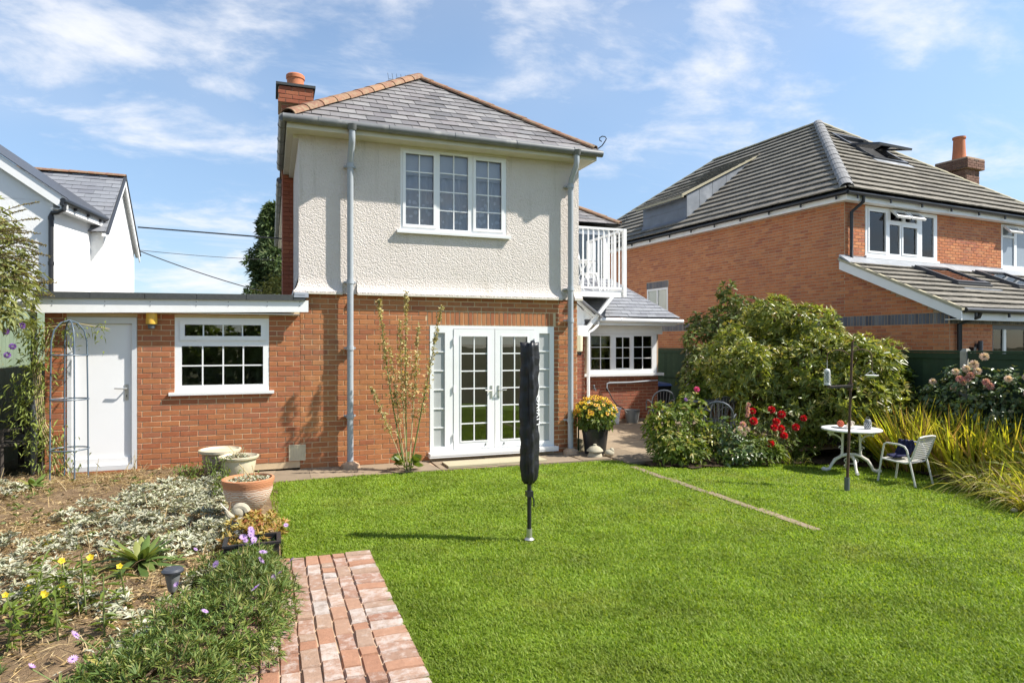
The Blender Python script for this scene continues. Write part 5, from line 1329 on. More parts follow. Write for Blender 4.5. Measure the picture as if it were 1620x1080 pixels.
# ================================================================== the white house on the left
wh = thing('white_house', 'white rendered house with black gutter and grey slate gable on the left', 'house', (-5.5, 18, 0))
C0, C1 = Vector((-4.56, 17.2, 0)), Vector((-4.15, 19.4, 0))
wdir = (C1 - C0).normalized()
mb = MB(); mb.hexa([(-11, 17.2, -.2), (-4.56, 17.2, -.2), (-4.15, 19.4, -.2), (-11, 19.4, -.2), (-11, 17.2, 5.0), (-4.56, 17.2, 5.0), (-4.15, 19.4, 5.0), (-11, 19.4, 5.0)])
mb.prism([(-4.56, 17.2, 5.0), (-4.3, 17.2, 4.95), (-7.6, 17.2, 7.25), (-10.9, 17.2, 4.95)], (0, 0.25, 0)); mb.build('wall', M['render_white'], wh)
mb = MB(); mb.prism([(-4.25, 17.07, 4.80), (-4.25, 17.07, 5.02), (-7.6, 17.07, 7.40), (-7.6, 17.07, 7.12), (-4.45, 17.07, 4.88)], (0, 0.04, 0)); mb.build('barge_board', M['white'], wh)
mb = MB(); mb.hexa([(-4.22, 17.04, 5.005), (-3.85, 19.5, 5.005), (-7.3, 19.5, 7.42), (-7.6, 17.04, 7.41), (-4.24, 17.04, 5.045), (-3.87, 19.5, 5.045), (-7.3, 19.5, 7.46), (-7.62, 17.04, 7.45)]); mb.build('roof', M['dark_metal'], wh)
mb = MB(); a = C0 + Vector((0.2, 0.0, 0)); b = C1 + Vector((0.2, 0, 0)); mb.beam(a + Vector((0, -.2, 4.88)), b + Vector((0, 0, 4.88)), 0.03, 0.2); mb.beam(a + Vector((-.1, -.2, 4.80)), b + Vector((-.1, 0, 4.80)), 0.2, 0.015); mb.build('fascia', M['white'], wh)
mb = MB(); mb.tube([a + Vector((0.06, -.3, 4.97)), b + Vector((0.06, 0.15, 4.97))], 0.06, 10); g = mb.build('gutter', M['black_pipe'], wh, smooth=True)
for k in range(5):
    c = (a + Vector((0.06, -.3, 4.97))).lerp(b + Vector((0.06, 0.15, 4.97)), k / 4); mb = MB(); mb.box(c.x - 0.05, c.x + 0.02, c.y - 0.04, c.y + 0.04, 4.86, 4.93); mb.build('gutter_bracket', M['black_pipe'], g)
mb = MB(); mb.tube([(-4.3, 16.98, 4.94), (-4.3, 16.98, 4.78), (-4.42, 17.05, 4.72), (-4.55, 17.12, 4.72), (-4.58, 17.13, 4.66), (-4.58, 17.13, 0)], 0.05, 10); dpw = mb.build('downpipe', M['black_pipe'], wh, smooth=True)
for z in (3.6, 4.6, 2.6):
    mb = MB(); mb.tube([(-4.58, 17.13, z - 0.04), (-4.58, 17.13, z + 0.04)], 0.062, 10); mb.build('pipe_collar', M['black_pipe'], dpw, smooth=True)
# cross wing
WX = -3.95
mb = MB(); mb.prism([(WX, 18.95, -.2), (WX, 22.85, -.2), (WX, 22.85, 4.68), (WX, 20.9, 6.42), (WX, 18.95, 4.68)], (-6, 0, 0)); mb.build('wing_wall', M['render_white'], wh)
sw_ = math.hypot(2.1, 1.86)
WR = Frame((-10, 18.8, 4.60), (1, 0, 0), (0, 2.1 / sw_, 1.86 / sw_))
mb = MB(); mb.face([WR.p(0, 0), WR.p(6.15, 0), WR.p(6.15, sw_), WR.p(0, sw_)]); mb.face([(-10, 20.9, 6.46), (-3.85, 20.9, 6.46), (-3.85, 23.0, 4.60), (-10, 23.0, 4.60)]); wr = mb.build('wing_roof', M['felt'], wh)
place_tiles(tile_jobs(WR, [(2.5, 0), (6.13, 0), (6.13, sw_), (2.5, sw_)], 0.20, 0.36, 0.008, 0.012, M['grey_slate'], wr, 0.006, 'slate'), 260, 'slate_field')
hip_run((-6.9, 20.9, 6.50), (-3.84, 20.9, 6.50), M['hip_tile'], wr, 0.46, 0.10)
for y0, y1 in ((20.9, 18.75), (20.9, 23.05)):
    mb = MB(); z1 = 6.44 - abs(y1 - y0) * 1.86 / 2.1
    mb.prism([(WX + 0.10, y0, 6.24), (WX + 0.10, y0, 6.45), (WX + 0.10, y1, z1), (WX + 0.10, y1, z1 - 0.19)], (0.03, 0, 0)); mb.prism([(WX + 0.001, y0, 6.40), (WX + 0.001, y0, 6.44), (WX + 0.001, y1, z1 - 0.012), (WX + 0.001, y1, z1 - 0.05)], (0.098, 0, 0)); mb.build('barge_board', M['white'], wh)
    mb = MB(); mb.prism([(WX + 0.10, y0, 6.452), (WX + 0.10, y0, 6.485), (WX + 0.10, y1, z1 + 0.035), (WX + 0.10, y1, z1 + 0.002)], (0.06, 0, 0)); mb.build('verge', M['dark_metal'], wh)
# cables
def cable(a, b, sag, r, label):
    a, b = Vector(a), Vector(b); mb = MB()
    mb.tube([a.lerp(b, k / 12) - Vector((0, 0, sag * 4 * (k / 12) * (1 - k / 12))) for k in range(13)], r, 5)
    o = mb.build('cable', M['wire'], None, tuple(a), smooth=True); tag(o, label, 'cable', 'overhead cables from the white house')
cable((-3.85, 22.9, 5.42), (0.45, 19.0, 4.70), 0.0, 0.022, 'thick black overhead cable, uppermost of the cables leaving the white house')
cable((-3.9, 22.9, 4.72), (0.2, 26.2, 5.0), 0.05, 0.009, 'thin grey overhead cable strung level between white house and tall conifer')
cable((-3.88, 22.95, 4.72), (1.0, 23.6, 3.3), 0.12, 0.016, 'slack black cable dropping from white gable towards the conifer')

# ================================================================== fences
fence = thing('wooden_fence', 'dark green closeboard fence with concrete posts along the right boundary', 'fence', (10.8, 9, -0.2))
FX = 10.80
posts = [3.75, 5.65, 7.55, 9.46, 11.37, 13.28, 15.19, 17.1]
for y in posts:
    mb = MB(); zt = 1.80 if abs(y - 9.46) < .1 else 1.735
    mb.hexa([(FX - .06, y - .055, -.6), (FX + .06, y - .055, -.6), (FX + .06, y + .055, -.6), (FX - .06, y + .055, -.6), (FX - .06, y - .055, zt - .05), (FX + .06, y - .055, zt - .05), (FX + .06, y + .055, zt - .05), (FX - .06, y + .055, zt - .05)])
    mb.hexa([(FX - .06, y - .055, zt - .05), (FX + .06, y - .055, zt - .05), (FX + .06, y + .055, zt - .05), (FX - .06, y + .055, zt - .05), (FX - .03, y - .03, zt), (FX + .03, y - .03, zt), (FX + .03, y + .03, zt), (FX - .03, y + .03, zt)])
    mb.build('post', M['concrete'], fence)
mb = MB(); mb.hexa([(-.006, -.075, 0), (.012, -.075, 0), (.006, .075, 0), (-.006, .075, 0), (-.006, -.075, 1.58), (.012, -.075, 1.58), (.006, .075, 1.58), (-.006, .075, 1.58)]); fbm = mb.mesh('board'); fbm.materials.append(M['fence_green'])
for i in range(len(posts) - 1):
    y0, y1 = posts[i] + .06, posts[i + 1] - .06
    n = 13
    for k in range(n):
        y = y0 + (y1 - y0) * (k + .5) / n
        inst('board', fbm, fence, Matrix.Translation((FX - .012 + random.uniform(-.004, .004), y, 0.08)) @ Matrix.Rotation(random.gauss(0, .006), 4, 'X') @ Matrix.Rotation(R(4), 4, 'Z'))
    mb = MB(); mb.box(FX - .045, FX + .045, y0, y1, 1.665, 1.70); mb.build('capping_rail', M['fence_green'], fence)
    mb = MB(); mb.box(FX - .035, FX - .014, y0, y1, 1.565, 1.66); mb.build('top_batten', M['fence_green'], fence)
    mb = MB(); mb.box(FX - .05, FX - .016, y0, y1, 0.86, 0.94); mb.build('rail', M['fence_green'], fence)
    mb = MB(); mb.box(FX - .03, FX + .03, y0, y1, -0.25, 0.08); mb.build('gravel_board', M['concrete'] if False else M['fence_green'], fence)
lf = thing('board_fence', 'pale green painted board fence beside the garage behind the butterfly bush', 'fence', (-3.62, 12, 0))
y = 8.6
while y < 16.4:
    mb = MB(); mb.box(-3.64 + random.uniform(-.004, .004), -3.618, y + .004, y + .146, 0.02, 2.36 + random.uniform(-.01, .01)); mb.build('board', M['pale_green'], lf); y += 0.15
for z in (0.4, 1.95):
    mb = MB(); mb.box(-3.70, -3.642, 8.6, 16.4, z, z + .09); mb.build('rail', M['pale_green'], lf)

# ================================================================== garden objects
# clothes airer folded in its cover
air = thing('clothes_airer', 'folded rotary clothes airer in a tall black cover standing in the lawn', 'clothes airer', (2.24, 5.61, -0.01))
mb = MB(); mb.tube([(2.24, 5.61, -0.15), (2.24, 5.61, 0.10)], 0.026, 12); mb.lathe([(0.035, 0.0), (0.05, 0.004), (0.03, 0.02)], (2.24, 5.61, 0), 12); mb.build('ground_socket', M['steel'], air, smooth=True)
mb = MB(); mb.tube([(2.24, 5.61, 0.02), (2.24, 5.61, 1.80)], 0.020, 12); mb.tube([(2.262, 5.60, 0.40), (2.275, 5.59, 0.38), (2.278, 5.588, 0.30)], 0.006, 6); mb.box(2.21, 2.27, 5.58, 5.64, 0.40, 0.45); mb.build('pole', M['black_plastic'], air, smooth=True)
def cover_mesh():
    n, lev = 28, 40; V = []; zs = [0.515 + (1.815 - 0.515) * (k / lev) for k in range(lev + 1)]
    for k, z in enumerate(zs):
        t = k / lev
        for j in range(n):
            a = 2 * math.pi * j / n + 0.25
            r = 0.060 + 0.019 * math.cos(4 * a) + 0.006 * math.cos(2 * a + 1.0)            # four folded arms
            r *= 1.0 + 0.18 * math.sin(min(1, t * 6) * math.pi / 2) * (1 - t * 0.25) - 0.02
            if t < 0.06: r *= 0.55 + 0.45 * math.sqrt(t / 0.06)
            r += 0.006 * math.sin(9 * t + 3 * a) + 0.004 * math.sin(31 * t + 5 * a + math.sin(17 * t)) + 0.003 * math.sin(57 * t - 2 * a)
            zz_ = z
            if t > 0.985: zz_ += 0.010 * max(0, math.cos(4 * a))
            V.append((2.24 + r * math.cos(a), 5.61 + r * math.sin(a), zz_))
    Fc = []
    for k in range(lev):
        for j in range(n): Fc.append((k * n + j, k * n + (j + 1) % n, (k + 1) * n + (j + 1) % n, (k + 1) * n + j))
    c = len(V); V.append((2.24, 5.61, 1.80)); Fc += [(lev * n + j, lev * n + (j + 1) % n, c) for j in range(n)]
    c2 = len(V); V.append((2.24, 5.61, 0.52)); Fc += [((j + 1) % n, j, c2) for j in range(n)]
    off = org(air)
    me = bpy.data.meshes.new('cover'); me.from_pydata([tuple(Vector(v) - off) for v in V], [], Fc); me.polygons.foreach_set('use_smooth', [True] * len(Fc)); me.update()
    return link_mesh('cover', me, M['cover'], air)
cover_mesh()
mb = MB(); mb.lathe([(0.03, 1.79), (0.022, 1.835), (0.0, 1.842)], (2.27, 5.60, 0), 8); mb.build('cap', M['black_plastic'], air)
tcv = bpy.data.curves.new('lettering', 'FONT'); tcv.body = 'LIVIVO'; tcv.size = 0.082; tcv.extrude = 0.0008; tcv.align_x = 'CENTER'; tcv.align_y = 'CENTER'; tcv.space_character = 1.15
tmp = bpy.data.objects.new('lettering_curve', tcv); col.objects.link(tmp); bpy.context.view_layer.update()
tme = bpy.data.meshes.new_from_object(tmp.evaluated_get(bpy.context.evaluated_depsgraph_get())); bpy.data.objects.remove(tmp); tme.materials.clear()
tx = link_mesh('lettering', tme, M['lettering'], air)
rd = Vector((math.cos(R(-50)), math.sin(R(-50)), 0))      # outward normal of the printed side
tm = Matrix.Identity(4); upv = Vector((0, 0, 1)); yv = rd.cross(upv)
yv = rd.cross(upv) * 1.0
for i in range(3): tm[i][0] = upv[i]; tm[i][1] = rd.cross(upv)[i]; tm[i][2] = rd[i]
tm.translation = Vector((2.24, 5.61, 1.20)) + rd * 0.094 - org(air)
tx.matrix_local = tm; ORG[tx.name] = Vector((0, 0, 0))

# bird feeder pole
fp = thing('bird_feeder_pole', 'rusty garden pole with hooked arms and a small side tray on the lawn', 'bird feeder', (7.04, 6.48, -0.15))
top = Vector((7.12, 6.46, 1.84)); base = Vector((7.04, 6.48, -0.3))
mb = MB(); mb.tube([base, base.lerp(top, .5), top], [0.020, 0.017, 0.014], 10); mb.build('pole', M['rust'], fp, smooth=True)
mb = MB(); mb.tube([(7.045, 6.48, -.3), (7.05, 6.48, 0.07)], 0.033, 10); mb.build('ground_socket', M['charcoal'], fp, smooth=True)
vr = Vector((math.cos(cam_yaw), -math.sin(cam_yaw), 0))
def P_(s, z): return Vector((7.08, 6.47, 0)) + vr * s + Vector((0, 0, z))
mb = MB(); mb.tube([P_(0.02, 1.66)] + [P_(-0.02 - 0.135 + 0.135 * math.cos(a), 1.66 + 0.07 * math.sin(a)) for a in np.linspace(0.2, math.pi, 9)] + [P_(-0.29, 1.60)], 0.006, 6); mb.build('hook_arm', M['rust'], fp, smooth=True)
mb = MB(); mb.tube([P_(0.03, 1.62)] + [P_(0.03 + 0.13 - 0.13 * math.cos(a), 1.66 + 0.08 * math.sin(a)) for a in np.linspace(0.2, math.pi, 9)] + [P_(0.295, 1.52), P_(0.29, 1.46)], 0.006, 6); mb.build('hook_arm', M['rust'], fp, smooth=True)
mb = MB(); mb.tube([P_(0.03, 1.70)] + [P_(0.03 + 0.05 - 0.05 * math.cos(a), 1.72 + 0.06 * math.sin(a)) for a in np.linspace(0.2, 2.6, 7)], 0.006, 6); mb.build('hook_arm', M['rust'], fp, smooth=True)
mb = MB(); a, b = P_(-0.27, 1.24), P_(0.02, 1.255); mb.beam(a, b, 0.09, 0.02); mb.beam(a + Vector((0, 0, .015)), b + Vector((0, 0, .015)), 0.10, 0.012); mb.build('side_tray', M['wood_dark'], fp)
mb = MB(); mb.tube([P_(0.0, 1.20), P_(0.02, 1.30)], 0.032, 8); mb.build('clamp', M['rust'], fp, smooth=True)
ln = thing('hanging_lantern', 'small white pierced metal lantern hanging from the left pole hook', 'lantern', tuple(P_(-0.29, 1.40)))
lc = P_(-0.29, 0)
mb = MB(); mb.tube([lc + Vector((0, 0, 1.605)), lc + Vector((0, 0, 1.53)), lc + Vector((0, 0, 1.485))], 0.004, 5); mb.build('wire_hanger', M['steel'], ln)
mb = MB()
mb.lathe([(0.034, 1.285), (0.036, 1.30), (0.036, 1.305)], lc, 14); mb.lathe([(0.036, 1.45), (0.036, 1.462), (0.028, 1.478), (0.008, 1.487)], lc, 14); mb.lathe([(0.046, 1.275), (0.046, 1.283)], lc, 14)
for k in range(12):
    for q in range(5):
        a = 2 * math.pi * (k + 0.5 * (q % 2)) / 12; c = lc + Vector((0.035 * math.cos(a), 0.035 * math.sin(a), 1.318 + q * 0.029)); tdir = Vector((-math.sin(a), math.cos(a), 0))
        mb.beam(c - tdir * 0.006 - Vector((0, 0, .012)), c + tdir * 0.006 + Vector((0, 0, .014)), 0.008, 0.005); mb.beam(c + tdir * 0.006 - Vector((0, 0, .012)), c - tdir * 0.006 + Vector((0, 0, .014)), 0.006, 0.004)
mb.build('pierced_body', M['lantern'], ln)
mb = MB(); mb.lathe([(0.024, 1.286), (0.024, 1.45)], lc, 10); mb.build('candle_glass', M['charcoal'], ln)
sd = thing('hanging_dish', 'shallow white feeding dish hanging from the right pole hook', 'bird feeder', tuple(P_(0.29, 1.40)))
dc = P_(0.29, 0)
mb = MB(); mb.lathe([(0.0, 1.375), (0.05, 1.378), (0.085, 1.40), (0.08, 1.405), (0.045, 1.388), (0.0, 1.386)], dc, 18); mb.build('dish', M['lantern'], sd, smooth=True)
mb = MB()
for a in (0.4, 2.5, 4.6): mb.tube([dc + Vector((0.08 * math.cos(a), 0.08 * math.sin(a), 1.40)), dc + Vector((0, 0, 1.465))], 0.003, 4)
mb.build('chain', M['steel'], sd)

# cast iron table
TB = Vector((8.42, 7.66, gz(8.42, 7.66)))
tb = thing('garden_table', 'round speckled white table on ornate white cast iron legs by the bushes', 'table', tuple(TB)); ORG[tb.name] = Vector((0, 0, 0))
tb.rotation_euler[2] = R(-33)
mb = MB(); mb.lathe([(0.0, 0.645), (0.40, 0.645), (0.425, 0.655), (0.43, 0.668), (0.42, 0.68), (0.0, 0.682)], (0, 0, 0), 40); mb.build('table_top', M['table_top'], tb, smooth=True)
for s in (-1, 1):
    mb = MB()
    mb.tube([(s * 0.12, 0, 0.64), (s * 0.125, 0, 0.45), (s * 0.13, 0, 0.28), (s * 0.15, 0, 0.24), (s * 0.23, 0, 0.19), (s * 0.28, 0, 0.11), (s * 0.31, 0, 0.045), (s * 0.36, 0, 0.028), (s * 0.40, 0, 0.045)], [0.02, 0.017, 0.02, 0.024, 0.026, 0.022, 0.024, 0.028, 0.026], 8)
    mb.ball((s * 0.39, 0, 0.035), (0.042, 0.035, 0.035), 8, 6)
    lg = mb.build('leg', M['white_iron'], tb, smooth=True)
    mb = MB(); mb.tube([(s * 0.13, 0, 0.46), (s * 0.15, 0, 0.52), (s * 0.20, 0, 0.56), (s * 0.27, 0, 0.59), (s * 0.33, 0, 0.63)], [0.012, 0.014, 0.014, 0.016, 0.02], 6)
    for k in range(5): a = k * 1.25; mb.ball((s * (0.29 + 0.035 * math.cos(a)), 0, 0.60 + 0.03 * math.sin(a)), (0.02, 0.014, 0.02), 6, 5)
    mb.tube([(s * (0.145 + 0.035 * math.cos(a) * (1 - a / 9)), 0, 0.37 + 0.035 * math.sin(a) * (1 - a / 9)) for a in np.linspace(0, 6, 12)], 0.008, 5); mb.build('scroll', M['white_iron'], lg, smooth=True)
for s in (-1, 1):
    mb = MB(); mb.tube([(0, s * 0.03, 0.25), (0, s * 0.12, 0.24), (0, s * 0.20, 0.19), (0, s * 0.25, 0.09), (0, s * 0.31, 0.028), (0, s * 0.35, 0.04)], [0.024, 0.024, 0.022, 0.02, 0.025, 0.022], 8); mb.build('leg', M['white_iron'], tb, smooth=True)
mb = MB(); mb.tube([(-0.14, 0, 0.25), (-0.05, 0, 0.275), (0.05, 0, 0.275), (0.14, 0, 0.25)], 0.026, 8); mb.tube([(0.1 * math.cos(a), 0, 0.18 + 0.05 * math.sin(a)) for a in np.linspace(0, 6.28, 16)], 0.008, 5); mb.build('stretcher', M['white_iron'], tb, smooth=True)
zt = TB.z + 0.683
def on_table(s, d): return Vector((TB.x, TB.y, zt)) + vr * s + Vector((math.sin(cam_yaw), math.cos(cam_yaw), 0)) * d
p = on_table(-0.09, 0.05)
pl = thing('plate', 'pale shallow plate on the white table under the ornaments', 'plate', tuple(p)); ORG[pl.name] = Vector((0, 0, 0))
mb = MB(); mb.lathe([(0.0, 0.0), (0.10, 0.0), (0.17, 0.016), (0.165, 0.02), (0.095, 0.008), (0.0, 0.008)], (0, 0, 0), 24); mb.build('dish', M['lantern'], pl, smooth=True)
q = p + vr * -0.05
rb = thing('coral_ball', 'round orange coral ball ornament on the plate', 'ornament', tuple(q)); ORG[rb.name] = Vector((0, 0, 0))
mb = MB()
for k in range(60):
    a = k * 2.399; z = 1 - 2 * (k + .5) / 60; r = math.sqrt(1 - z * z); mb.ball((0.042 * r * math.cos(a), 0.042 * r * math.sin(a), 0.06 + 0.042 * z), 0.0125, 5, 4)
mb.build('body', M['red_clay'], rb, smooth=True)
tw = thing('twig_ring', 'bleached white twisted twig rings lying on the plate', 'ornament', tuple(p + vr * 0.09)); ORG[tw.name] = Vector((0, 0, 0))
for k in range(5):
    mb = MB(); c = Vector((-0.03 + 0.03 * k, 0.01 * (k % 2), 0.055)); r = 0.05 - 0.004 * k
    mb.tube([c + Vector((r * math.cos(a), 0.02 * math.sin(2 * a + k) + 0.02 * k - .04, r * math.sin(a))) for a in np.linspace(0, 6.28, 18)], 0.006, 5); mb.build('ring', M['white_wood'], tw, smooth=True)
jq = on_table(0.19, -0.12)
jg = thing('table_lantern', 'black and white pierced lantern with pointed lid at the table edge', 'lantern', tuple(jq)); ORG[jg.name] = Vector((0, 0, 0))
mb = MB(); mb.lathe([(0.045, 0.0), (0.048, 0.01), (0.048, 0.10)], (0, 0, 0), 14); mb.build('candle_glass', M['charcoal'], jg)
mb = MB()
for k in range(11):
    for r_ in range(4): a = 2 * math.pi * (k + .5 * (r_ % 2)) / 11; mb.ball((0.048 * math.cos(a), 0.048 * math.sin(a), 0.016 + r_ * 0.024), (0.009, 0.009, 0.008), 5, 4)
mb.build('pierced_body', M['lantern'], jg)
mb = MB(); mb.lathe([(0.054, 0.098), (0.052, 0.11), (0.038, 0.145), (0.03, 0.15), (0.0, 0.15)], (0, 0, 0), 14); mb.tube([(0.052 * math.cos(a), 0, 0.11 + 0.075 * math.sin(a)) for a in np.linspace(0, 3.14, 10)], 0.003, 5); mb.build('lid', M['bucket'], jg, smooth=True)

# metal garden chair with a dark cloth
def garden_chair(name, label, loc, rz, mat, slat=13, group=None):
    t = thing(name, label, 'chair', loc, group); t.rotation_euler[2] = rz; ORG[t.name] = Vector((0, 0, 0))
    for s in (-1, 1):
        mb = MB(); mb.tube([(s * .22, -.26, 0), (s * .215, -.21, .34), (s * .215, -.20, .40), (s * .218, -.17, .545), (s * .22, -.13, .57), (s * .22, .05, .565), (s * .22, .12, .545), (s * .215, .15, .50), (s * .21, .19, .33), (s * .215, .27, 0)], 0.014, 8); mb.build('arm_and_leg_frame', mat, t, smooth=True)
        mb = MB(); mb.tube([(s * .20, -.215, .335), (s * .20, 0, .315), (s * .195, .14, .31), (s * .195, .185, .335), (s * .20, .24, .48), (s * .195, .31, .685)], 0.012, 8); mb.build('seat_rail', mat, t, smooth=True)
    mb = MB(); mb.tube([(-.195, .31, .685), (-.1, .32, .70), (.1, .32, .70), (.195, .31, .685)], 0.013, 8); mb.build('top_rail', mat, t, smooth=True)
    for k in range(slat):
        f = k / (slat - 1); y = -.215 + .38 * f; z = .338 - .024 * math.sin(min(1, f * 1.1) * math.pi * .6)
        mb = MB(); mb.beam((-.195, y, z), (.195, y, z), 0.020, 0.007); mb.build('seat_slat', mat, t)
    for k in range(slat - 2):
        f = k / (slat - 3); y = .198 + .105 * f; z = .375 + .29 * f
        mb = MB(); mb.beam((-.195, y, z), (.195, y, z), 0.007, 0.019); mb.build('back_slat', mat, t)
    return t
gc = garden_chair('garden_chair', 'pale grey slatted metal armchair on the lawn with a dark cloth on it', (8.52, 6.83, gz(8.5, 6.83)), R(189), M['grey_chair'])
ck = thing('folded_cloth', 'crumpled navy blue cloth draped over the arm and seat front of the metal armchair', 'cloth', (8.4, 7.02, 0.18)); ORG[ck.name] = Vector((0, 0, 0)); ck.rotation_euler[2] = R(189)
def cloth_mesh():
    n, m = 22, 26; V, Fc = [], []
    for i in range(n + 1):
        for j in range(m + 1):
            u, v = i / n, j / m
            # from the seat up over the arm and down outside
            s = v * 3.0
            if s < 1: x, z = 0.08 - s * 0.26, 0.03 + 0.012 * math.sin(u * 9)
            elif s < 2: x, z = -0.18 - 0.03 * (s - 1), 0.03 + (s - 1) * 0.225
            else: x, z = -0.21 - 0.03 * math.sin((s - 2) * 3.1) - 0.02 * (s - 2), 0.255 - (s - 2) * 0.20
            y = -0.17 + 0.22 * u * (0.7 + 0.3 * math.sin(v * 3.1)) + 0.02 * math.sin(v * 14)
            x += 0.014 * math.sin(u * 21 + v * 7); z += 0.014 * math.sin(u * 17 - v * 11) * (1 if s < 1.9 else 0.6)
            V.append((x + 0.03, y, z))
    for i in range(n):
        for j in range(m): a = i * (m + 1) + j; Fc.append((a, a + m + 1, a + m + 2, a + 1))
    me = bpy.data.meshes.new('cloth'); me.from_pydata(V, [], Fc); me.polygons.foreach_set('use_smooth', [True] * len(Fc)); me.update(); return me
co = link_mesh('fabric', cloth_mesh(), M['navy'], ck)
ck.location = gc.matrix_basis @ Vector((0, 0, 0)) if False else (8.52, 6.83, gz(8.5, 6.83) + 0.345)
sm_ = co.modifiers.new('thickness', 'SOLIDIFY'); sm_.thickness = 0.008
co.location = (0.02, -0.02, 0)

# charcoal patio set half hidden behind the flowers
def arch_chair(name, label, loc, rz, group):
    t = thing(name, label, 'chair', loc, group); t.rotation_euler[2] = rz; ORG[t.name] = Vector((0, 0, 0)); m = M['charcoal']
    arc = [(-.22, .22, .43), (-.225, .26, .65)] + [(.225 * -math.cos(a), .27 + .05 * math.sin(a), .68 + .2 * math.sin(a)) for a in np.linspace(0.15, math.pi - .15, 9)] + [(.225, .26, .65), (.22, .22, .43)]
    mb = MB(); mb.tube(arc, 0.016, 8); mb.build('back_frame', m, t, smooth=True)
    for k in range(5):
        x = -.13 + .065 * k; mb = MB(); mb.tube([(x * .7, .22, .44), (x, .30, .70 + .17 * math.sqrt(max(0, 1 - (x / .23) ** 2)))], 0.008, 6); mb.build('back_bar', m, t, smooth=True)
    mb = MB(); mb.lathe([(0.0, .42), (.23, .42), (.245, .435), (.23, .45), (0.0, .445)], (0, 0, 0), 18); mb.build('seat', m, t)
    for s in (-1, 1):
        mb = MB(); mb.tube([(s * .225, .25, .62), (s * .26, .08, .66), (s * .26, -.10, .65), (s * .25, -.20, .58), (s * .24, -.22, .43)], 0.013, 8); mb.build('armrest', m, t, smooth=True)
        for yy in (-.19, .21): mb = MB(); mb.tube([(s * .2, yy, .43), (s * .24, yy * 1.25, 0)], 0.014, 8); mb.build('leg', m, t, smooth=True)
    return t
gp = 'charcoal patio chairs behind the flowers'
arch_chair('patio_chair', 'charcoal patio chair with arched barred back nearest the kitchen window wall', (7.55, 11.6, 0), R(160), gp)
arch_chair('patio_chair', 'charcoal patio chair with wide arched back at the middle of the patio table', (7.55, 9.85, 0), R(175), gp)
arch_chair('patio_chair', 'charcoal patio chair with bowed back nearest the red flowers', (6.95, 8.95, 0), R(140), gp)
pt = thing('patio_table', 'round charcoal patio table behind the rose bushes', 'table', (8.1, 10.6, 0)); ORG[pt.name] = Vector((0, 0, 0))
mb = MB(); mb.lathe([(0.0, .70), (.55, .70), (.57, .715), (.55, .73), (0.0, .73)], (0, 0, 0), 28); mb.build('table_top', M['charcoal'], pt)
for k in range(4): a = k * math.pi / 2 + .4; mb = MB(); mb.tube([(.4 * math.cos(a), .4 * math.sin(a), .7), (.35 * math.cos(a), .35 * math.sin(a), 0)], 0.018, 8); mb.build('leg', M['charcoal'], pt, smooth=True)

# by the kitchen wall: tub, bucket, hose, recycling bin
tu = thing('storage_tub', 'square white plastic tub with small red print against the extension wall', 'tub', (7.27, 13.22, 0)); ORG[tu.name] = Vector((0, 0, 0))
mb = MB(); mb.hexa([(-.15, -.13, 0), (.15, -.13, 0), (.15, .13, 0), (-.15, .13, 0), (-.18, -.155, .34), (.18, -.155, .34), (.18, .155, .34), (-.18, .155, .34)]); mb.build('body', M['tub'], tu)
mb = MB(); mb.box(-.195, .195, -.17, .17, .335, .365); mb.build('rim', M['tub'], tu)
mb = MB(); mb.box(0.0, .10, -.158, -.152, .26, .285); mb.build('print', M['red'], tu)
bk = thing('bucket', 'dark grey plastic bucket with handle beside the white tub', 'bucket', (7.83, 13.2, 0)); ORG[bk.name] = Vector((0, 0, 0))
mb = MB(); mb.lathe([(.13, 0), (.135, .01), (.175, .28), (.185, .285), (.185, .30), (.168, .30), (.128, .02), (0, .02)], (0, 0, 0), 20); mb.build('body', M['bucket'], bk, smooth=True)
mb = MB(); mb.tube([(.185 * math.cos(a), -.10 * math.sin(a), .29 - .10 * math.sin(a)) for a in np.linspace(0, math.pi, 12)], .006, 6); mb.build('handle', M['steel'], bk, smooth=True)
mb = MB(); mb.tube([(7.30, 13.44, 0.75), (7.30, 13.42, 0.90), (7.36, 13.42, .915), (7.9, 13.42, .915), (8.5, 13.42, .945), (8.66, 13.44, .95)], .018, 8)
hp = mb.build('hose_pipe', M['pipe'], None, (7.3, 13.42, .9), smooth=True); tag(hp, 'pale grey pipe running level across the brick under the kitchen window', 'pipe')
mb = MB(); mb.tube([(7.30, 13.43, .78), (7.33, 13.38, .70), (7.40, 13.36, .55), (7.52, 13.36, .4), (7.72, 13.36, .3)], .014, 8); mb.ball((7.30, 13.42, .76), .035, 8, 6); mb.build('tap_hose', M['black_plastic'], hp, smooth=True)
mb = MB(); mb.tube([(6.95, 13.45, .78), (6.95, 13.40, .82), (6.98, 13.38, .74)], .02, 8); mb.ball((6.95, 13.41, .85), .03, 8, 6); tp = mb.build('garden_tap', M['charcoal'], None, (6.95, 13.45, .78), smooth=True); tag(tp, 'small dark garden tap on the extension wall above the potted flowers', 'tap')
bn = thing('recycling_bin', 'blue lidded bin in the dark gap beside the kitchen extension', 'bin', (9.06, 14.2, 0)); bn.scale = (1, 1, .82); ORG[bn.name] = Vector((0, 0, 0))
mb = MB(); mb.hexa([(-.22, -.25, 0), (.22, -.25, 0), (.22, .25, 0), (-.22, .25, 0), (-.28, -.33, .95), (.28, -.33, .95), (.28, .33, .95), (-.28, .33, .95)]); mb.build('body', M['black_plastic'], bn)
mb = MB(); mb.hexa([(-.30, -.36, .95), (.30, -.36, .95), (.30, .36, .95), (-.30, .36, .95), (-.27, -.3, 1.02), (.27, -.3, 1.02), (.27, .36, 1.06), (-.27, .36, 1.06)]); mb.build('lid', M['blue_lid'], bn)

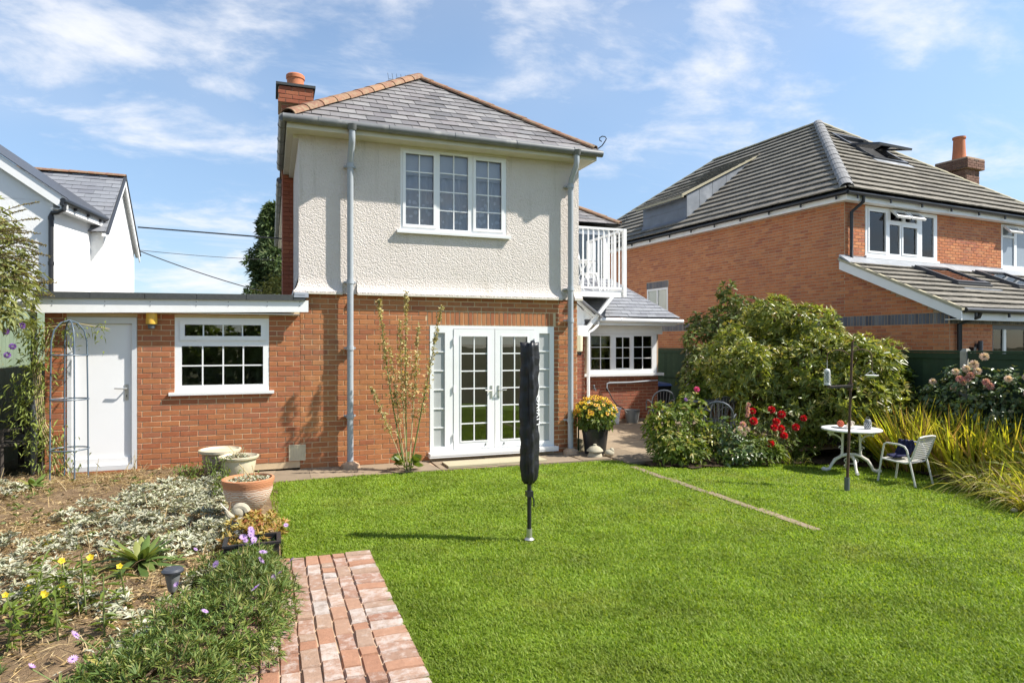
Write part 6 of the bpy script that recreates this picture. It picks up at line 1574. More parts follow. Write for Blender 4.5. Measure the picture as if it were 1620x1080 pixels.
# pots and bowl
def pot(name, label, loc, prof, mat, soil_r, soil_z, n=28, cat='pot', group=None):
    t = thing(name, label, cat, loc, group); ORG[t.name] = Vector((0, 0, 0))
    mb = MB(); mb.lathe(prof, (0, 0, 0), n); mb.build('body', mat, t, smooth=True)
    mb = MB(); mb.lathe([(0.0, soil_z - .02), (soil_r, soil_z - .02), (soil_r * .6, soil_z), (0.0, soil_z + .01)], (0, 0, 0), 16); mb.build('soil', M['soil'], t)
    return t
bowl = pot('terracotta_bowl', 'limewashed terracotta bowl with dead silvery plants raised on a brick pile', (-0.20, 6.56, 0.26), [(0.0, 0), (.11, 0), (.15, .03), (.215, .12), (.245, .20), (.25, .26), (.262, .285), (.262, .315), (.24, .32), (.225, .27), (.2, .2), (0, .2)], M['terracotta'], .22, .27)
pd_ = thing('brick_pile', 'low pile of old bricks holding up the terracotta bowl', 'bricks', (-0.20, 6.56, 0.10)); ORG[pd_.name] = Vector((0, 0, 0))
for k, (dx, dy, dz, rr_) in enumerate(((-.06, 0, 0, .2), (.06, .02, 0, .2), (0, -.06, .075, 1.7), (0, .06, .075, 1.75))):
    mb = MB(); mb.box(-.052, .052, -.107, .107, 0, .07); o = mb.build('brick', M['garage_brick'], pd_); o.location = (dx, dy, dz + .005); o.rotation_euler[2] = rr_
potA = pot('cream_pot', 'cream glazed pot with withered stalks in front of the garage wall', (-0.38, 8.82, 0.13), [(0.0, 0), (.15, 0), (.165, .02), (.20, .18), (.205, .24), (.235, .262), (.24, .285), (.22, .29), (.19, .25), (.15, .22), (0, .22)], M['clay_pot'], .19, .265)
potB = pot('brown_pot', 'brown patterned pot with wide cream rim behind the cream pot', (-0.62, 9.25, 0.13), [(0.0, 0), (.17, 0), (.19, .02), (.215, .22), (.215, .27), (.25, .285), (.255, .315), (.235, .32), (.2, .28), (.16, .25), (0, .25)], M['brown_pot'], .2, .28)
mb = MB(); mb.lathe([(.217, .262), (.252, .285), (.257, .318), (.234, .323), (.215, .30)], (0, 0, 0), 28); mb.build('rim', M['clay_pot'], potB, smooth=True)
blk = pot('flower_tub', 'large black plastic tub of golden flowers at the corner of the house', (5.04, 9.68, 0.0), [(0.0, 0), (.165, 0), (.175, .02), (.215, .38), (.225, .385), (.225, .42), (.2, .42), (.195, .36), (0, .36)], M['black_plastic'], .2, .38, cat='plant pot')
trough = thing('trough', 'black plastic trough of mauve flowers at the end of the brick path', 'planter', (-0.10, 5.62, 0.0)); ORG[trough.name] = Vector((0, 0, 0))
mb = MB()
for x0, x1, y0, y1 in ((-.24, .16, -.13, -.115), (-.24, .16, .115, .13), (-.24, -.225, -.115, .115), (.145, .16, -.115, .115)): mb.box(x0, x1, y0, y1, 0, .23)
mb.box(-.225, .145, -.115, .115, 0, .02); mb.build('body', M['black_plastic'], trough)
mb = MB()
for x0, x1, y0, y1 in ((-.255, .175, -.145, -.112), (-.255, .175, .112, .145), (-.255, -.222, -.112, .112), (.142, .175, -.112, .112)): mb.box(x0, x1, y0, y1, .23, .248)
mb.build('rim', M['black_plastic'], trough)
mb = MB(); mb.box(-.224, .144, -.114, .114, .15, .19); mb.build('soil', M['dark_soil'], trough)
# mushroom shaped stone, pebbles and the little stone by the corner
ms = thing('stone_ornament', 'small stone mushroom ornament in front of the black flower tub', 'ornament', (4.90, 9.42, 0)); ORG[ms.name] = Vector((0, 0, 0))
mb = MB(); mb.lathe([(.12, 0), (.115, .03), (.09, .07), (.10, .085)], (0, 0, 0), 16); mb.build('base', M['ornament'], ms, smooth=True)
mb = MB(); mb.lathe([(.10, .078), (.135, .088), (.13, .105), (.085, .15), (.04, .17), (.03, .175), (.028, .195), (0, .205)], (0, 0, 0), 18); mb.build('cap', M['ornament'], ms, smooth=True)
mb = MB(); mb.ball((5.13, 9.36, .05), (.085, .075, .06), 10, 7); mb.ball((5.17, 9.35, .09), (.04, .045, .045), 8, 6); o = mb.build('stone_toad', M['ornament'], None, (5.13, 9.36, 0), smooth=True); tag(o, 'small round stone toad right of the mushroom ornament', 'ornament')
mb = MB(); mb.hexa([(4.87, 10.0, 0), (5.00, 9.98, 0), (5.00, 10.06, 0), (4.87, 10.08, 0), (4.885, 10.02, .21), (4.975, 10.0, .19), (4.98, 10.05, .19), (4.89, 10.07, .21)]); o = mb.build('stone_block', M['pale_stone'], None, (4.93, 10.03, 0)); tag(o, 'upright pale stone block leaning at the house corner behind the tub', 'stone')
mb = MB(); mb.tube([(4.885, 9.99, 0), (4.886, 9.99, 0.8)], .014, 6); o = mb.build('garden_cane', M['fence_green'], None, (4.885, 9.99, 0), smooth=True); tag(o, 'thin dark green cane upright at the house corner', 'cane')
mb = MB(); mb.hexa([(2.42, 9.22, .006), (3.98, 9.22, .006), (3.98, 9.62, .006), (2.42, 9.62, .006), (2.42, 9.22, .035), (3.98, 9.22, .035), (3.98, 9.62, .035), (2.42, 9.62, .035)]); o = mb.build('door_step', M['pale_stone'], None, (3.2, 9.4, 0)); tag(o, 'flat pale stone slab lying as a step below the french doors', 'step')
mb = MB(); mb.ball((0, 0, .02), (.045, .03, .028), 8, 6); o = mb.build('pebble', M['pale_stone'], None, (0, 0, 0), smooth=True); o.location = (8.18, 5.15, gz(8.18, 5.15)); tag(o, 'single pale pebble on the lawn edge beside the strap leaved plants', 'stone')
# solar light
so = thing('solar_light', 'small black solar stake light in the dry flower bed', 'garden light', (-0.60, 4.74, 0.17)); ORG[so.name] = Vector((0, 0, 0))
mb = MB(); mb.lathe([(0.0, .155), (.065, .155), (.068, .168), (.055, .18), (0, .184)], (0, 0, 0), 18); mb.build('cap', M['dark_metal'], so, smooth=True)
mb = MB(); mb.lathe([(.022, .03), (.03, .05), (.05, .154)], (0, 0, 0), 16); mb.build('lens', M['bucket'], so, smooth=True)
mb = MB(); mb.tube([(0, 0, -.15), (0, 0, .04)], .012, 8); mb.build('stake', M['black_plastic'], so, smooth=True)
# obelisk
ob = thing('plant_obelisk', 'blue grey metal plant obelisk in front of the white garage door', 'plant support', (-2.36, 9.55, 0.12)); ORG[ob.name] = Vector((0, 0, 0))
for k in range(4):
    a = k * math.pi / 2 + 0.5; c, s = math.cos(a), math.sin(a)
    mb = MB(); mb.tube([(.205 * c, .205 * s, -.05), (.20 * c, .20 * s, 1.0), (.19 * c, .19 * s, 1.72), (.16 * c, .16 * s, 1.86), (.09 * c, .09 * s, 1.95), (0, 0, 1.985)], .0095, 7); mb.build('upright', M['blue_metal'], ob, smooth=True)
for z, r in ((.38, .207), (1.0, .205), (1.55, .20)):
    mb = MB(); mb.tube([(r * math.cos(a), r * math.sin(a), z) for a in np.linspace(0, 2 * math.pi, 25)], .009, 6, False); mb.build('hoop', M['blue_metal'], ob, smooth=True)
# bench in the side passage
bc = thing('wooden_bench', 'dark weathered slatted bench in the shaded passage left of the garage', 'bench', (-3.25, 10.4, 0.12)); ORG[bc.name] = Vector((0, 0, 0)); bc.rotation_euler[2] = R(-62)
for k in range(4): mb = MB(); mb.box(-.65, .65, -.22 + k * .115, -.12 + k * .115, .42, .445); mb.build('seat_slat', M['wood_dark'], bc)
for k in range(3): mb = MB(); mb.box(-.65, .65, .26 + k * .012, .285 + k * .012, .52 + k * .13, .61 + k * .13); mb.build('back_slat', M['wood_dark'], bc)
for x in (-.6, .6):
    for y, z in ((-.2, .6), (.25, .9)): mb = MB(); mb.box(x - .03, x + .03, y - .03, y + .03, 0, z); mb.build('leg', M['wood_dark'], bc)
    mb = MB(); mb.box(x - .035, x + .035, -.24, .27, .6, .63); mb.build('armrest', M['wood_dark'], bc)
# ornament beneath the bowl
ORN_S = 0.72
orn = thing('garden_ornament', 'small cast stone snail shaped ornament with ribbed shell below the terracotta bowl', 'ornament', (-0.29, 6.12, 0.14)); ORG[orn.name] = Vector((0, 0, 0))
mb = MB(); mb.lathe([(.10, 0), (.095, .03), (.07, .12), (.075, .16), (.05, .22)], (0, 0, 0), 14); mb.build('plinth', M['bucket'], orn, smooth=True)
mb = MB(); mb.tube([(.04 + (.085 - .011 * a) * math.cos(a), -.02, .30 + (.085 - .011 * a) * math.sin(a)) for a in np.linspace(0, 6.2, 26)], [.05 - .0014 * k for k in range(26)], 9); mb.ball((.035, -.03, .30), (.075, .045, .075), 10, 7); mb.build('shell', M['ornament'], orn, smooth=True)
mb = MB(); mb.tube([(.10, -.03, .22), (.0, -.04, .23), (-.07, -.05, .28), (-.10, -.05, .34)], [.02, .04, .035, .022], 9); mb.build('body', M['ornament'], orn, smooth=True)
mb = MB(); mb.tube([(-.09, -.05, .34), (-.14, -.06, .40), (-.16, -.06, .43)], [.012, .009, .007], 6); mb.build('horn', M['white_wood'], orn, smooth=True)
mb = MB(); mb.tube([(-.07, -.05, .34), (-.05, -.06, .44)], [.01, .006], 6); mb.build('horn', M['hip_tile'], orn, smooth=True)

orn.scale = (ORN_S,) * 3
for o_ in (bowl,): o_.scale = (0.88, 0.88, 0.95)

# ================================================================== vegetation
def blob_pts(blobs, n, lo=0.74, hi=1.04, zmin=-0.55):
    C = np.array([b[0] for b in blobs], float); Rr = np.array([b[1] if hasattr(b[1], '__len__') else (b[1],) * 3 for b in blobs], float)
    pr = (Rr ** 2).sum(1); pr /= pr.sum()
    out_P, out_N = [], []; got = 0
    while got < n:
        k = rng.choice(len(blobs), size=n * 2, p=pr)
        d = unit(rng.normal(size=(n * 2, 3))); d = d[:, :]
        rr = rng.uniform(lo, hi, n * 2)[:, None]
        P = C[k] + d * Rr[k] * rr
        ok = d[:, 2] > zmin
        for i in range(len(blobs)):
            q = ((P - C[i]) / Rr[i]); ok &= ~(((q ** 2).sum(1) < 0.62) & (k != i))
        N = unit(d / Rr[k])
        out_P.append(P[ok]); out_N.append(N[ok]); got += ok.sum()
    return np.concatenate(out_P)[:n], np.concatenate(out_N)[:n]
def whorls(P, N, per, L, W, spread=0.9, fold=0.22, droop=0.1, jit=0.25, up=0.25):
    n = len(P); k = per
    P2 = np.repeat(P, k, 0); N2 = np.repeat(unit(N + np.array([0, 0, up]) + rng.normal(0, .15, N.shape)), k, 0)
    T = unit(np.cross(N2, rng.normal(size=N2.shape)))
    D = unit(N2 * rng.uniform(0.25, 0.8, (n * k, 1)) + T * spread + rng.normal(0, jit * .4, N2.shape))
    Ls = L * rng.uniform(.65, 1.2, n * k); Ws = W * rng.uniform(.7, 1.15, n * k)
    return leaf_arrays(P2, D, Ls, Ws, fold, droop, N2 + rng.normal(0, .3, N2.shape))
def stems_mesh(base, tips, r0, r1, mid_pull=0.35, n=6):
    mb = MB(); base = Vector(base)
    for t in tips:
        t = Vector(t); m = base.lerp(t, .5) + Vector((random.uniform(-.06, .06), random.uniform(-.06, .06), .12 * (t - base).length))
        mb.tube([base + Vector((random.uniform(-.04, .04), random.uniform(-.04, .04), 0)), m, t], [r0, (r0 + r1) / 2, r1], n, False)
    return mb
def plant(name, label, cat, base, parts, stems=None, group=None, stem_mat=None):
    """parts: (part name, [(V,F,i)], [materials]); geometry in world space"""
    t = thing(name, label, cat, base, group)
    if stems: stems.build('stems', stem_mat or M['bark'], t)
    for pn, tri, mats in parts:
        off = np.array(base, float)
        me = tri_mesh(pn, [(V - off, F, i) for V, F, i in tri])
        o = link_mesh(pn, me, mats, t)
    return t
def gpt(x, y, dz=0.0): return (x, y, gz(x, y) + dz)

# -- rhododendron
rb_ = [((8.3, 9.6, 1.25), (0.85, 0.75, 0.60)), ((8.95, 9.75, 1.35), (0.95, 0.85, 0.95)), ((9.55, 9.0, 1.0), (0.9, 0.8, 0.9)), ((8.75, 9.3, 0.95), (0.85, 0.65, 0.62)), ((9.3, 8.75, 0.6), (0.85, 0.55, 0.75)), ((9.95, 8.55, 0.85), (0.62, 0.6, 0.72)), ((7.9, 9.75, 1.15), (0.5, 0.5, 0.42)), ((9.25, 9.55, 1.75), (0.5, 0.5, 0.5))]
rb0 = list(rb_)
Pq, Nq = blob_pts(rb0, 46, lo=.86, hi=1.02, zmin=-.35)
rb_ = [(c_, tuple(.74 * q for q in r_)) for c_, r_ in rb0] + [(tuple(p_), (random.uniform(.24, .46), random.uniform(.24, .42), random.uniform(.22, .42))) for p_ in Pq]
P, N = blob_pts(rb_, 3300, lo=.66, hi=1.12, zmin=-0.75)
a = whorls(P, N, 8, 0.135, 0.044, droop=0.16, up=.35)
P2, N2 = blob_pts(rb0, 700, lo=0.4, hi=.75, zmin=-0.9)
b = whorls(P2, N2, 7, 0.13, 0.045)
P3, N3 = blob_pts(rb_, 620, lo=1.0, hi=1.3, zmin=0.0)
c = whorls(P3, N3, 6, 0.12, 0.034, spread=.7, up=.7)
plant('rhododendron', 'large rounded evergreen bush with yellow tinted leaf whorls behind the white table', 'bush', gpt(9.0, 9.3, -.02), [('foliage', [(*a, 0), (*b, 0), (*c, 1)], [M['rhodo'], M['rhodo_new']])], stems_mesh(gpt(9.0, 9.3, -.1), [q[0] for q in rb0] + [tuple(p_) for p_ in Pq[:30]], .05, .012))
# -- darker shrub behind it, left
sb = [((9.15, 11.6, 1.5), (.75, .7, .9)), ((9.5, 11.7, 2.25), (.5, .5, .62)), ((8.75, 11.5, 1.1), (.62, .55, .75)), ((9.75, 11.4, 1.7), (.55, .5, .75)), ((8.95, 11.6, 2.1), (.4, .4, .5))]
sb0 = list(sb); Pq, Nq = blob_pts(sb0, 30, lo=.85, hi=1.1, zmin=-.2)
sb = [(c_, tuple(.68 * q for q in r_)) for c_, r_ in sb0] + [(tuple(p_), (random.uniform(.16, .30), random.uniform(.16, .30), random.uniform(.2, .42))) for p_ in Pq]
P, N = blob_pts(sb, 1650, lo=.5, hi=1.2)
a = whorls(P, N, 4, .125, .062, droop=.25, up=.5); sb = sb0
plant('tall_shrub', 'tall loose dull green shrub with some bronze leaves beside the brick gable', 'bush', gpt(9.2, 11.6, -.02), [('foliage', [(*a, 0)], [M['dull_leaf']])], stems_mesh(gpt(9.2, 11.6, -.1), [q[0] for q in sb] + [(9.45, 11.7, 2.8), (8.9, 11.5, 2.4)] + [tuple(p_) for p_ in Pq], .03, .006))
# light green broad shrub low at the fence gap and behind the feeder
sb = [((8.15, 11.0, .75), (.42, .4, .5)), ((7.85, 10.9, .55), (.3, .3, .4))]
P, N = blob_pts(sb, 300, lo=.6); a = whorls(P, N, 4, .12, .075, droop=.3)
plant('broad_leaf_shrub', 'bright broad leaved green shrub between patio chairs and fence post', 'bush', gpt(8.1, 11.0, -.02), [('foliage', [(*a, 0)], [M['mid_leaf']])], stems_mesh(gpt(8.1, 11.0, -.1), [q[0] for q in sb], .02, .008))
sb = [((10.3, 9.0, .9), (.35, .35, .6)), ((10.45, 8.6, 1.1), (.25, .3, .5)), ((10.25, 8.5, .6), (.35, .35, .5))]
P, N = blob_pts(sb, 330, lo=.6); a = whorls(P, N, 4, .14, .06, droop=.2, up=.7)
plant('laurel', 'upright glossy bright green laurel against the fence behind the feeder pole', 'bush', gpt(10.35, 8.8, -.02), [('foliage', [(*a, 0)], [M['mid_leaf']])], stems_mesh(gpt(10.35, 8.8, -.1), [q[0] for q in sb], .02, .008))

# -- flowers as shared meshes
def flower_mesh(name, n, r, w, mat, centre_mat=None, cr=0.3, cup=0.25, layers=1):
    P0, D0, L0 = [], [], []
    parts = []
    for l in range(layers):
        rr = r * (1 - .24 * l); ang = np.arange(n) * 2 * math.pi / n + l * .4
        D = np.stack([np.cos(ang), np.sin(ang), np.full(n, cup + l * .55)], 1)
        P_0 = np.zeros((n, 3)) + np.array([0, 0, .002 * l]) + D * r * .08
        V, F = leaf_arrays(P_0, D, rr * np.ones(n), w * np.ones(n), .12, 0.05, np.tile([0, 0, 1.0], (n, 1)))
        parts.append((V, F, 0))
    mats = [mat]
    if centre_mat:
        mb = MB(); mb.ball((0, 0, r * .12), (r * cr, r * cr, r * cr * .75), 7, 5)
        V = np.array([tuple(v) for v in mb.v]); F = np.array([t for f in mb.f for t in ((f[0], f[1], f[2]), (f[0], f[2], f[3]))]); parts.append((V, F, 1)); mats.append(centre_mat)
    me = tri_mesh(name, parts)
    for m in mats: me.materials.append(m)
    return me
def put_flower(me, parent, p, nrm, s=1.0, name='flower'):
    nrm = Vector(nrm).normalized(); q = nrm.to_track_quat('Z', 'Y').to_matrix().to_4x4()
    inst(name, me, parent, Matrix.Translation(Vector(p)) @ q @ Matrix.Rotation(random.uniform(0, 6), 4, 'Z') @ Matrix.Scale(s, 4))
def ball_flower(name, r, mat, n=46, w=.5):
    k = np.arange(n); z = 1 - 1.5 * (k + .5) / n; a = k * 2.399; q = np.sqrt(np.maximum(0, 1 - z * z))
    D = np.stack([q * np.cos(a), q * np.sin(a), z], 1)
    V, F = leaf_arrays(D * r * .35, D + rng.normal(0, .1, D.shape), r * .7 * np.ones(n), r * w * np.ones(n), .3, 0)
    me = tri_mesh(name, [(V, F, 0)]); me.materials.append(mat); return me

# -- golden tub
dome = [((5.04, 9.66, .62), (.34, .32, .26))]
P, N = blob_pts(dome, 420, lo=.55, hi=1.0, zmin=-.75); a = whorls(P, N, 4, .09, .038, droop=.25)
rud = plant('golden_flowers', 'mound of golden orange daisies growing in the black tub at the house corner', 'flowers', (5.04, 9.68, .37), [('foliage', [(*a, 0)], [M['mid_leaf']])], stems_mesh((5.04, 9.68, .35), [(5.04 + .2 * math.cos(k), 9.66 + .2 * math.sin(k), .7) for k in range(7)], .008, .004), stem_mat=M['stem_green'])
fm = flower_mesh('flower', 10, .042, .017, M['gold'], M['brown_centre'], .34, .18)
fy = flower_mesh('flower', 10, .040, .017, M['yellow'], M['brown_centre'], .34, .25)
P, N = blob_pts([((5.04, 9.66, .64), (.37, .35, .31))], 150, lo=.93, hi=1.04, zmin=.0)
for i in range(len(P)):
    put_flower(fm if random.random() < .65 else fy, rud, P[i], Vector(N[i]) + Vector((.25, -.5, .5)), random.uniform(.65, 1.0))

# -- hollyhock gone to seed
hx, hy = 1.82, 9.26
holly = thing('hollyhock', 'tall dry hollyhock gone to pale seed pods in front of the brick wall', 'plant', (hx, hy, 0))
stk = [((1.82, 9.27, 0), (1.80, 9.32, 1.3), (1.83, 9.36, 2.56), 1.0), ((1.80, 9.26, 0), (1.55, 9.34, 1.2), (1.44, 9.36, 2.42), .95), ((1.86, 9.25, 0), (2.06, 9.26, 1.0), (2.32, 9.24, 2.36), .95), ((1.80, 9.27, 0), (1.68, 9.3, .9), (1.60, 9.34, 1.75), .75), ((1.84, 9.24, 0), (1.93, 9.28, 1.0), (2.0, 9.32, 2.1), .8), ((1.80, 9.24, 0), (1.5, 9.2, .75), (1.30, 9.18, 1.2), .6), ((1.82, 9.26, .1), (1.75, 9.3, 1.0), (1.73, 9.33, 2.15), .8)]
pods_P, pods_D = [], []
for (p, m, q, th) in stk:
    p, m, q = Vector(p), Vector(m), Vector(q)
    pts = [p.lerp(m, t).lerp(m.lerp(q, t), t) for t in np.linspace(0, 1, 14)]
    mb = MB(); mb.tube(pts, [.013 * th * (1 - .75 * k / 13) for k in range(14)], 6); mb.build('stem', M['stem_green'] if th > .9 else M['stem_dry'], holly, smooth=True)
    L = (q - p).length; npod = int(L * 52)
    for k in range(npod):
        t = random.uniform(.33, 1) ** .9; c = p.lerp(m, t).lerp(m.lerp(q, t), t)
        d = Vector((random.gauss(0, 1), random.gauss(0, 1), random.uniform(0, .8))).normalized()
        off = random.choice([.02, .03, .05, .09 if t < .8 else .03]) * (1.25 - t * .6)
        for j in range(5):
            pods_P.append(tuple(c + d * off)); pods_D.append(tuple(Vector((random.gauss(0, 1), random.gauss(0, 1), random.gauss(.3, .8)))))
        if off > .04: pods_P.append(tuple(c)); pods_D.append(tuple(d))
pods_P = np.array(pods_P); pods_D = np.array(pods_D)
V, F = leaf_arrays(pods_P, pods_D, rng.uniform(.024, .044, len(pods_P)), rng.uniform(.016, .03, len(pods_P)), .35)
o = link_mesh('seed_pods', tri_mesh('seed_pods', [(V - np.array([hx, hy, 0]), F, 0)]), M['seed'], holly)
ang = rng.uniform(0, 6.28, 46); D = np.stack([np.cos(ang), np.sin(ang), rng.uniform(.15, 1.2, 46)], 1)
V, F = leaf_arrays(np.tile([hx, hy, .05], (46, 1)) + D * .1, D, rng.uniform(.1, .2, 46), rng.uniform(.08, .15, 46), .2, .35)
zz2 = rng.uniform(.4, 1.4, 14); V2, F2 = leaf_arrays(np.stack([hx + rng.normal(0, .1, 14), hy + rng.normal(0, .05, 14), zz2], 1), rng.normal(0, 1, (14, 3)), rng.uniform(.06, .11, 14), rng.uniform(.04, .07, 14), .3, .4)
o = link_mesh('leaves', tri_mesh('leaves', [(V - np.array([hx, hy, 0]), F, 0), (V2 - np.array([hx, hy, 0]), F2, 1)]), [M['mid_leaf'], M['strap_brown']], holly)

# -- mixed bed at the corner of the patio
def bush(name, label, base, blobs, n, per, L, W, mat, lo=.6, hi=1.08, cat='bush', extra=None, extra_mat=None, droop=.2, up=.4, group=None):
    P, N = blob_pts(blobs, n, lo=lo, hi=hi, zmin=-.85); a = whorls(P, N, per, L, W, droop=droop, up=up)
    tri = [(*a, 0)]; mats = [mat]
    if extra:
        P, N = blob_pts(blobs, extra, lo=.95, hi=1.15, zmin=-.1); tri.append((*whorls(P, N, per, L * .9, W * .9, droop=droop, up=up), 1)); mats.append(extra_mat)
    return plant(name, label, cat, base, [('foliage', tri, mats)], stems_mesh((base[0], base[1], base[2] - .05), [q[0] for q in blobs], .012, .005), group)
b1 = bush('rose_bush', 'leafy rose bush with one deep pink flower at the patio corner', gpt(6.15, 8.75), [((6.0, 8.75, .45), (.40, .36, .40)), ((6.28, 8.8, .72), (.24, .24, .30)), ((6.05, 8.6, .22), (.45, .3, .24)), ((6.5, 8.65, .30), (.26, .26, .28))], 520, 4, .085, .048, M['mid_leaf'], lo=.45, hi=1.15, extra=80, extra_mat=M['rhodo_new'])
fl = ball_flower('flower', .05, M['magenta']); put_flower(fl, b1, (6.26, 8.60, 1.10), (-.3, -.6, .6)); fpu = ball_flower('flower', .03, M['purple']); put_flower(fpu, b1, (6.02, 8.55, .95), (-.3, -.6, .6))
bush('shrub', 'low bright green shrub with yellow tips nearest the patio slabs', gpt(5.72, 8.55), [((5.68, 8.5, .24), (.3, .26, .26)), ((5.6, 8.62, .5), (.2, .2, .36)), ((5.95, 8.38, .17), (.3, .2, .19))], 380, 4, .10, .04, M['mid_leaf'], lo=.45, hi=1.2, extra=60, extra_mat=M['rhodo_new'])
b2 = bush('rose_bush', 'pale pink rose bush in the middle of the corner bed', gpt(6.85, 8.55), [((6.72, 8.5, .30), (.30, .26, .32)), ((7.0, 8.55, .2), (.28, .24, .24)), ((6.9, 8.35, .10), (.5, .25, .18))], 430, 4, .08, .045, M['rose_leaf'], lo=.4, hi=1.15, extra=70, extra_mat=M['mid_leaf'])
fp1 = ball_flower('flower', .055, M['pink'], 40); fp2 = ball_flower('flower', .045, M['blush'], 40)
for p in ((6.78, 8.16, .58), (6.71, 8.14, .52), (6.86, 8.15, .50), (6.80, 8.16, .44)): put_flower(fp1 if random.random() < .6 else fp2, b2, p, (-.3, -.7, .5))
for p in ((7.03, 8.35, .80), (7.04, 8.35, .74), (7.02, 8.35, .69), (7.05, 8.35, .86)): put_flower(fp1, b2, p, (-.3, -.7, .2), .65)
mb = MB(); mb.tube([(6.95, 8.55, .2), (7.05, 8.52, .9)], .006, 5); mb.build('stem', M['stem_green'], b2)
# red flowered plant
b3 = bush('red_flowers', 'dahlia like plant with many scarlet round flowers beside the big evergreen', gpt(7.75, 8.75), [((7.55, 8.8, .4), (.34, .26, .34)), ((7.95, 8.75, .40), (.36, .26, .36)), ((7.75, 8.6, .15), (.5, .22, .2))], 250, 4, .085, .036, M['dull_leaf'], lo=.4, extra=60, extra_mat=M['mid_leaf'])
fr = ball_flower('flower', .068, M['red'], 54, .55)
import itertools
for x, y, z in ((7.27, 8.75, .74), (7.29, 8.75, .58), (7.62, 8.72, .75), (7.70, 8.70, .56), (7.62, 8.66, .47), (7.78, 8.68, .45), (7.80, 8.64, .34), (8.06, 8.66, .46), (8.22, 8.66, .60), (7.46, 8.56, .24), (7.9, 8.8, .66)):
    put_flower(fr, b3, (x - .06, y - .30, z), (-.35 + random.uniform(-.3, .3), -.7, .5 + random.uniform(-.3, .3)), random.uniform(.8, 1.05))
mb = MB()
for x, y, z in ((7.29, 8.75, .7), (7.62, 8.74, .7), (7.8, 8.66, .34), (8.06, 8.68, .46), (8.22, 8.68, .58), (7.46, 8.58, .22), (7.9, 8.82, .6)): mb.tube([(7.75, 8.68, -.05), ((7.75 + x) / 2, y - .12, z * .6), (x - .06, y - .28, z)], .006, 5)
mb.build('flower_stalk', M['stem_green'], b3)
# strap leaved plants in the bed
def strap_clump(name, label, base, n, L, W, mats, spread=.3, lean=(0, 0), droop=.35, group=None, weights=None, cat='plant', tw=1.0):
    bx, by, bz = base
    tri = []
    for i, m in enumerate(mats):
        k = int(n * (weights[i] if weights else 1 / len(mats)))
        rr = np.sqrt(rng.uniform(0, 1, k)) * spread; th = rng.uniform(0, 6.283, k)
        P = np.stack([bx + rr * np.cos(th), by + rr * np.sin(th), np.full(k, bz - .02)], 1)
        D = np.stack([np.cos(th) * rr / spread * .45 + lean[0] + rng.normal(0, .16, k), np.sin(th) * rr / spread * .45 + lean[1] + rng.normal(0, .16, k), np.ones(k)], 1)
        V, F = ribbons(P, D, L * rng.uniform(.55, 1.12, k), W * rng.uniform(.6, 1.1, k), droop * rng.uniform(.2, 1.6, k), 6, tw)
        tri.append((V, F, i))
    t = thing(name, label, cat, base, group)
    off = np.array(base, float)
    link_mesh('foliage', tri_mesh('foliage', [(V - off, F, i) for V, F, i in tri]), list(mats), t)
    return t
strap_clump('iris', 'clump of upright sword leaves between the pink rose and red flowers', gpt(7.2, 8.55), 26, .62, .035, [M['strap_green']], .14, droop=.15)
strap_clump('day_lily', 'arching green strap leaves at the lawn edge below the scarlet flowers', gpt(8.05, 8.45), 60, .42, .022, [M['strap_green'], M['mid_leaf']], .2, droop=.7)
bush('ground_plant', 'low light green leafy plant at the lawn edge between rose and dahlia', gpt(7.35, 8.3), [((7.3, 8.35, .12), (.32, .18, .2)), ((7.55, 8.38, .08), (.25, .16, .12))], 170, 5, .10, .03, M['mid_leaf'], up=.8)
for i, (x, y, lab) in enumerate(((8.55, 8.75, 'small shaded fern under the evergreen beside the table leg'), (9.15, 8.1, 'small shaded green plant under the evergreen behind the metal chair'))):
    bush('fern', lab, gpt(x, y), [((x, y, .05), (.22, .2, .22))], 60, 5, .12, .035, M['mid_leaf'], up=.9, cat='plant')

# -- yellowing strap leaves along the right hand fence
cr = 'yellowing strap leaved clumps along the right border'
sp = [M['strap'], M['strap_green'], M['strap_brown']]
strap_clump('crocosmia', 'tall bright yellow green strap leaved clump just behind the metal armchair', gpt(9.72, 7.62), 430, 1.18, .048, sp, .46, (-.06, -.03), .16, cr, (.70, .14, .16))
strap_clump('crocosmia', 'strap leaved clump with many brown dead leaves against the fence near the feeder pole', gpt(10.1, 7.95), 300, 1.25, .045, sp, .40, (-.05, -.06), .15, cr, (.40, .12, .48))
strap_clump('crocosmia', 'widest yellow strap leaved clump, in the middle of the right border', gpt(9.85, 6.85), 500, 1.12, .048, sp, .50, (0.0, -.05), .16, cr, (.78, .12, .10))
strap_clump('crocosmia', 'golden tipped strap leaved clump leaning right under the pink hydrangea', gpt(9.95, 6.2), 380, 1.15, .046, sp, .42, (.08, -.07), .18, cr, (.70, .18, .12))
strap_clump('day_lily', 'low arching olive strap leaved clump spilling onto the lawn at the right edge', gpt(9.15, 5.95), 460, .80, .021, [M['strap_green'], M['strap'], M['straw']], .42, (-.25, -.1), .75, cr, (.6, .2, .2))
strap_clump('day_lily', 'low arching green strap leaved clump nearest the camera at the right edge', gpt(8.75, 5.15), 420, .80, .021, [M['strap_green'], M['strap'], M['straw']], .42, (-.2, -.05), .7, cr, (.6, .22, .18))
strap_clump('day_lily', 'tall arching olive strap leaved clump against the fence at the right edge', gpt(9.6, 5.3), 420, 1.1, .024, [M['strap_green'], M['strap'], M['strap_brown']], .45, (-.1, 0), .5, cr, (.62, .22, .16))
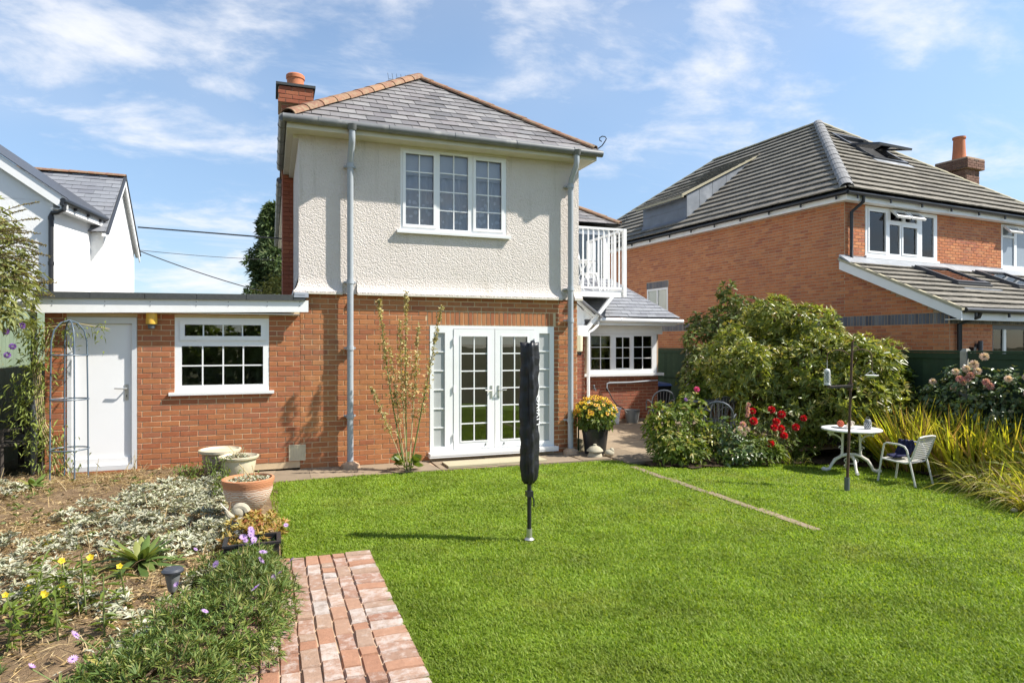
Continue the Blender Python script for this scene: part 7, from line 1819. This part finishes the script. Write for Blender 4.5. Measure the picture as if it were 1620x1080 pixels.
# -- roses by the fence
hy_ = bush('rose_bush', 'dark leaved rose bush with big faded pink and cream flower heads at the fence', gpt(10.3, 7.0), [((10.3, 7.05, .95), (.4, .5, .5)), ((10.35, 7.35, 1.05), (.3, .35, .4)), ((10.4, 6.55, .95), (.3, .4, .5)), ((10.2, 6.8, .6), (.4, .7, .45)), ((10.35, 7.7, .9), (.28, .35, .35))], 850, 4, .085, .05, M['rose_leaf'])
fh = ball_flower('flower', .062, M['pink'], 44, .5); fh2 = ball_flower('flower', .062, M['blush'], 44, .5)
for x, y, z, k in ((10.05, 7.02, 1.43, 1), (10.05, 6.9, 1.50, 1), (10.05, 6.85, 1.40, 1), (10.05, 6.95, 1.33, 0), (10.02, 7.1, 1.27, 0), (10.02, 7.05, 1.22, 0), (10.02, 6.98, 1.28, 0), (10.05, 6.72, 1.24, 0), (10.08, 6.68, 1.18, 0), (10.1, 6.78, 1.62, 1), (10.0, 7.15, 1.38, 1), (10.05, 7.22, 1.12, 1), (10.1, 7.6, 1.2, 1), (10.12, 6.45, 1.3, 1), (10.15, 6.2, 1.1, 0)):
    put_flower(fh2 if k else fh, hy_, (x, y, z), (-.6, -.5, .5), random.uniform(.85, 1.15))
wr_ = bush('rose_bush', 'white flowered rose bush at the right hand end of the fence', gpt(10.2, 5.85), [((10.2, 5.8, 1.2), (.35, .4, .55)), ((10.3, 5.5, .9), (.4, .5, .6)), ((10.15, 5.75, 1.65), (.2, .2, .3))], 420, 4, .10, .05, M['mid_leaf'])
fw = ball_flower('flower', .055, M['blush'], 40, .5)
for p in ((9.95, 6.1, 1.34), (9.93, 6.0, 1.30), (9.95, 5.9, 1.0)): put_flower(fw, wr_, p, (-.6, -.5, .5))

# -- left side: butterfly bush, climber, conifer
bb = thing('butterfly_bush', 'pale green butterfly bush with drooping faded flower spikes at the left edge', 'bush', (-3.25, 9.3, .1))
bl = [((-3.0, 9.3, 2.5), (.36, .5, .42)), ((-3.35, 9.5, 2.85), (.5, .5, .55)), ((-2.98, 9.15, 2.12), (.30, .4, .26)), ((-3.5, 9.0, 2.45), (.5, .5, .5)), ((-3.2, 9.4, 3.2), (.3, .3, .35))]
P, N = blob_pts(bl, 1200, lo=.4, hi=1.2); a1 = whorls(P, N, 4, .12, .026, droop=.4, up=.2)
st = stems_mesh((-3.25, 9.3, .05), [q[0] for q in bl], .025, .008)
SPP, SPD = [], []
spk = []
for k in range(54):
    y = random.uniform(8.9, 9.6); z0 = random.uniform(2.15, 3.35); p = Vector((-3.0 + random.uniform(-.25, .15), y, z0)); d = Vector((random.uniform(.5, 1.0), random.uniform(-.5, .1), random.uniform(-.05, .45))).normalized()
    L = random.uniform(.28, .5); pts = [p + d * L * t - Vector((0, 0, .22 * L * t * t)) for t in np.linspace(0, 1, 7)]; st.tube(pts, [.005] * 6 + [.003], 5, False)
    for t in np.linspace(.3, 1, 26):
        c = p + d * L * t - Vector((0, 0, .22 * L * t * t))
        for j in range(3): SPP.append(tuple(c)); SPD.append((random.gauss(0, 1) + d.x * .8, random.gauss(0, 1), random.gauss(0, 1)))
    spk.append(pts[-2])
for k in range(9):                                          # hanging dead tails
    p = Vector((random.uniform(-3.3, -3.0), random.uniform(9.0, 9.4), random.uniform(1.85, 2.05))); L = random.uniform(.2, .4)
    for t in np.linspace(0, 1, 16):
        SPP.append((p.x + .06 * t, p.y, p.z - L * t)); SPD.append((random.gauss(0, .6), random.gauss(0, .6), -.6))
SPP, SPD = np.array(SPP), np.array(SPD)
a2 = leaf_arrays(SPP, SPD, rng.uniform(.015, .032, len(SPP)), .012, .2)
st.build('stems', M['bark'], bb)
off = np.array([-3.25, 9.3, .1])
link_mesh('foliage', tri_mesh('foliage', [(a1[0] - off, a1[1], 0)]), [M['bud_leaf']], bb); link_mesh('flower_spikes', tri_mesh('flower_spikes', [(a2[0] - off, a2[1], 0)]), [M['bud_spike']], bb)
fpl = ball_flower('purple_flower', .045, M['purple'], 60, .35)
for p in ((-2.95, 9.15, 2.55), (-3.02, 9.1, 2.25), (-2.86, 9.05, 1.95), (-2.83, 9.0, 1.68), (-2.72, 9.1, 2.02), (-2.78, 9.0, 1.78)): put_flower(fpl, bb, p, (.6, -.6, .2), .9, 'purple_flower')
# climber on the garage corner
ck_ = thing('climbing_plant', 'leafy climber running down the left corner of the garage', 'climber', (-2.72, 9.8, .12))
k = 900; t = rng.uniform(0, 1, k); cx = -2.80 + .06 * np.sin(t * 9) + np.where(t < .35, (.35 - t) * .75, 0); w_ = .10 + .10 * (1 - t)
P = np.stack([cx + rng.normal(0, 1, k) * w_ * .8, 9.72 + rng.normal(0, .05, k), .15 + t * 1.85 + rng.normal(0, .05, k)], 1)
k2 = 120; P2 = np.stack([rng.uniform(-2.85, -2.0, k2), 9.7 + rng.normal(0, .05, k2), 2.02 + rng.normal(0, .05, k2) - .25 * rng.uniform(0, 1, k2) ** 3], 1)
P = np.concatenate([P, P2]); D = rng.normal(0, 1, P.shape) + np.array([0, -.6, -.35])
a = leaf_arrays(P, D, rng.uniform(.05, .11, len(P)), rng.uniform(.014, .028, len(P)), .25, .35)
mb = MB()
for q in range(5): mb.tube([(-2.55 + .05 * q, 9.75, .1), (-2.75 + .02 * q, 9.76, .8), (-2.80 + .02 * q, 9.74, 1.5), (-2.78 + .06 * q, 9.72, 2.0)], .007, 5, False)
mb.tube([(-2.75, 9.72, 2.0), (-2.3, 9.68, 2.07), (-1.95, 9.68, 2.0)], .005, 5, False); mb.build('stems', M['stem_dry'], ck_)
link_mesh('foliage', tri_mesh('foliage', [(a[0] - np.array([-2.72, 9.8, .12]), a[1], 0)]), [M['fern']], ck_)
# conifer and the shrub in front of it
cf = thing('conifer_tree', 'tall dark conifer behind the garage roof at the left of the house', 'tree', (.1, 27.0, -.1))
mb = MB(); mb.tube([(.1, 27, -.1), (.1, 27, 3), (.12, 27, 6.9)], [.2, .14, .02], 8); mb.build('trunk', M['bark'], cf)
n = 5200; zc = 1.0 + 6.2 * rng.uniform(0, 1, n) ** .9; rad = 1.45 * np.clip(1 - (zc - 1.0) / 6.6, 0.03, 1) ** .7 * (1 + .22 * np.sin(zc * 4 + rng.uniform(0, .4, n)))
th = rng.uniform(0, 6.283, n); rr = rad * np.sqrt(rng.uniform(.25, 1, n)) * (1 + .2 * np.sin(th * 5 + zc * 2))
P = np.stack([.1 + rr * np.cos(th), 27 + rr * np.sin(th), zc], 1); D = np.stack([np.cos(th), np.sin(th), rng.uniform(-.2, .9, n)], 1)
V, F = whorls(P, D, 4, .26, .07, spread=.6, droop=.15)
link_mesh('crown', tri_mesh('crown', [(V - np.array([.1, 27, -.1]), F, 0)]), [M['conifer']], cf)
bush('shrub', 'yellow green bushy shrub in front of the tall conifer behind the garage', (.25, 22, 0), [((.2, 22, 3.0), (.75, .7, 1.0)), ((.4, 22, 2.2), (.9, .8, 1.2))], 900, 4, .16, .09, M['olive_leaf'])

# hedge at the near end of the garden: it shows only as a reflection in the glass
hb = [((x_, -7.5 + .4 * math.sin(x_ * 2.1), 1.4 + .3 * math.sin(x_ * 1.3)), (1.2, .8, 1.5 + .3 * math.cos(x_ * 1.7))) for x_ in np.arange(-9, 6.1, 1.5)]
bush('hedge', 'tall leafy hedge at the near end of the garden, seen mirrored in the windows', (-1.5, -7.5, 0), hb, 2600, 5, .34, .16, M['mid_leaf'], cat='hedge')
# -- left bed
def gP(x, y, dz=0.0): return np.array([x, y, gz(x, y) + dz])
patches = [(-.75, 6.9, .42, 1), (-.95, 7.6, .5, 1), (-1.3, 6.7, .45, .8), (-.45, 6.2, .30, 1.3), (-.62, 5.9, .24, 1.3), (-1.9, 6.1, .42, .9), (-1.75, 5.35, .36, 1.1), (-2.0, 5.7, .3, 1), (-.55, 7.5, .35, 1), (-1.0, 4.75, .18, .8), (-.8, 4.35, .18, .8), (-1.35, 5.15, .22, .9), (-.45, 4.95, .14, .8), (-.55, 4.45, .12, .8), (-1.1, 8.2, .45, .9), (-.6, 8.3, .32, 1), (-2.95, 8.9, .35, .9), (-1.55, 7.4, .4, .5), (-1.0, 6.2, .35, .7), (-.7, 4.0, .14, .8), (-2.5, 6.6, .3, .5)]
PP, DD = [], []
for x, y, r, den in patches:
    k = int(300 * den * r * r * 3.14) + 5; q = np.sqrt(rng.uniform(0, 1, k)) * r; th = rng.uniform(0, 6.283, k)
    xs, ys = x + q * np.cos(th), y + q * np.sin(th)
    hgt = .17 * (1 - (q / r) ** 2) * (.55 + .45 * np.sin(xs * 14) * np.sin(ys * 12))
    PP.append(np.stack([xs, ys, gz_np(xs, ys) + np.maximum(hgt, 0) + .008], 1))
    D = rng.normal(0, .45, (k, 3)); D[:, 2] = 1; DD.append(D)
PP, DD = np.concatenate(PP), np.concatenate(DD)
ok = ~((PP[:, 0] > -.06)); PP, DD = PP[ok], DD[ok]
V, F = whorls(PP, unit(DD), 9, .062, .018, spread=.75, fold=.3, droop=.22, up=.5)
k = 2600; i = rng.integers(0, len(PP), k); Pl = PP[i] + rng.normal(0, .08, (k, 3)); Pl[:, 2] = gz_np(Pl[:, 0], Pl[:, 1]) + .012; ok = Pl[:, 0] < -.06; Pl = Pl[ok]
Dl = rng.normal(0, 1, Pl.shape); Dl[:, 2] = rng.uniform(0, .3, len(Pl)); V2, F2 = leaf_arrays(Pl, Dl, rng.uniform(.03, .07, len(Pl)), .018, .35, .2)
F = np.concatenate([F, F2 + len(V)]); V = np.concatenate([V, V2]); V[:, 2] = np.maximum(V[:, 2], gz_np(V[:, 0], V[:, 1]) + .004)
o = link_mesh('silver_ground_cover', tri_mesh('silver_ground_cover', [(V, F, 0)]), [M['silver']]); tag(o, 'pale silver felted ground cover spreading over the dry flower bed', 'ground cover', None, 'stuff')
# straw and dead leaf litter
k = 36000
xs = rng.uniform(-5.0, -.08, k); ys = rng.uniform(2.4, 9.9, k)
ok = (noise_ := np.sin(xs * 2.7 + 1) * np.sin(ys * 2.1) + rng.uniform(-1, 1, k)) > -.35
ok &= ~((xs > -.8) & (ys > 9.1)) & ~((xs > -.3) & (ys < 5.8)); xs, ys = xs[ok], ys[ok]; k = len(xs)
P = np.stack([xs, ys, gz_np(xs, ys) + bumpy(xs, ys) * np.clip(-xs * 2, 0, 1) + rng.uniform(0, .012, k)], 1)
D = rng.normal(0, 1, (k, 3)); D[:, 2] = rng.uniform(-.05, .30, k)
V, F = leaf_arrays(P, D, rng.uniform(.03, .15, k), rng.uniform(.003, .008, k), .1, .1)
k2 = 9000; i = rng.integers(0, k, k2); D2 = rng.normal(0, 1, (k2, 3)); D2[:, 2] = rng.uniform(0, .4, k2); V2, F2 = leaf_arrays(P[i], D2, rng.uniform(.015, .05, k2), rng.uniform(.01, .024, k2), .4, .2)
o = link_mesh('straw_litter', tri_mesh('straw_litter', [(V, F, 0), (V2, F2, 0)]), [M['straw']]); tag(o, 'dry straw and dead leaves scattered over the bare soil', 'litter', None, 'stuff')
k = 420; xs = rng.uniform(-3.2, -.15, k); ys = rng.uniform(3.2, 9.4, k); ok = ~((xs > -.4) & (ys < 5.9)) & (np.sin(xs * 3.7 + 2) * np.sin(ys * 2.9) > -.3); xs, ys = xs[ok], ys[ok]
P = np.stack([xs, ys, gz_np(xs, ys) + .01], 1); Dn = rng.normal(0, .4, P.shape); Dn[:, 2] = 1
V, F = whorls(P, unit(Dn), 7, .075, .02, spread=.85, droop=.2, up=.6)
k = 700; xs = rng.uniform(-3.4, -.15, k); ys = rng.uniform(3.0, 9.5, k); ok = ~((xs > -.4) & (ys < 5.9)); xs, ys = xs[ok], ys[ok]; P = np.stack([xs, ys, gz_np(xs, ys)], 1); Dn = rng.normal(0, .6, P.shape); Dn[:, 2] = 1
V2, F2 = ribbons(P, Dn, rng.uniform(.08, .30, len(P)), np.full(len(P), .006), rng.uniform(.1, 1.0, len(P)), 4)
o = link_mesh('seedlings', tri_mesh('seedlings', [(V, F, 0), (V2, F2, 1)]), [M['dock_leaf'], M['straw']]); tag(o, 'scattered green seedlings and thin dry stems across the flower bed', 'ground cover', None, 'stuff')
# clods
cl = MB()
for _ in range(700):
    x, y = random.uniform(-3.6, -.2), random.uniform(3, 9.6)
    if x > -.35 and y < 5.9: continue
    r = random.uniform(.006, .022); cl.ball((x, y, gz(x, y) + float(bumpy(x, y)) * min(1, -x * 2) + r * .3), (r * random.uniform(.8, 1.4), r, r * .7), 5, 4)
o = cl.build('soil_crumbs', M['soil'], None, (0, 0, 0)); tag(o, 'loose crumbs of dry earth on the flower bed', 'soil', None, 'stuff')

def rosette(name, label, base, n, L, W, mat, el=(.15, 1.0), droop=.5, leaf_parts=True, cat='plant'):
    t = thing(name, label, cat, base); off = np.array(base, float)
    for k in range(n):
        a = k * 2.399 + random.uniform(-.2, .2); e = el[0] + (el[1] - el[0]) * (k / n)
        m = M[mat] if random.random() < .8 else M['rhodo_new']
        D = np.array([[math.cos(a), math.sin(a), e * 1.2]]); ll = L * random.uniform(.7, 1.1) * (1.1 - .4 * k / n); seg = 6
        V = []; d = unit(D)[0]; s = np.array([-math.sin(a), math.cos(a), 0]); nn = np.cross(s, d)
        for q in range(seg + 1):
            f = q / seg; c = d * ll * f - np.array([0, 0, 1]) * ll * droop * f ** 2.2 * (1 if e < .7 else .4); wv = W * (math.sin(math.pi * (f * .85 + .1)) ** .8) / 2 * (1 + .12 * math.sin(q * 3.1 + k)); 
            V += [c + s * wv + nn * wv * .35, c, c - s * wv + nn * wv * .35]
        V = np.array(V); F = []
        for q in range(seg):
            i = q * 3; F += [(i, i + 1, i + 4), (i, i + 4, i + 3), (i + 1, i + 2, i + 5), (i + 1, i + 5, i + 4)]
        V[:, 2] = np.maximum(V[:, 2], .012 + .004 * k / n)
        link_mesh('leaf', tri_mesh('leaf', [(V, np.array(F), 0)]), [m], t)
    return t
rosette('dock_plant', 'large rosette of long green dock leaves in the middle of the dry bed', gpt(-.93, 5.62), 34, .44, .058, 'dock_leaf', (.12, 1.3), .55)
rosette('foxglove_plant', 'smaller leafy rosette at the bottom edge among the straw', gpt(-.72, 3.78), 24, .26, .07, 'dock_leaf', (.2, 1.3))
rosette('foxglove_plant', 'pale green rosette at the foot of the plant obelisk', gpt(-2.62, 9.15), 16, .26, .07, 'dock_leaf')
rosette('weed', 'small green weed rosette left of the silver patch near the bed centre', gpt(-1.75, 6.35), 12, .2, .05, 'dock_leaf')
# evening primrose
ep = thing('evening_primrose', 'stems of yellow evening primrose at the front left of the bed', 'flowers', gpt(-1.1, 4.55)); off = np.array(gpt(-1.1, 4.55))
mb = MB(); PP, DD = [], []
fe = flower_mesh('flower', 5, .024, .024, M['yellow'], None, cup=.55); tops = []
for k in range(15):
    bx, by = -1.12 + random.uniform(-.28, .30), 4.5 + random.uniform(-.28, .28); h = random.uniform(.22, .42); lx_, ly_ = random.uniform(-.1, .1), random.uniform(-.1, .1); b0 = Vector(gpt(bx, by, -.02)); t0 = b0 + Vector((lx_, ly_, h))
    mb.tube([b0, b0.lerp(t0, .5) + Vector((0, 0, .02)), t0], [.006, .005, .004], 5, False)
    for j in range(26):
        f = random.uniform(.1, 1); PP.append(tuple(b0.lerp(t0, f))); DD.append((random.gauss(0, 1), random.gauss(0, 1), random.uniform(-.1, .7)))
    if k % 2 == 0: tops.append(t0)
mb.build('stems', M['stem_green'], ep)
V, F = leaf_arrays(np.array(PP), np.array(DD), rng.uniform(.05, .11, len(PP)), rng.uniform(.014, .026, len(PP)), .25, .3); link_mesh('foliage', tri_mesh('foliage', [(V - off, F, 0)]), [M['mid_leaf']], ep)
for t0 in tops: put_flower(fe, ep, t0, (random.uniform(-.4, .6), -.7, .6), random.uniform(.8, 1.15))
# mauve daisy bush
db = [((-.14, 4.35, .21), (.30, .38, .26)), ((-.40, 3.92, .19), (.32, .34, .25)), ((-.12, 5.2, .15), (.18, .22, .15)), ((-1.0, 3.5, .06), (.3, .2, .13)), ((-1.32, 3.66, .05), (.24, .18, .11)), ((-.20, 3.95, .19), (.28, .30, .25)), ((-.14, 4.75, .18), (.25, .3, .22)), ((-.52, 3.5, .17), (.40, .3, .22)), ((-.7, 3.45, .12), (.3, .25, .16)), ((-.32, 5.05, .15), (.22, .22, .16))]
P, N = blob_pts(db, 4300, lo=.55, hi=1.06, zmin=-.9)
a = whorls(P, N, 6, .056, .0085, spread=.55, droop=.1, up=.7)
k = 500; i = rng.integers(0, len(P), k); sV, sF = leaf_arrays(P[i], N[i] + np.array([0, 0, .9]) + rng.normal(0, .3, (k, 3)), rng.uniform(.06, .12, k), .004, .1)
ds = plant('daisy_bush', 'spreading dark green daisy bush with mauve flowers beside the brick path', 'bush', gpt(-.3, 4.1, 0), [('foliage', [(*a, 0), (sV, sF, 1)], [M['daisy_leaf'], M['straw']])], stems_mesh(gpt(-.3, 4.1, -.03), [q[0] for q in db], .012, .005))
fd_ = flower_mesh('flower', 14, .027, .0085, M['lilac'], M['purple'], .2, .12); fd2_ = flower_mesh('flower', 12, .022, .008, M['lilac'], M['purple'], .25, .7)
for x, y, z in ((-.12, 4.95, .40), (-.05, 4.62, .43), (-.06, 4.42, .44), (.02, 4.3, .36), (.05, 4.38, .36), (-.08, 3.9, .45), (-.2, 4.6, .44), (.13, 4.62, .36), (.15, 4.45, .30), (-.34, 4.7, .36), (-.55, 4.55, .30), (-.32, 3.7, .43), (-.9, 3.7, .28), (-1.05, 3.62, .3), (-.52, 5.3, .3), (-.95, 3.95, .3)):
    nrm = Vector((random.uniform(-.7, .9), random.uniform(-.9, .3), .7)); put_flower(random.choice((fd_, fd_, fd2_)), ds, (x, y, z), nrm, random.uniform(.7, 1.15))
mb = MB()
for x, y, z in ((.13, 4.62, .36), (.15, 4.45, .30), (-.52, 5.3, .3), (-.9, 3.7, .28), (-1.05, 3.62, .3), (-.95, 3.95, .3), (-.55, 4.55, .30), (-.05, 4.62, .43), (-.06, 4.42, .44)): mb.tube([(x * .6 - .15, y - .05, gz(x, y) + .02), (x * .9, y, z * .7), (x, y, z)], .0035, 4, False)
mb.build('flower_stalk', M['stem_green'], ds)
tf = thing('trough_flowers', 'pale mauve daisies growing in the black trough', 'flowers', (-.10, 5.62, .18))
for k in range(9): put_flower(fd_, tf, (-.10 + random.uniform(-.12, .22), 5.55 + random.uniform(-.13, .06), .29 + random.uniform(-.05, .07)), (.1, -.6, .7), random.uniform(.8, 1.1))
k = 120; P = np.stack([rng.uniform(-.3, .1, k), rng.uniform(5.5, 5.72, k), np.full(k, .17)], 1); D = rng.normal(0, .5, (k, 3)); D[:, 2] = 1
V, F = leaf_arrays(P, D, rng.uniform(.05, .11, k), .012, .2, .1); link_mesh('foliage', tri_mesh('foliage', [(V - np.array([-.10, 5.62, .18]), F, 0)]), [M['daisy_leaf']], tf)
# bronze succulents round the ornament
P, N = blob_pts([((-.17, 6.0, .2), (.2, .18, .16)), ((-.02, 6.1, .18), (.14, .16, .14)), ((-.2, 5.8, .16), (.2, .14, .12))], 130, lo=.7); a = whorls(P, N, 9, .065, .02, spread=.8, up=.7)
plant('houseleek', 'bronze and yellow succulent rosettes around the stone ornament', 'plant', gpt(-.15, 6.0), [('foliage', [(*a, 0)], [M['bronze_leaf']])], stems_mesh(gpt(-.15, 6.0, -.02), [(-.2, 5.95, .2), (-.05, 6.1, .2), (-.2, 5.8, .2), (-.1, 5.9, .22)], .018, .012))
# things growing in the pots
for nm, lab, c, r, k in (('dead_plant', 'curled dead silver leaves filling the terracotta bowl', (-.20, 6.56, .535), .2, 240), ('dead_plant', 'withered silvery plant in the cream pot', (-.38, 8.82, .40), .14, 120)):
    q = np.sqrt(rng.uniform(0, 1, k)) * r; th = rng.uniform(0, 6.28, k); P = np.stack([c[0] + q * np.cos(th), c[1] + q * np.sin(th), c[2] + .04 * (1 - q / r) * rng.uniform(0, 1, k)], 1); D = rng.normal(0, 1, (k, 3)); D[:, 2] = np.abs(D[:, 2]) * .5
    V, F = leaf_arrays(P, D, rng.uniform(.03, .06, k), rng.uniform(.014, .026, k), .5, .3)
    mbs = MB()
    for j in range(6 if r < .18 else 3): mbs.tube([(c[0] + random.uniform(-.08, .08), c[1], c[2] - .03), (c[0] + random.uniform(-.12, .12), c[1], c[2] + random.uniform(.06, .16))], .004, 4)
    plant(nm, lab, 'plant', c, [('foliage', [(V, F, 0)], [M['silver']])], mbs, stem_mat=M['stem_dry'])
# green weeds along the back of the bed
wk = 0
for x, y, h, lab in ((-.62, 8.62, .30, 'fresh green leafy weed beside the cream pot'), (-.45, 7.6, .3, 'feathery green weed left of the terracotta bowl'), (-.95, 8.85, .18, 'small yellow green seedling under the garage window'), (-2.45, 6.05, .16, 'small green shoots in the straw at the far left')):
    k = 130; P = np.stack([x + rng.normal(0, .1, k), y + rng.normal(0, .08, k), gz(x, y) + rng.uniform(0, h, k)], 1); D = rng.normal(0, .7, (k, 3)); D[:, 2] = np.abs(D[:, 2]) + .3
    V, F = leaf_arrays(P, D, rng.uniform(.03, .07, k), rng.uniform(.012, .026, k), .3, .2); mbs = MB()
    for j in range(7): mbs.tube([gpt(x + random.uniform(-.08, .08), y, -.02), (x + random.uniform(-.15, .15), y + random.uniform(-.1, .1), gz(x, y) + h)], .004, 4)
    plant('weed', lab, 'plant', gpt(x, y), [('foliage', [(V, F, 0)], [M['mid_leaf']])], mbs, stem_mat=M['stem_green'])
mbs = MB()
for j in range(16):
    x, y = random.choice([(-1.72, 9.75), (-1.65, 9.7), (-2.1, 9.2), (-1.2, 8.9), (-2.9, 9.0)]); x += random.uniform(-.1, .1); b0 = Vector(gpt(x, y, 0)); mbs.tube([b0, b0 + Vector((random.uniform(-.05, .12), random.uniform(-.05, .05), random.uniform(.1, .3)))], [.005, .002], 4)
o = mbs.build('dry_stalks', M['stem_dry'], None, gpt(-1.7, 9.7)); tag(o, 'dry upright stalks at the back of the bed by the door', 'plant', None, 'stuff')

# -- lawn grass
def lawn_blades(n, seed):
    g = np.random.default_rng(seed)
    c, s = math.cos(cam_yaw), math.sin(cam_yaw)
    t = 2.1 * (11.2 / 2.1) ** g.uniform(0, 1, n)
    u = g.uniform(-1.1, 1.1, n) * t
    x, y = u * c + t * s, -u * s + t * c
    ok = in_poly(x, y) & ~((np.abs(x - 5.02) < .035 + .015 * np.sin(y * 9)) & (y > 4.9) & (y < 8.5) & (g.uniform(0, 1, n) < .62))
    return x[ok], y[ok], t[ok]
x, y, t = lawn_blades(900000, 3)
ke = 14000                                               # ragged edge creeping over the brick path
ye = rng.uniform(.4, 5.84, ke); xe = .83 - np.abs(rng.normal(0, .016, ke)) * (1 + .9 * np.sin(ye * 7.0) * np.sin(ye * 3.1))
xa = rng.uniform(.12, .83, ke // 5); ya = 5.80 - np.abs(rng.normal(0, .018, ke // 5))
x = np.concatenate([x, xe, xa]); y = np.concatenate([y, ye, ya]); t = x * math.sin(cam_yaw) + y * math.cos(cam_yaw)
n = len(x)
cl_ = .5 + .25 * np.sin(x * 5.1 + 2 * np.sin(y * 3.3)) * np.sin(y * 4.7 + 1.5 * np.sin(x * 2.9)) + .25 * np.sin(x * 13 + y * 7) * np.sin(y * 15 - x * 5)
h = (.015 + .018 * rng.uniform(0, 1, n) ** 1.5) * (.7 + .6 * cl_); wd = (.0034 + .00095 * t) * rng.uniform(.7, 1.3, n)
th = rng.uniform(0, 6.283, n); le = rng.uniform(.3, 1.35, n)
z = gz_np(np.maximum(x, .4), y) - .014
B = np.stack([x, y, z], 1); S = np.stack([np.cos(th), np.sin(th), 0 * th], 1); Lv = np.stack([-np.sin(th), np.cos(th), 0 * th], 1) * le[:, None]
up_ = np.array([0, 0, 1.0]); hh = h[:, None]; ww_ = wd[:, None]
mid = B + (up_ * .62 + Lv * .30) * hh; tip = B + (up_ * .92 + Lv * 1.0) * hh
V = np.stack([B - S * ww_ / 2, B + S * ww_ / 2, mid - S * ww_ * .42, mid + S * ww_ * .42, tip], 1).reshape(-1, 3)
b = (np.arange(n) * 5)[:, None]
loops = np.concatenate([b + np.array([0, 1, 3, 2]), b + np.array([2, 3, 4])], 1).ravel()
st_ = (np.arange(n) * 7)[:, None] + np.array([0, 4])
me = np_mesh('grass', V, loops, st_.ravel())
o = link_mesh('grass', me, M['grass']); tag(o, 'short mown green grass of the lawn', 'grass', None, 'stuff')
